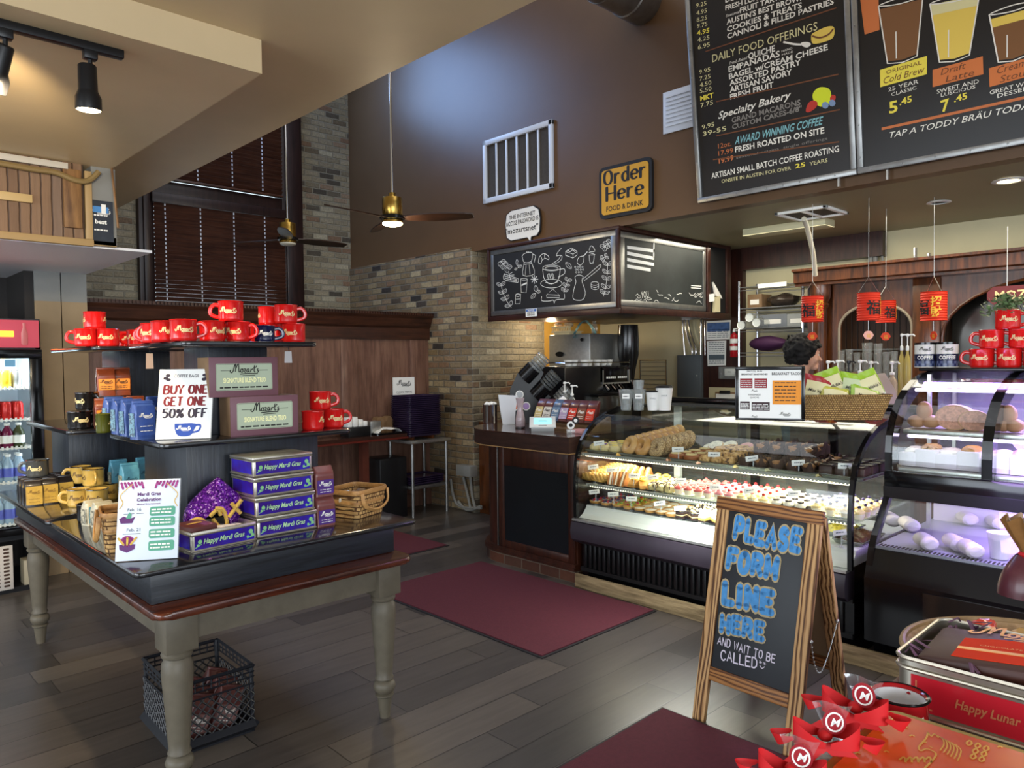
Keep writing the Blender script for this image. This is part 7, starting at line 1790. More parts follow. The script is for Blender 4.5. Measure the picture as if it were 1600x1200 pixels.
b = MB(); b.sheet(wick,120,12,closed_u=True); b.build('woven_wall',M_wick,t)
b = MB(); b.prism([(x*.86,y*.86)for x,y in rrect(-.24,.24,-.12,.12,.02,3)],0,.006); b.build('bottom',M_wick,t)
b = MB(); b.tube([(x*1.03,y*1.03,.125)for x,y in rrect(-.24,.24,-.12,.12,.02,3)],.007,6,closed=True); b.build('rim',M_wick,t); WB = t
def packet(label,dx,dy,dz,c1,c2,rz,tilt,w=.15,h=.17):
 o = thing('crisp_packet',label,'crisps',group='crisp packets in the wicker basket'); o.matrix_basis = WB.matrix_basis@Matrix.Translation((dx,dy,dz))@Euler((tilt,rz,0)).to_matrix().to_4x4()
 b = MB(); b.sheet(lambda u,v:((u-.5)*w,(.032*math.sin(PI*v)**.6*math.sin(PI*u)**.5+.003*math.sin(19*u+7*v)),(v-.3)*h),14,12); b.sheet(lambda u,v:((u-.5)*w,-(.032*math.sin(PI*v)**.6*math.sin(PI*u)**.5+.003*math.sin(17*u+5*v)),(v-.3)*h),14,12); b.build('bag',mat('crisp_'+c1[0],c1[1],.3,coat=.3),o)
 b = MB(); b.sheet(lambda u,v:((u-.5)*w*.84,-(.034*math.sin(PI*(.24+.5*v))**.6*math.sin(PI*(.08+.84*u))**.5+.0045),(v*.62-.14)*h),10,6); b.build('label',mat('crisp_'+c2[0],c2[1],.35),o)
 b = MB(); put_text(b,"Miss Vickie's",0,h*.12,h=h*.10,w=w*.72,align='c',shear=.3,z=.044,bold=.015); b.build('lettering',M_ink,o)
CG = ('lime',(150,186,50)); CY = ('olive',(190,186,70)); CR = ('red',(160,44,52)); CC = ('cream',(214,206,160)); CS_ = ('sage',(190,200,160))
packet('red and cream crisp packet at the left end of the wicker basket',-.19,-.02,.06,CR,CC,.5,-.35,.13,.15)
packet('cream crisp packet with red corner, second from the left in the wicker basket',-.10,.0,.11,CR,CC,.25,-.2); packet('lime crisp packet standing tallest in the wicker basket',.0,.04,.14,CG,CC,-.35,-.1); packet('olive crisp packet lying low at the front of the wicker basket',-.02,-.07,.07,CY,CC,.2,-.6); packet('green crisp packet at the middle right of the wicker basket',.10,.03,.12,CG,CS_,.2,-.2); packet('green crisp packet leaning at the right end of the wicker basket',.19,.03,.13,CG,CC,-.4,-.15); packet('low green crisp packet at the right front of the wicker basket',.13,-.06,.07,CG,CC,.3,-.6)

# -- easel sign
M_plank = grid_mat('burnt_pine',(0,2),4.0,4.0,.001,[(0,srgb((150,106,62))),(1,srgb((150,106,62)))],srgb((150,106,62)),.6,bump=.3)
def pine():
 t = NT('burnt_pine_grain'); w_ = t.add('ShaderNodeTexWave',wave_type='BANDS',bands_direction='X'); w_.inputs['Scale'].default_value = 8; w_.inputs['Distortion'].default_value = 9; w_.inputs['Detail'].default_value = 3; w_.inputs['Detail Scale'].default_value = 1.3
 t.link(t.scaled((2.2,2.2,.2)),w_.inputs['Vector']); t.base(t.ramp(w_.outputs['Fac'],[(0,srgb((78,48,26))),(.3,srgb((146,104,62))),(.75,srgb((198,156,106)))])); t.bump(w_.outputs['Fac'],.25,.004); t.b.inputs['Roughness'].default_value = .6; return t.m
M_pine = pine()
def pineh():
 t = NT('burnt_pine_grain_across'); w_ = t.add('ShaderNodeTexWave',wave_type='BANDS',bands_direction='Z'); w_.inputs['Scale'].default_value = 8; w_.inputs['Distortion'].default_value = 8; w_.inputs['Detail'].default_value = 3; w_.inputs['Detail Scale'].default_value = 1.2
 t.link(t.scaled((.28,2.2,2.2)),w_.inputs['Vector']); t.base(t.ramp(w_.outputs['Fac'],[(0,srgb((84,48,24))),(.35,srgb((132,84,42))),(.8,srgb((164,112,62)))])); t.bump(w_.outputs['Fac'],.25,.004); t.b.inputs['Roughness'].default_value = .55; return t.m
M_pineh = pineh()
bl,br = Zp(1081,1122),Zp(1244,1191); ax = (br-bl).normalized(); fn_ = V((ax.y,-ax.x,0)); fn_ = fn_ if fn_.dot(EYE-bl)>0 else-fn_
lean = math.atan2(.205,.94); up = V((0,0,1))*math.cos(lean)-fn_*math.sin(lean); n2 = fn_*math.cos(lean)+V((0,0,1))*math.sin(lean); mid = (bl+br)/2
bd = Board(mid,n2,up); w = (br-bl).length/2; hT = (bd.uv(1117,773)[1]+bd.uv(1284,800)[1])/2
t = thing('easel_sign','wooden easel chalkboard asking people to form a line','sign',M=bd.M)
def leg(x0,x1,y0,y1,z0,z1,M_=None):b = MB(); b.M = M_; b.box(x0,x1,y0,y1,z0,z1,.002); return b
LW = .058; z1 = bd.uv(1115,795)[1]; zb0 = bd.uv(1105,1062)[1]; zb1 = bd.uv(1103,1045)[1]
for s in(-1,1):leg(s*w-(LW if s>0 else 0),s*w+(LW if s<0 else 0),0,.022,0,hT-.052).build('leg',M_pine,t)
leg(-w-.004,w+.004,-.003,.024,hT-.055,hT).build('top_rail',M_pineh,t)
zc = .235; leg(-w+LW,w-LW,0,.022,zc-.055,zc).build('bottom_rail',M_pineh,t)
leg(-w+LW,w-LW,.008,.014,zc,hT-.055).build('chalkboard',mat('easel_slate',(40,43,48),.5,var=.16,vscale=4),t)
hb = hT*math.cos(lean); MB2 = Matrix.Translation((0,.03,hT-.03))@Matrix.Rotation(2*lean+.02,4,'X')@Matrix.Translation((0,0,-(hT-.03)))
for s in(-1,1):leg(s*w-(LW if s>0 else 0),s*w+(LW if s<0 else 0),0,.022,.0,hT-.03,MB2).build('rear_leg',M_pine,t)
leg(-w+LW,w-LW,.002,.02,.235,.29,MB2).build('rear_rail',M_pineh,t); leg(-w+LW,w-LW,.008,.012,.29,hT-.05,MB2).build('rear_panel',mat('raw_hardboard',(150,128,98),.7),t)
b = MB()
for s in(-1,):pass
pa = V((w+.0,.02,hT*.47)); pb = MB2@V((w+.0,.005,hT*.5))
pts = [pa.lerp(pb,k/20)+V((0,0,-.16*math.sin(PI*k/20)))for k in range(21)]
for k in range(20):b.ball(pts[k],.0042,seg=6,rings=4);
b.tube(pts,.0016,5); b.ball(pa,.008,seg=8,rings=5); b.ball(pb,.008,seg=8,rings=5); b.build('chain',M_steel,t)
M_bub = mat('bubble_blue',(76,148,210),.7,var=.16,vscale=50); M_out = mat('bubble_outline',(186,168,130),.8)
def bubble(s,a,c,hp,pen):
 p,q = V(bd.uv(*a)),V(bd.uv(*c)); hh = abs(bd.uv(a[0],a[1]-hp)[1]-p.y); wd = (q-p).length; ang = math.atan2(q.y-p.y,q.x-p.x); st = rnd.getstate()
 pen_text(bo,s,p.x,p.y,hh,wd,pen+1.3,gap=2.5,z=.0022-.008+.0,ang=ang,jitter=.35); rnd.setstate(st); pen_text(bb,s,p.x,p.y,hh,wd,pen,gap=2.5,z=.0036-.008,ang=ang,jitter=.35)
bo,bb = MB(),MB()
for s,a,c,hp,pen in(('PLEASE',(1147,839),(1246,861),28,2.4),('FORM',(1136,886),(1210,904),27,2.4),('LINE',(1130,941),(1204,956),29,2.4),('HERE',(1126,984),(1190,999),23,2.4)):bubble(s,a,c,hp,pen)
bo.build('letter_outline',M_out,t); bb.build('lettering',M_bub,t)
b = MB()
def hand(s,a,c,hp):
 p,q = V(bd.uv(*a)),V(bd.uv(*c)); hh = abs(bd.uv(a[0],a[1]-hp)[1]-p.y); pen_text(b,s,p.x,p.y,hh,(q-p).length,.95,gap=1.6,z=-.0055,ang=math.atan2(q.y-p.y,q.x-p.x),jitter=.3)
hand('AND WAIT TO BE',(1120,1006),(1209,1036),12); hand('CALLED',(1125,1030),(1181,1045),15)
cx,cz = bd.uv(1190,1039)
for k in range(5):
 for s in(-1,1):b.stroke([(cx+s*.009,cz+.008),(cx+s*.009+.007*math.cos(k*1.26),cz+.008+.007*math.sin(k*1.26))],.0022,z=-.0055,caps=False)
b.stroke([tuple(p)for p in smooth2([V((cx-.010,cz-.006)),V((cx,cz-.014)),V((cx+.010,cz-.005))],4)],.0032,z=-.0055); b.build('chalk_lettering',mat('violet_white_chalk',(222,214,230),.8),t)

# -- foreground gift table
TZ = .82
b = MB(); b.box(1.02,1.87,-.75,.60,TZ-.035,TZ,.006); t = thing('gift_table','dark table of gift tins in the near right corner','table',(1.8,0,0)); o = b.build('tabletop',M_mahog,t); o.location = (-1.8,0,0)
for x in(1.25,1.82):
 for y in(-.68,.10):b = MB(); b.box(x-1.8-.03,x-1.8+.03,y-.03,y+.03,0,TZ-.035); b.build('leg',M_mahog,t)
def tin2(label,x0,x1,y0,y1,zt,m_top,m_side,lid):
 t = thing('gift_tin',label,'tin',((x0+x1)/2,(y0+y1)/2,TZ)); w,d,h = (x1-x0)/2,(y1-y0)/2,zt-TZ; R_ = .028
 b = MB(); q = rrect(-w,w,-d,d,R_,6)
 if lid:b.prism(q,0,h-.004)
 else:
  n = len(q); b.sheet(lambda u,v:(q[int(u*n+.5)%n][0],q[int(u*n+.5)%n][1],v*h),n,2,closed_u=True); qi = rrect(-w+.004,w-.004,-d+.004,d-.004,R_-.004,6); b.sheet(lambda u,v:(qi[int(u*n+.5)%n][0],qi[int(u*n+.5)%n][1],.004+v*(h-.004)),n,2,closed_u=True); b.prism(qi,.001,.004)
 b.build('tin_body',M_tin,t)
 for z in((.006,h-.022)if lid else(.006,h-.020,h)):b = MB(); b.tube([(x,y,z)for x,y in rrect(-w-.002,w+.002,-d-.002,d+.002,R_,6)],.0045,8,closed=True); b.build('rolled_edge',mat('old_gold_edge',(150,124,58),.35,.7)if lid else M_tin,t)
 if lid:b = MB(); b.prism(rrect(-w,w,-d,d,R_,6),h-.004,h); b.build('lid',mat('old_gold_edge',(150,124,58),.35,.7),t); b = MB(); b.prism(rrect(-w+.014,w-.014,-d+.014,d-.014,R_*.6,5),h,h+.0015); b.build('lid_panel',m_top,t)
 b = MB(); b.faces([(-w-.001,-d+.03,.014),(-w-.001,d-.03,.014),(-w-.001,d-.03,h-.03),(-w-.001,-d+.03,h-.03)],[(0,1,2,3)]); b.faces([(-w+.03,d+.001,.014),(w-.03,d+.001,.014),(w-.03,d+.001,h-.03),(-w+.03,d+.001,h-.03)],[(0,1,2,3)]); b.build('printed_panel',m_side,t)
 return t,w,d,h
t_ = NT('lunar_lid'); t_.base(t_.ramp(t_.noise(5,2),[(.35,srgb((206,58,24))),(.65,srgb((224,92,24)))])); t_.b.inputs['Roughness'].default_value = .25; t_.b.inputs['Coat Weight'].default_value = .4; M_lid = t_.m
M_rs = mat('lunar_red',(186,32,46),.25,coat=.3)
a_ = Zp(1385,1107,.902); c_ = Zp(1278,1195,.902)
t,w,d,h = tin2('orange lidded gift tin with a golden horse, nearest the camera',c_.x-.02,a_.x+.004,a_.y-.34,a_.y,.902,M_lid,M_rs,True)
M_goldp = mat('printed_gold',(226,170,64),.3,.5)
b = MB()
def flat(pts,wd,closed=False,mx=0,my=0,s=1.0):
 q = [tuple(p)for p in smooth2([V(p)for p in pts],4,closed)]; b.stroke([(mx+p[0]*s,my+p[1]*s)for p in q],wd,fn=lambda x,y:(x,y,h+.0026),caps=False,closed=closed)
L0_ = V((t.location.x,t.location.y,0))
def HL(pts,wd=.0022):
 q = []
 for x,y in pts:p = Zp(1200+x*.25,900+y*.25,TZ+h); q.append((p.x-L0_.x,p.y-L0_.y))
 flat(q,wd)
HL([(1000,985),(990,1020),(965,1050),(942,1080),(955,1102),(985,1090),(1015,1096),(1050,1120),(1030,1160),(980,1210)],.003); HL([(1000,985),(1020,1012),(1040,995),(1065,1020)]); HL([(975,1050),(990,1046)],.003); HL([(1005,1070),(1030,1085)])
for k in range(6):HL([(1040+26*k,1000+12*k),(1085+24*k,1020+15*k),(1100+20*k,1060+14*k),(1075+22*k,1100+13*k)])
for k in range(7):
 x,y = 1240+(k*53)%120,1050+k*17; HL([(x,y),(x+22,y-14),(x+34,y+6),(x+12,y+18),(x,y+2)],.003)
for k in range(5):HL([(820+40*k,1160+6*(k%2)),(850+40*k,1140),(860+40*k,1175)],.003)
for x,y in((640,1040),(740,1110),(790,905),(860,960),(560,1120),(1450,1080),(900,1010),(700,980)):HL([(x-14,y),(x,y-8),(x+16,y+2)],.003)
b.build('horse_drawing',M_goldp,t)
a_ = Zp(1399,1023,.935)
t,w,d,h = tin2('open red gift tin holding a chocolate bar, behind the orange tin',a_.x,a_.x+.30,a_.y-.36,a_.y,.935,None,M_rs,False)
b = MB(); fn2 = lambda x,y:(-w-.0018,-x,y)
put_text(b,'Happy Lunar New Year',.03,h*.36,h=.018,w=.20,align='c',fn=fn2,shear=.2,bold=.02)
b.stroke([(-d+.04,h-.04),(-d+.04,.022),(-d+.07,.022)],.003,fn=fn2,caps=False); b.stroke([(d-.04,h-.04),(d-.04,.022),(d-.07,.022)],.003,fn=fn2,caps=False); b.build('lettering',mat('printed_rose_gold',(206,130,90),.4,.3),t)
RT = V((t.location.x,t.location.y,TZ))
t = thing('chocolate_bar','large wrapped chocolate bar with an orange label in the red tin','chocolate',V((RT.x-.005,RT.y+.005,TZ+.096)),.06); Mt = Matrix.Rotation(-.10,4,'X')
b = MB(); b.M = Mt; b.box(-.115,.115,-.155,.15,.0,.035,.012); b.build('bar',mat('chocolate_wrap',(66,32,24),.45,var=.12,vscale=20),t)
b = MB(); b.M = Mt; b.prism([(-.085,-.11),(.04,-.11),(.055,-.05),(.058,.02),(.04,.09),(-.085,.09)],.0352,.0362); b.build('label',mat('orange_label',(220,56,20),.7,spec=.1),t)
b = MB(); b.M = Mt; b.prism([(-.035,-.11),(-.02,-.11),(-.02,.09),(-.035,.09)],.0362,.0368); b.build('yellow_band',M_goldp,t)
b = MB(); b.M = Mt; put_logo(b,0,.07,.20,z=0,fn=lambda x,y:(y+.008,-x-.01,.0368),pen=.16); put_text(b,'CHOCOLATE SEA SALT',0,0,h=.008,w=.13,align='c',fn=lambda x,y:(y-.003,-x-.01,.0371)); b.build('lettering',M_goldp,t)
b = MB(); rr = random.Random(4)
for k in range(46):
 x = rr.uniform(-.13,.13); y = rr.choice((-.165,.155))+rr.uniform(-.01,.012)if k%2 else rr.uniform(-.16,.16); x = x if k%2 else rr.choice((-.134,.128)); p0 = V((x,y,rr.uniform(.085,.122))); b.tube([p0,p0+V((rr.uniform(-.02,.02),rr.uniform(-.02,.02),.012)),p0+V((rr.uniform(-.03,.03),rr.uniform(-.03,.03),0))],.004,4,flat=.3)
o = b.build('paper_shred',mat('purple_shred',(96,62,84),.6),None,(RT.x,RT.y,TZ)); tag(o,'purple and pale paper shred packed round the chocolate bar','paper filling',kind='stuff')
b = MB(); b.box(1.89,2.62,-.6,.62,0,.675,.006); tag(b.build('low_stand',M_mahog),'low dark stand behind the gift table carrying the woven bowl','stand')
bc_ = V((2.175,.41,.675)); t = thing('bread_bowl','wide woven bowl of wrapped sweets behind the gift tins','bowl',bc_)
b = MB(); b.lathe([(0,.004),(.20,.004),(.255,.05),(.285,.118),(.295,.124),(.288,.128),(.275,.118),(.245,.055),(.19,.012),(0,.012)],48,cap=False); b.build('bowl',mat('woven_bowl',(170,140,104),.5,var=.25,vscale=50,bump=.5,bscale=90),t)
b = MB(); b.tube([(.290*math.cos(k*.131),.290*math.sin(k*.131),.124)for k in range(48)],.009,8,closed=True); b.build('rim',mat('bowl_rim',(140,112,74),.5,var=.2,vscale=40),t)
for k,(x,y,c_,nm)in enumerate(((-.17,.15,(226,108,40),'orange'),(-.11,.21,(206,190,160),'clear'),(.02,.20,(200,46,30),'red'),(.13,.14,(206,60,36),'red'),(.10,.22,(190,160,110),'gold'),(-.06,.14,(216,160,60),'amber'),(.19,.06,(190,150,90),'gold'))):
 b = MB(); b.ball((0,0,.0),.034,(1.3,.9,.6),10,7,lambda q:q*(1+.15*math.sin(6*q.x+4*q.y))); o = b.build('wrapped_sweet',mat('sweet_%d'%k,c_,.2,coat=.5),None,bc_+V((x,y,.115+.02*(k%2)))); tag(o,'%s wrapped sweet in the wide woven bowl, place %s round its back rim'%(nm,('one','two','three','four','five','six','seven')[k]),'sweet','wrapped sweets in the woven bowl')
p = Dp(1614,950,2.3); t = thing('gift_bag','maroon foil gift bag with fanned brown top behind the red tin','gift bag',V((p.x,p.y,.80)),face_cam(p)); t.scale = (.95,.95,.95)
b = MB(); b.sheet(lambda u,v:((.10-.05*v**2)*math.cos(2*PI*u),(.07-.05*v**2)*math.sin(2*PI*u),.14*v*(1+.05*math.sin(9*u))),22,8,closed_u=True); b.build('bag',foil('maroonfoil',(86,40,48)),t)
b = MB(); b.sheet(lambda u,v:((.030+.055*v)*math.cos(2*PI*u)+.008*math.cos(18*PI*u)*v,(.02+.03*v)*math.sin(2*PI*u),.135+.12*v+.012*math.cos(18*PI*u)*v),54,6,closed_u=True); b.build('fan_top',foil('brownfoil',(136,96,54)),t)
b = MB(); b.tube([(.034*math.cos(k*.4),.026*math.sin(k*.4),.138)for k in range(16)],.009,6,closed=True); b.build('ribbon',mat('red_ribbon',(200,24,30),.6),t)
nm_ = make_mug(enamel('crimson',(170,24,30)),LOGOW,'red mug with dark rim and white inside, beside the red tin',rim=M_gloss); p = Zp(1405,1083,TZ+.086); place(nm_,V((p.x,p.y,TZ)),1.2)
b = MB(); b.lathe([(.0455,.078),(.0455,.012),(0,.011)],26,cap=False); b.build('white_inside',mat('white_enamel',(226,228,232),.2),nm_)
M_rib = mat('red_ribbon',(200,24,30),.6); M_cello = glassy('cellophane',(.9,.9,.92),3.5,.08,.08)
def treat(label,px,py,z,rz,sc=1.0):
 p = Zp(px,py,z); t = thing('treat_bag',label,'gift bag',V((p.x,p.y,TZ)),rz,'treat bags with red bows'); H_ = z-TZ; t.scale = (sc,)*3; H_/=sc
 b = MB(); b.ball((0,0,H_*.42),.045,(1.1,.8,H_*.42/.045),14,9,lambda q:q*(1+.07*math.sin(9*q.x+4*q.z))); b.build('bag',M_cello,t)
 b = MB(); b.ball((0,0,H_*.32),.034,(1.1,.8,.9),12,8,lambda q:q*(1+.1*math.sin(6*q.x))); b.build('chocolates',M_choc,t)
 for s,q_ in((-1,1),(1,1),(-1,.62),(1,.62)):
  b = MB(); b.M = Matrix.Translation((0,-.008*(q_<1),.020*(q_<1)))@Matrix.Rotation(s*.5*(q_<1),4,'Y')@Matrix.Translation((0,0,H_))@Matrix.Scale(q_,4)@Matrix.Translation((0,0,-H_)); b.sheet(lambda u,v:(s*(.004+.050*math.sin(PI*u)**.8),-.012+.024*math.cos(PI*u),H_+(v-.5)*.042*(.25+.75*math.sin(PI*u))+.012*math.sin(PI*u)),18,5); b.build('bow_loop',M_rib,t)
  if q_<1:continue
  b = MB(); b.sheet(lambda u,v:(s*(.004+.052*u)+(v-.5)*.03,-.014-.012*u,H_-.004-.040*u+s*(v-.5)*.012),8,4); b.build('bow_tail',M_rib,t)
 b = MB(); b.ball((0,0,H_+.002),.012,(1.1,1,.9),10,7); b.build('knot',M_rib,t)
 b = MB(); b.sheet(lambda u,v:((u-.5)*(.02+.045*v)+.012,.006+.008*math.sin(6*u),H_+.006+.05*v),10,5); b.build('gathered_top',M_cello,t)
 b = MB(); b.M = Matrix.Translation((.014,-.006,H_+.03)); b.prism([(.019*math.cos(k*.35),.022*math.sin(k*.35))for k in range(18)],-.002,0,'xzy'); sk = b.build('seal_sticker',mat('seal_red',(150,30,40),.4),t)
 b = MB(); b.M = Matrix.Translation((.014,-.0062,H_+.03)); b.stroke([(.0135*math.cos(k*.35),.016*math.sin(k*.35))for k in range(18)],.003,z=.0025,caps=False,closed=True); put_text(b,'M',0,-.007,h=.014,align='c',z=.0025,shear=.3,bold=.02); b.build('seal_print',M_white,sk)
fc = face_cam(V((1.4,.6,0)))
treat('treat bag with red bow farthest from the camera, beside the red mug',1337,1107,.925,fc-.2,1.0); treat('treat bag with red bow in the middle of the row along the orange tin',1289,1150,.925,fc+.15,.95); treat('treat bag with red bow nearest the camera, at the bottom edge',1238,1204,.92,fc,.9)

# -- food in the tall case
def paper_roll(label,px,py,z,L_,r_,rz,m_=None,grp='wraps on the case deck'):
 p = Zp(px,py,z); b = MB(); b.M = Matrix.Rotation(PI/2,4,'Y'); b.lathe([(0,-L_/2),(r_*.7,-L_/2+.002),(r_,-L_*.4),(r_*1.03,0),(r_,L_*.4),(r_*.75,L_/2)],18,(-r_*.8,0,0),sx=.8); o = b.build('paper_wrap',m_ or mat('butcher_paper',(200,194,200),.6,var=.06,vscale=30,bump=.3,bscale=40)); o.location = p; o.rotation_euler = (0,0,rz); tag(o,label,'wrap',grp)
for x,y,lab in((1446,856,'white paper wrap on the deck, left of the other two'),(1492,858,'white paper wrap in the middle of the deck'),(1516,868,'white paper wrap nearest the glass beside the tub'),(1420,828,'white paper wrap standing back at the left of the deck'),(1392,820,'white paper wrap at the left end of the deck'),(1510,818,'white paper wrap at the back behind the row'),(1556,824,'white paper wrap at the back behind the tub')):paper_roll(lab,x,y,CS3,.135,.041,.62)
p = Zp(1562,872,CS3); b = MB(); b.lathe([(0,0),(.036,0),(.050,.115),(.053,.118),(.047,.118),(.034,.006),(0,.006)],24,cap=False); tag(b.build('paper_tub',mat('pale_tub',(216,212,224),.4),None,p),'pale open paper tub beside the wraps on the deck','tub')
for k,(x,w_,h_,lab)in enumerate(((1420,.085,.095,'white paper box at the left of the middle shelf'),(1447,.10,.12,'white paper box second from the left, nuts showing'),(1478,.11,.10,'white paper box at the middle of its shelf'),(1512,.10,.125,'white paper box left of the black rib'),(1562,.11,.11,'white paper box right of the black rib'),(1594,.10,.12,'white paper box at the right edge of the shelf'))):
 y = Xp(x,700,4.10).y; t = thing('paper_box',lab,'box',(4.16,y,CS2),-.1+.05*k,'white boxes on the middle shelf'); b = MB(); b.box(-.07,.13,-w_/2,w_/2,0,h_*.75,.008); b.build('paper',mat('butcher_paper',(200,194,200),.6,var=.06,vscale=30,bump=.3,bscale=40),t)
 b = MB(); b.ball((.03,0,h_*.76),.045,(1.8,w_/.1,.55),12,7,lambda q:q*(1+.1*math.sin(8*q.x)*math.cos(7*q.y))); b.build('cake',(M_cream_,M_chip,M_cream_,M_past,M_cream_,M_pink)[k],t)
for k,(x,dz,lab)in enumerate(((1433,0,'round bread roll at the left of the top shelf'),(1455,0,'round bread roll under the standing one'),(1444,.055,'bread roll standing on two others'),(1566,0,'bread roll behind the black rib'),(1585,0,'bread roll right of the black rib'),(1576,.05,'bread roll stacked right of the black rib'))):
 y = Xp(x,650,4.22).y; b = MB(); b.ball((0,0,.034),.042,(1,1.1,.8)if dz==0 else(.8,.9,1.2),14,9); tag(b.build('bread_roll',food('roll',(176,126,92),.45,.15,14),None,(4.22,y,CS1+dz)),lab+' of the tall case','bread','bread rolls in the tall case')
M_crumb = food('filling',(206,150,130),.6,.4,70,.6)
for k,(x,lab)in enumerate(((1490,'large cut sandwich loaf with pink filling, left of the pair'),(1522,'cut sandwich loaf with pink filling, beside the black rib'))):
 y = Xp(x,650,4.2).y; t = thing('sandwich_loaf',lab,'sandwich',(4.2,y,CS1),.3*k); s_ = 1-.2*k
 b = MB(); b.M = Matrix.Rotation(PI/2,4,'Y'); b.lathe([(.085*s_,0),(.088*s_,.03),(.075*s_,.11),(0,.12)],24,(-.062*s_,0,0),sx=.75); b.build('crust',food('crust',(196,150,110),.5,.15,20),t)
 b = MB(); b.M = Matrix.Rotation(PI/2,4,'Y'); b.lathe([(.080*s_,-.002),(.04*s_,-.008),(0,-.010)],24,(-.062*s_,0,0),sx=.74,cap=False); b.build('filling',M_crumb,t)

# -- on top of the tall case
ZQ = 1.485
t_ = NT('tin_check'); ck_ = t_.add('ShaderNodeTexChecker'); ck_.inputs['Scale'].default_value = 46; ck_.inputs[1].default_value = (.02,.03,.09,1); ck_.inputs[2].default_value = (.10,.12,.22,1); t_.link(t_.coord(),ck_.inputs['Vector']); t_.base(ck_.outputs[0]); t_.b.inputs['Roughness'].default_value = .25
M_navy = mat('coffee_navy',(22,26,58),.25)
for x,lab in((1445.5,'navy and white coffee tin on the tall case, nearer the pump bottles'),(1480,'navy and white coffee tin on the tall case, nearer the red mugs')):
 p = Xp(x,577,4.62); t = at(thing('coffee_tin',lab,'tin',group='coffee tins'),V((p.x,p.y,ZQ))); R_ = .054
 b = MB(); b.lathe([(0,0),(R_,0),(R_+.001,.003),(R_,.006),(R_,.132),(R_+.0015,.135),(R_-.003,.137),(0,.134)],28,cap=False); b.build('can',mat('tin_white',(216,214,206),.25),t)
 b = MB(); b.lathe([(R_+.0006,.035),(R_+.0006,.075)],28,cap=False); b.build('navy_band',M_navy,t); b = MB(); b.lathe([(R_+.0006,.004),(R_+.0006,.035)],28,cap=False); b.build('checked_band',t_.m,t); b = MB(); b.lathe([(R_+.002,.128),(R_+.002,.140),(0,.141)],28,cap=False); b.build('lid',M_gloss,t)
 fn = lambda x,y:((R_+.0014)*math.sin(x/R_),-(R_+.0014)*math.cos(x/R_),y); b = MB(); put_logo(b,0,.096,.062,fn=fn,pen=.16); b.build('logo',M_ink,t); b = MB(); put_text(b,'COFFEE',0,.046,h=.02,w=.085,align='c',fn=fn,bold=.03); b.build('lettering',M_card,t)
for x,k,d,lab in((1534,0,2.9,'red mug at the bottom left of the pyramid on the tall case'),(1577,0,2.9,'red mug at the bottom middle of the pyramid on the tall case'),(1620,0,2.9,'red mug at the bottom right of the pyramid on the tall case'),(1549,1,2.9,'red mug in the second tier of the pyramid, left one'),(1596,1,2.9,'red mug in the second tier of the pyramid, right one'),(1574,2,.1,'red mug on top of the pyramid holding a small plant')):
 p = Xp(x,577,4.60); place(mug,V((p.x,p.y,ZQ+k*.1005)),d,lab,'red mugs stacked on the tall case',scale=1.16)
p = Xp(1574,500,4.60); t = thing('potted_plant','small green plant growing in the topmost red mug','plant',V((p.x,p.y,ZQ+.29)))
b = MB(); b.lathe([(.048,0),(.052,.016),(.044,.020),(0,.018)],22,cap=False); b.build('burlap_rim',M_kraft,t)
b = MB(); rr = random.Random(8)
for k in range(230):
 a,r2,z_ = rr.uniform(0,6.28),rr.uniform(0,.12),rr.uniform(.02,.105); z_-=r2*.35; c_ = V((r2*math.cos(a),r2*math.sin(a),z_)); e1 = V((rr.uniform(-1,1),rr.uniform(-1,1),rr.uniform(-.6,.6))).normalized()*.017; e2 = e1.orthogonal().normalized()*.008; b.faces([c_-e1,c_+e2,c_+e1,c_-e2],[(0,1,2,3)])
b.build('leaves',mat('leaf_green',(78,104,58),.5,var=.35,vscale=20),t); b = MB()
for k in range(9):a = k*.7; b.tube([(0,0,.0),(.03*math.cos(a),.03*math.sin(a),.05),(.08*math.cos(a),.08*math.sin(a),.065)],.002,4)
b.build('stems',mat('stem_green',(70,80,40),.6),t)
bs_ = Board(Xp(1600,462,6.2),(-1,0,0)); (x0,z1),(x1,z0) = bs_.uv(1543,449),bs_.uv(1668,462); z0 = bs_.uv(1543,477)[1]
t = board_thing('shop_sign','maroon hanging shop sign with cream capital letters before the arch','sign',bs_); b = MB(); c_ = .04; b.prism([(x0+c_,z0),(x1-c_,z0),(x1,z0+c_),(x1,z1-c_),(x1-c_,z1),(x0+c_,z1),(x0,z1-c_),(x0,z0+c_)],-.015,.015,'xzy'); b.build('board',mat('sign_maroon',(104,28,30),.4),t)
b = MB(); put_text(b,"MOZART'S",x0+.05,z0+(z1-z0)*.26,h=(z1-z0)*.5,w=(x1-x0)*.86,z=.0165,bold=.02); b.build('lettering',LOGOC,t)
for x in(x0+.12,x1-.12):b = MB(); b.tube([(x,0,z1),(x,0,z1+.42)],.003,5); b.build('chain',M_steel,t)
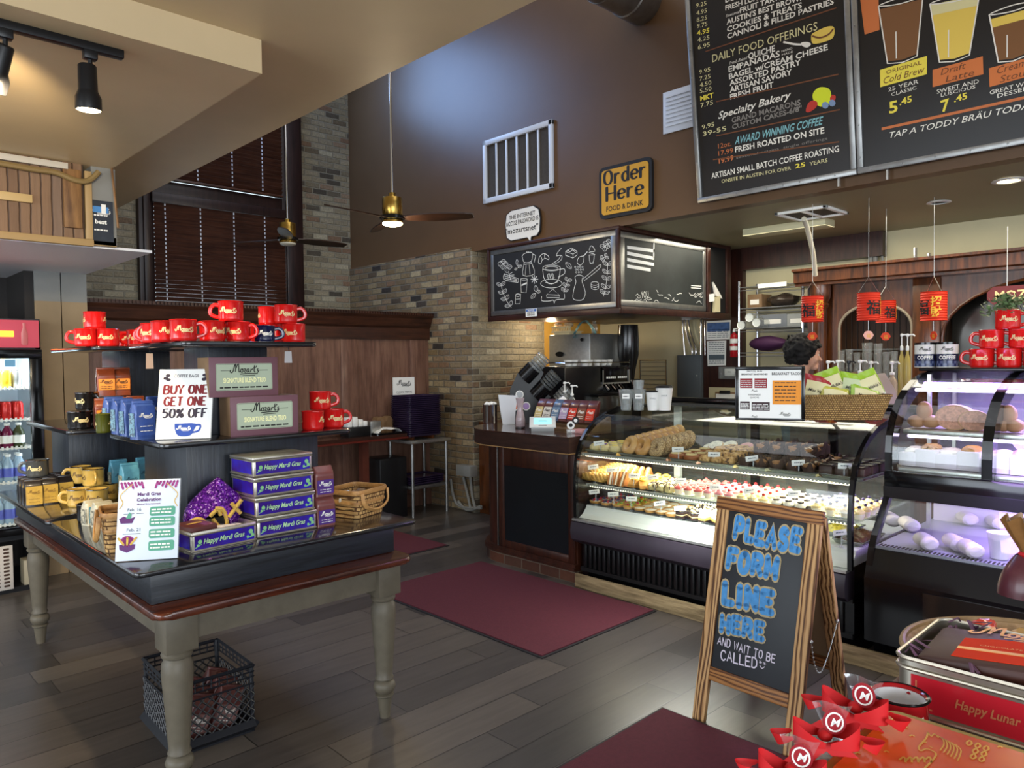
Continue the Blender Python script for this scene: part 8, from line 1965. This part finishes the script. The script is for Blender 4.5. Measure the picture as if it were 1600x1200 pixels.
def lantern(label,px,py,dep,d_,h_,turn,card):
 c_ = Dp(px,py,dep); t = at(thing('paper_lantern',label,'lantern',group='red paper lanterns'),V((c_.x,c_.y,c_.z-h_/2)),face_cam(c_,turn)); R_ = d_/2
 b = MB(); b.lathe([(R_*(.96 if k%2 else 1.02),h_*k/22)for k in range(23)],30,cap=False); b.build('paper',mat('lantern_red',(214,50,24),.6),t)
 for nm,m_,an,s_,ch in(('black_character',M_ink,0,.62,'福'),('gold_character',mat('lantern_gold',(230,180,50),.5),1.15,.40,'招'),('gold_character',MATS['lantern_gold']if 'lantern_gold' in MATS else None,1.16,.40,'財')):
  fn = lambda x,y:((R_*1.035)*math.sin(x/R_+an),-(R_*1.035)*math.cos(x/R_+an),y); b = MB(); put_text(b,ch,0,h_*(.24 if s_>.5 else(.52 if ch=='招' else .16)),h=h_*s_*.72,align='c',fn=fn,bold=.02,cap=.8); b.build(nm,m_ or mat('lantern_gold',(230,180,50),.5),t)
 b = MB(); b.tube([(-R_,0,h_),(0,0,h_+.11),(R_,0,h_)],.0015,4); b.tube([(0,0,h_+.11),(0,0,KZ-c_.z+h_/2)],.0015,4); b.tube([(0,0,0),(0,0,-.075)],.0012,4); b.build('string',M_steel,t)
 b = MB(); b.M = Matrix.Translation((0,0,-.105)); b.prism([(.036*math.cos(k*.45)*(1+.08*math.cos(k*3.6)),.031*math.sin(k*.45))for k in range(14)],-.002,.002,'xzy'); b.build('tassel_card',card,t)
 b = MB(); put_text(b,'福',0,-.121,h=.026,align='c',z=.003,cap=.8); b.build('card_print',MATS['lantern_gold'],t)
MR_ = mat('lantern_card',(214,60,24),.5)
lantern('red paper lantern at the left end, in front of the bar column',1269.5,483,5.4,.150,.185,-.45,MR_); lantern('red paper lantern second from the left, above the cups',1357,479,5.2,.150,.19,.5,mat('pink_card',(226,170,160),.5)); lantern('red paper lantern behind the second one, above the cups',1384,487,5.6,.140,.163,.5,MR_); lantern('red paper lantern hanging before the middle pilaster',1459,478.5,5.2,.168,.20,-1.0,MR_)
def stack(label,px,ptop,n,r_,m_=M_clearpl):
 p = Xp(px,560,6.28); zt = Xp(px,ptop,6.28).z; t = thing('cup_stack',label,'cups',V((p.x,p.y,.95)),0,'stacks of cups on the back bar'); b = MB(); L_ = zt-.95; q = []
 for k in range(n):z = L_*k/n; q+=[(r_*.84,z),(r_,z+L_/n*.9),(r_*1.04,z+L_/n*.95)]
 b.lathe(q,18); b.build('cups',m_,t)
for k,(x,y,r_)in enumerate(((1315,547,.028),(1327,545,.028),(1339,550,.028),(1355,535,.042),(1372,536,.034),(1385,549,.028),(1397,548,.028))):stack('stack of clear plastic cups on the back bar, %s from the left'%('first','second','third','fourth and tallest','fifth','sixth','seventh')[k],x,y,9,r_)
b = MB(); b.box(4.92,5.22,1.55,2.35,0,1.16,.004); tag(b.build('service_counter',M_mahog),'service counter behind the glass case carrying the pump bottles','counter')
SX = 5.06
for k,(x,y,hd)in enumerate(((1294,565,M_white),(1309,564,M_white),(1326,565,M_black),(1344,564,M_white),(1361,566,M_white),(1394,566,M_white))):p = Xp(x,y,SX); pump('pump_bottle','%s syrup pump bottle behind the crisp basket, %s from the left'%('black topped' if hd is M_black else 'white topped',('first','second','third','fourth','fifth','sixth')[k]),V((p.x,p.y,1.16)),p.z-1.16-.05,M_syr,hd,.032)
for x,lab in((1409,'gold soap style pump bottle, left of the two by the coffee tins'),(1418,'gold soap style pump bottle, right of the two by the coffee tins')):p = Xp(x,523,5.3); pump('pump_bottle',lab,V((p.x,p.y-.0,1.10)),p.z-1.15,mat('gold_syrup',(196,176,96),.15,alpha=.8),M_white,.021)
b = MB(); b.box(5.22,5.40,1.55,2.0,0,1.10,.004); tag(b.build('bottle_stand',M_mahog),'dark stand under the two gold pump bottles','stand')
p = Xp(1276,610,4.95); t = thing('glass_pitcher','clear ribbed pitcher behind the counter menu','pitcher',V((p.x,p.y,1.16))); zt = Xp(1276,588,4.95).z-1.16; b = MB(); b.lathe([(0,0),(.05,0),(.062,zt),(.059,zt),(.048,.006)],20,cap=False); b.build('pitcher',M_clearpl,t)
for k,(x,y,c_,lab)in enumerate(((1310,578,M_kraft,'brown folded cup carrier behind the crisp packets'),(1335,580,M_kraft,'second brown folded cup carrier behind the crisp packets'),(1378,582,mat('pale_carrier',(196,178,158),.6),'pale folded cup carrier beside the tall case'))):
 p = Xp(x,600,4.95-.03*k); zt = Xp(x,y,4.95).z-1.262; b = MB(); b.prism([(-.11,0),(.11,0),(.10,zt*.6),(.02,zt),(-.03,zt*.98),(-.12,zt*.55)],-.02,.02,'xzy'); b.box(-.09,.09,.02,.10,0,.05); o = tag(b.build('cup_carrier',c_),lab,'cup carrier'); at(o,V((p.x,p.y,1.16)),face_cam(p)); o.scale = (.8,1,(zt+.10)/zt)

# -- drinks cooler
FY = 5.95; M_cool = mat('cooler_black',(26,27,30),.35)
t = thing('drinks_cooler','tall black glass door drinks cooler with a glowing red header','cooler',(.85,FY,0)); xr = .375; xl = -.375
b = MB(); b.box(xl,xr,.03,.68,.36,.40); b.box(xl,xr,.64,.68,.4,1.86); b.box(xl,xl+.03,.03,.66,.4,1.86); b.box(xr-.03,xr,.03,.66,.4,1.86); b.box(xl,xr,.03,.66,1.66,1.87); b.box(xl,xr,.05,.68,.0,.035); b.box(xr-.03,xr,.03,.66,0,.4); b.box(xl,xl+.03,.03,.66,0,.4); b.build('cabinet',M_cool,t)
b = MB(); b.box(xl+.01,xr-.012,-.005,.03,1.672,1.86,.004); b.build('header_sign',mat('header_red',(186,74,88),.3,emit=.3),t)
b = MB(); b.box(xl+.05,xr-.16,-.009,-.005,1.745,1.785,.003); b.build('neon_bar',mat('neon_orange',(255,120,30),.3,emit=5),t); b = MB(); b.lathe([(.012,0),(.02,.01),(.02,.08),(.008,.12),(.01,.15)],10,(xr-.10,-.012,1.69),sy=.15); b.build('bottle_picture',mat('header_pink',(206,110,110),.3),t)
b = MB()
for a in((xl,xr,.40,.455),(xl,xr,1.60,1.66),(xr-.075,xr,.455,1.60),(xl,xl+.06,.455,1.60)):b.box(a[0],a[1],-.02,.03,a[2],a[3],.005)
dr_ = b.build('door_frame',M_gloss,t); b = MB(); b.box(xl+.06,xr-.075,.0,.006,.455,1.6); b.build('door_glass',M_pane,dr_); b = MB(); b.box(xl+.08,xl+.11,-.05,-.02,.8,1.2,.008); b.build('handle',M_black,dr_)
b = MB(); b.box(xl+.03,xr-.03,.62,.64,.4,1.66); b.box(xl+.03,xl+.035,.04,.62,.4,1.66); b.box(xr-.035,xr-.03,.04,.62,.4,1.66); b.build('liner',mat('cooler_liner',(214,226,236),.4),t)
b = MB(); b.box(xr-.05,xr-.036,.035,.05,.5,1.6); b.build('light_strip',M_coolbulb,t); lamp('cooler_lamp','AREA',(.85,FY+.06,1.62),9,(.86,.94,1.0),.5,.06,target=(.85,FY+.3,.4))
FZ = [Yp(25,y,FY+.08).z for y in(606,655,699,752)]+[.47]
for z in FZ:
 b = MB(); b.box(xl+.04,xr-.045,.05,.6,z-.008,z)
 for k in range(24):x = xl+.05+k*.027; b.box(x,x+.012,.042,.05,z-.012,z+.012)
 b.build('wire_shelf',M_white,t)
for x0 in(.10,.19):b = MB(); b.quad2(x0-.03,x0+.03,1.545,1.59,.001); b.M = None; b.build('door_label',mat('label_tan',(206,186,150),.5)if x0<.15 else mat('label_sky',(110,170,206),.5),t)
def can(label,c_,x,y,z,grp):q = tag(MB().lathe([(0,0),(.026,0),(.033,.012),(.033,.105),(.026,.118),(.027,.122),(0,.119)],20,cap=False).build('drink_can',c_,None,(x,y,z)),label,'can',grp); return q
def bottle(label,c_,capc,x,y,z,h,r_,grp,lab_=None):
 o = thing('drink_bottle',label,'bottle',(x,y,z),0,grp); MB().lathe([(0,0),(r_*.9,0),(r_,.01),(r_,h*.55),(r_*.9,h*.66),(r_*.42,h*.84),(r_*.42,h*.9)],18).build('bottle',c_,o); MB().lathe([(r_*.5,h*.9),(r_*.5,h),(0,h)],14).build('cap',capc,o)
 if lab_:MB().lathe([(r_*1.01,h*.18),(r_*1.01,h*.5)],18,cap=False).build('label',lab_,o)
cn = ('first','second','third','fourth','fifth','sixth')
FX = [Yp(x,640,FY+.1).x for x in(-8,10,28)]; nm3 = ('at the left','in the middle','nearest the frame')
MY,MRD = mat('can_yellow',(222,182,40),.25,.3),mat('can_red',(190,40,36),.25,.2)
can('yellow drink can on the top cooler shelf',MY,FX[1],FY+.10,FZ[0],'cans in the cooler'); can('silver drink can on the top cooler shelf, by the frame',M_alu,FX[2],FY+.12,FZ[0],'cans in the cooler')
for k in range(3):
 for j in range(2):
  for q in range(2):can('red drink can on the second cooler shelf, %s, %s, %s'%(nm3[k],('lower','upper')[q],('front','behind')[j]),MRD,FX[k],FY+.10+.075*j,FZ[1]+.122*q*.98,'cans in the cooler')if q==0 or FZ[0]-FZ[1]>.25 else None
 bottle('dark juice bottle with white label on the third cooler shelf, %s'%nm3[k],(mat('juice_plum',(86,26,52),.15),mat('juice_wine',(104,24,60),.15),mat('juice_green',(60,66,40),.15))[k],M_white,FX[k],FY+.10,FZ[2],.17,.036,'juice bottles in the cooler',M_white)
 for j in range(2):
  bottle('clear water bottle on the fourth cooler shelf, %s, %s row'%(nm3[k],cn[j]),mat('water_bottle',(176,204,226),.08,alpha=.6,spec=.9),M_white,FX[k],FY+.10+.08*j,FZ[3],.19,.034,'water bottles in the cooler',mat('water_label',(90,100,190),.4)); bottle('clear water bottle on the cooler floor, %s, %s row'%(nm3[k],cn[j]),MATS['water_bottle'],M_white,FX[k],FY+.10+.08*j,FZ[4],.2,.034,'water bottles in the cooler',MATS['water_label'])
xg = Yp(21,880,FY).x; t = thing('perforated_panel','white perforated panel standing under the drinks cooler','panel',(xg-.12,FY+.01,.035)); b = MB(); b.box(-.12,.12,0,.012,0,.30,.002); b.build('panel',mat('panel_white',(196,190,184),.5),t); b = MB()
for i in range(4):
 for k in range(11):b.quad2(-.10+.055*i,-.065+.055*i,.02+.025*k,.034+.025*k,.001,.006)
b.build('holes',mat('rusty_dark',(60,40,30),.8),t)
p = Yp(48,905,FY+.06); b = MB(); b.box(-.04,.05,0,.12,0,.17,.003); tag(b.build('control_box',mat('beige_metal',(176,166,142),.5),None,(p.x,FY+.05,.035)),'beige metal box under the drinks cooler beside the perforated panel','box')

# -- tray counter, clean trays and brick wall fittings
zc_ = Yp(560,684,6.02).z; t = thing('side_counter','narrow dark red side counter along the panelled partition','counter',(3.6,6.2,0)); xe = Yp(640,676,6.02).x
b = MB(); b.prism(rrect(-.95,xe-3.6,-.18,.20,.05),zc_-.03,zc_); b.build('worktop',M_ctop,t); b = MB(); b.prism(rrect(-.96,xe-3.59,-.185,.20,.05),zc_-.05,zc_-.031); b.build('edge',mat('oxblood_edge',(92,34,26),.35),t)
for x in(-.85,Yp(570,720,6.12).x-3.6):b = MB(); b.box(x-.035,x+.035,-.10,-.03,0,zc_-.05); b.build('leg',mat('oxblood_leg',(84,40,28),.5,var=.2),t)
def Yc(px,yy):return Yp(px,660,yy).x
b = MB(); b.box(-.12,.12,-.08,.08,0,.09,.004); t = at(thing('condiment_holder','black holder of white napkins and packets on the side counter','holder'),V((Yc(555,6.2),6.2,zc_)),0); b.build('tray',M_black,t); b = MB(); rr = random.Random(6); [b.box(x,x+.05,-.05,.05,.09,.10+rr.uniform(.02,.1),.008)for x in(-.11,-.05,.01,.06)]; b.build('napkins',M_white,t)
b = MB(); b.box(-.06,.06,-.06,.06,0,.13,.004); tag(b.build('napkin_dispenser',M_steel,None,(Yc(582,6.22),6.22,zc_)),'steel napkin dispenser on the side counter','dispenser')
for k,(x,lab)in enumerate(((590,'brown card cup sleeve holder behind the napkin dispenser'),(604,'brown card cup sleeve holder nearest the clean trays'))):b = MB(); b.prism([(-.05,0),(.05,0),(.055,.12),(.02,.16),(-.03,.15),(-.05,.11)],-.04,.04,'xzy'); tag(b.build('sleeve_holder',M_kraft,None,(Yc(x,6.32),6.32,zc_),(0,0,.3*k)),lab,'holder')
t = thing('serving_tray','black tray with crumpled white napkins on the side counter','tray',(Yc(608,6.1),6.12,zc_)); b = MB(); b.prism(rrect(-.17,.17,-.07,.07,.02),0,.018); b.build('tray',M_gloss,t); b = MB(); b.sheet(lambda u,v:(-.14+.27*u,-.05+.1*v,.019+.035*math.sin(PI*u)**.5*(1+.3*math.sin(9*u+4*v))),14,6); b.build('napkins',M_white,t)
zt_ = .76; t = thing('tray_table','small steel table carrying the stack of clean trays','table',(4.58,6.17,0)); b = MB(); b.box(-.23,.27,-.22,.22,zt_-.03,zt_,.004); b.build('tabletop',M_steel,t); b = MB(); b.box(-.20,.24,-.19,.19,.27,.30,.003); b.build('lower_shelf',M_alu,t)
for x in(-.20,.23):
 for y in(-.19,.19):b = MB(); b.tube([(x,y,0),(x,y,zt_-.03)],.016,10); b.build('leg',M_alu,t)
M_trayp = mat('plum_tray',(44,32,58),.25)
b = MB(); q = rrect(-.165,.165,-.21,.21,.03,4); qi = [(x*.93,y*.95)for x,y in q]; b.prism([(x*.9,y*.92)for x,y in q],0,.004); n = len(q)
for i in range(n):j = (i+1)%n; b.faces([(qi[i][0]*.97,qi[i][1]*.97,.002),(qi[j][0]*.97,qi[j][1]*.97,.002),(*q[j],.017),(*q[i],.017)],[(0,1,2,3)])
b.tube([(x,y,.017)for x,y in q],.003,5,closed=True); tr = tag(b.build('cafeteria_tray',M_trayp),'dark plum tray','tray','clean trays on the steel table')
for k in range(21):o = tr if k==0 else copy_thing(tr); o.location = (4.57+.002*(k%3),6.17,zt_+.035+k*.0195); o.rotation_euler = (0,0,PI/2+.01*(k%4)); o['label'] = 'dark plum cafeteria tray, %s from the bottom of the tall clean stack'%ORD[k]
b = MB(); [b.box(x,x+.03,-.12,.12,0,.032)for x in(-.14,.11)]; tag(b.build('tray_rest',M_mahog,None,(4.57,6.17,zt_)),'two wooden battens under the stack of clean trays','batten')
for k in range(4):o = copy_thing(tr,(4.60,6.17,.305+k*.0195),PI/2,'dark tray on the lower shelf of the steel table, %s from the bottom'%ORD[k],'trays on the lower shelf')
bt = Board((4.3,PY-.012,1.4),(0,-1,0)); (x0,z1),(x1,z0) = bt.uv(614,590),bt.uv(647.5,621); t = board_thing('tray_sign','white card sign for the clean trays fixed to the partition','sign',bt); b = MB(); b.box(x0,x1,-.006,.008,z0,z1); b.build('card',M_white,t); b = MB(); put_logo(b,(x0+x1)/2,z0+(z1-z0)*.62,(x1-x0)*.66,z=.007,pen=.16); put_text(b,'CLEAN TRAYS',(x0+x1)/2,z0+(z1-z0)*.24,h=(z1-z0)*.1,w=(x1-x0)*.74,align='c',z=.007); b.build('lettering',M_ink,t)
b = MB(); b.box(-.16,.16,-.14,.14,0,.60,.01); tag(b.build('waste_bin',M_black,None,(Yp(603,760,6.2).x,6.2,0)),'black waste bin under the side counter beside the steel table','bin')
p,q = Xp(719,725,XW-.04),Xp(742,745,XW-.04); t = thing('junction_box','grey junction box with pipes low on the brick wall','junction box',V((XW-.05,(p.y+q.y)/2,q.z))); b = MB(); b.box(-.05,.05,-(p.y-q.y)/2,(p.y-q.y)/2,0,p.z-q.z,.005); b.build('box',M_grey,t); L0 = V(t.location)
for pts in([(735,745),(738,775),(742,792)],[(724,745),(730,770),(735,793)],[(704,748),(710,780),(722,792),(752,794)],[(716,783),(730,797),(752,791)]):b = MB(); b.tube(smooth2([Xp(x,y,XW-.03)-L0 for x,y in pts],5),.014,8); b.build('pipe',M_grey,t)
for k,(x,y0,y1,x2,r_,lab)in enumerate(((1357,366,420,1361,.02,'grey pipe on the cream wall above the back bar, left of three'),(1365,366,420,1368,.02,'grey pipe on the cream wall above the back bar, middle of three'),(1370,378,420,1382,.012,'thin bent pipe on the cream wall above the back bar'))):
 b = MB(); b.tube([Xp(x,y0,6.95),Xp((x+x2)/2+1,(y0+y1)/2-6,6.95),Xp(x2,y1,6.95)],r_,8); tag(b.build('wall_pipe',M_grey),lab,'pipe')
for x,y0,y1,lab in((1430.5,387,409,'taller chrome post standing on the back bar cornice'),(1452,396,407,'shorter chrome post standing on the back bar cornice')):
 p = Xp(x,y0,6.45); q = Xp(x,y1,6.45); b = MB(); b.tube([(p.x,p.y,2.315),(p.x,p.y,p.z)],.014,8); tag(b.build('chrome_post',M_chrome),lab,'post')
import numpy as np
G1 = [(1093,318,1600,229),(756.9,221.7,865.9,182.3),(758.9,320.9,866.8,294.4),(941.5,267.7,1017.7,246.7),(770.4,392.7,968.8,353.4),(771,502.6,968.8,485.3),(1253,425,1600,391.6),(1368.7,364,1600,336.9),(622.2,942,849.7,1029.1),(752.2,876,1022,955),(899,917.6,1100,972.9),(900,846,1100,902),(898.5,808.7,1100,854)]
G2 = [(973,360.5,1104,384.7),(974.5,471.8,1102.5,485.3),(234,304.4,434.4,332.6),(267,286,419,305.6),(131,466,672,496),(237,462.5,433.5,471.5),(628.7,912.7,752.2,876),(849.7,1029,1022.6,956),(0,374,136,384)]
G3 = [(540.9,149,546.9,419),(91.25,423.75,96.25,607.5),(210,314,214.5,467),(740,460,743.75,635),(756.9,221.7,758.9,320.9),(968.8,353,968.8,485),(1104,385,1102.5,485),(769.5,760,770,854),(1286,452,1287.5,585)]
def R(yaw,p,r):
 F = np.array([np.sin(yaw)*np.cos(p),np.cos(yaw)*np.cos(p),-np.sin(p)])
 Rt = np.array([np.cos(yaw),-np.sin(yaw),0])
 D = np.cross(F,Rt)
 c,s = np.cos(r),np.sin(r)
 x = c*Rt+s*D; y = -s*Rt+c*D
 return np.array([x,y,F])
def res(v,f=None):
 if f is None:f = v[3]*1000
 M = R(*v[:3]); out = []
 for G,d in((G1,[0,1,0]),(G2,[1,0,0]),(G3,[0,0,1])):
  q = M@np.array(d,float)
  vp = np.array([q[0]*f+800*q[2],q[1]*f+600*q[2],q[2]])
  for a in G:
   m = np.array([(a[0]+a[2])/2,(a[1]+a[3])/2,1]); L = np.hypot(a[2]-a[0],a[3]-a[1])
   l = np.cross(vp,m); l/=np.hypot(l[0],l[1])
   out.append(l@np.array([a[0],a[1],1]))
 return np.array(out)
def lm(v,fn):
 lam = 1e-3
 for i in range(300):
  r = fn(v); J = np.array([(fn(v+1e-6*e)-r)/1e-6 for e in np.eye(len(v))]).T
  w = 1/(1+(r/2)**2)
  A = J.T@(w[:,None]*J); st = np.linalg.solve(A+lam*np.diag(np.diag(A)),-J.T@(w*r))
  if(np.log1p((fn(v+st)/2)**2)).sum()<(np.log1p((r/2)**2)).sum():v = v+st; lam*=.5
  else:lam*=3
 return v
if __name__=="__main__":
 v = lm(np.array([.71,.02,.02,1.195]),res); print(np.degrees(v[:3]),v[3]*1000); np.set_printoptions(precision=1,suppress=True); print(res(v))
 for f in(1150,1195,1250):
  u = lm(np.array([.71,.02,.02]),lambda v:res(v,f)); print(f,np.degrees(u)); print(res(u,f),(res(u,f)**2).sum())
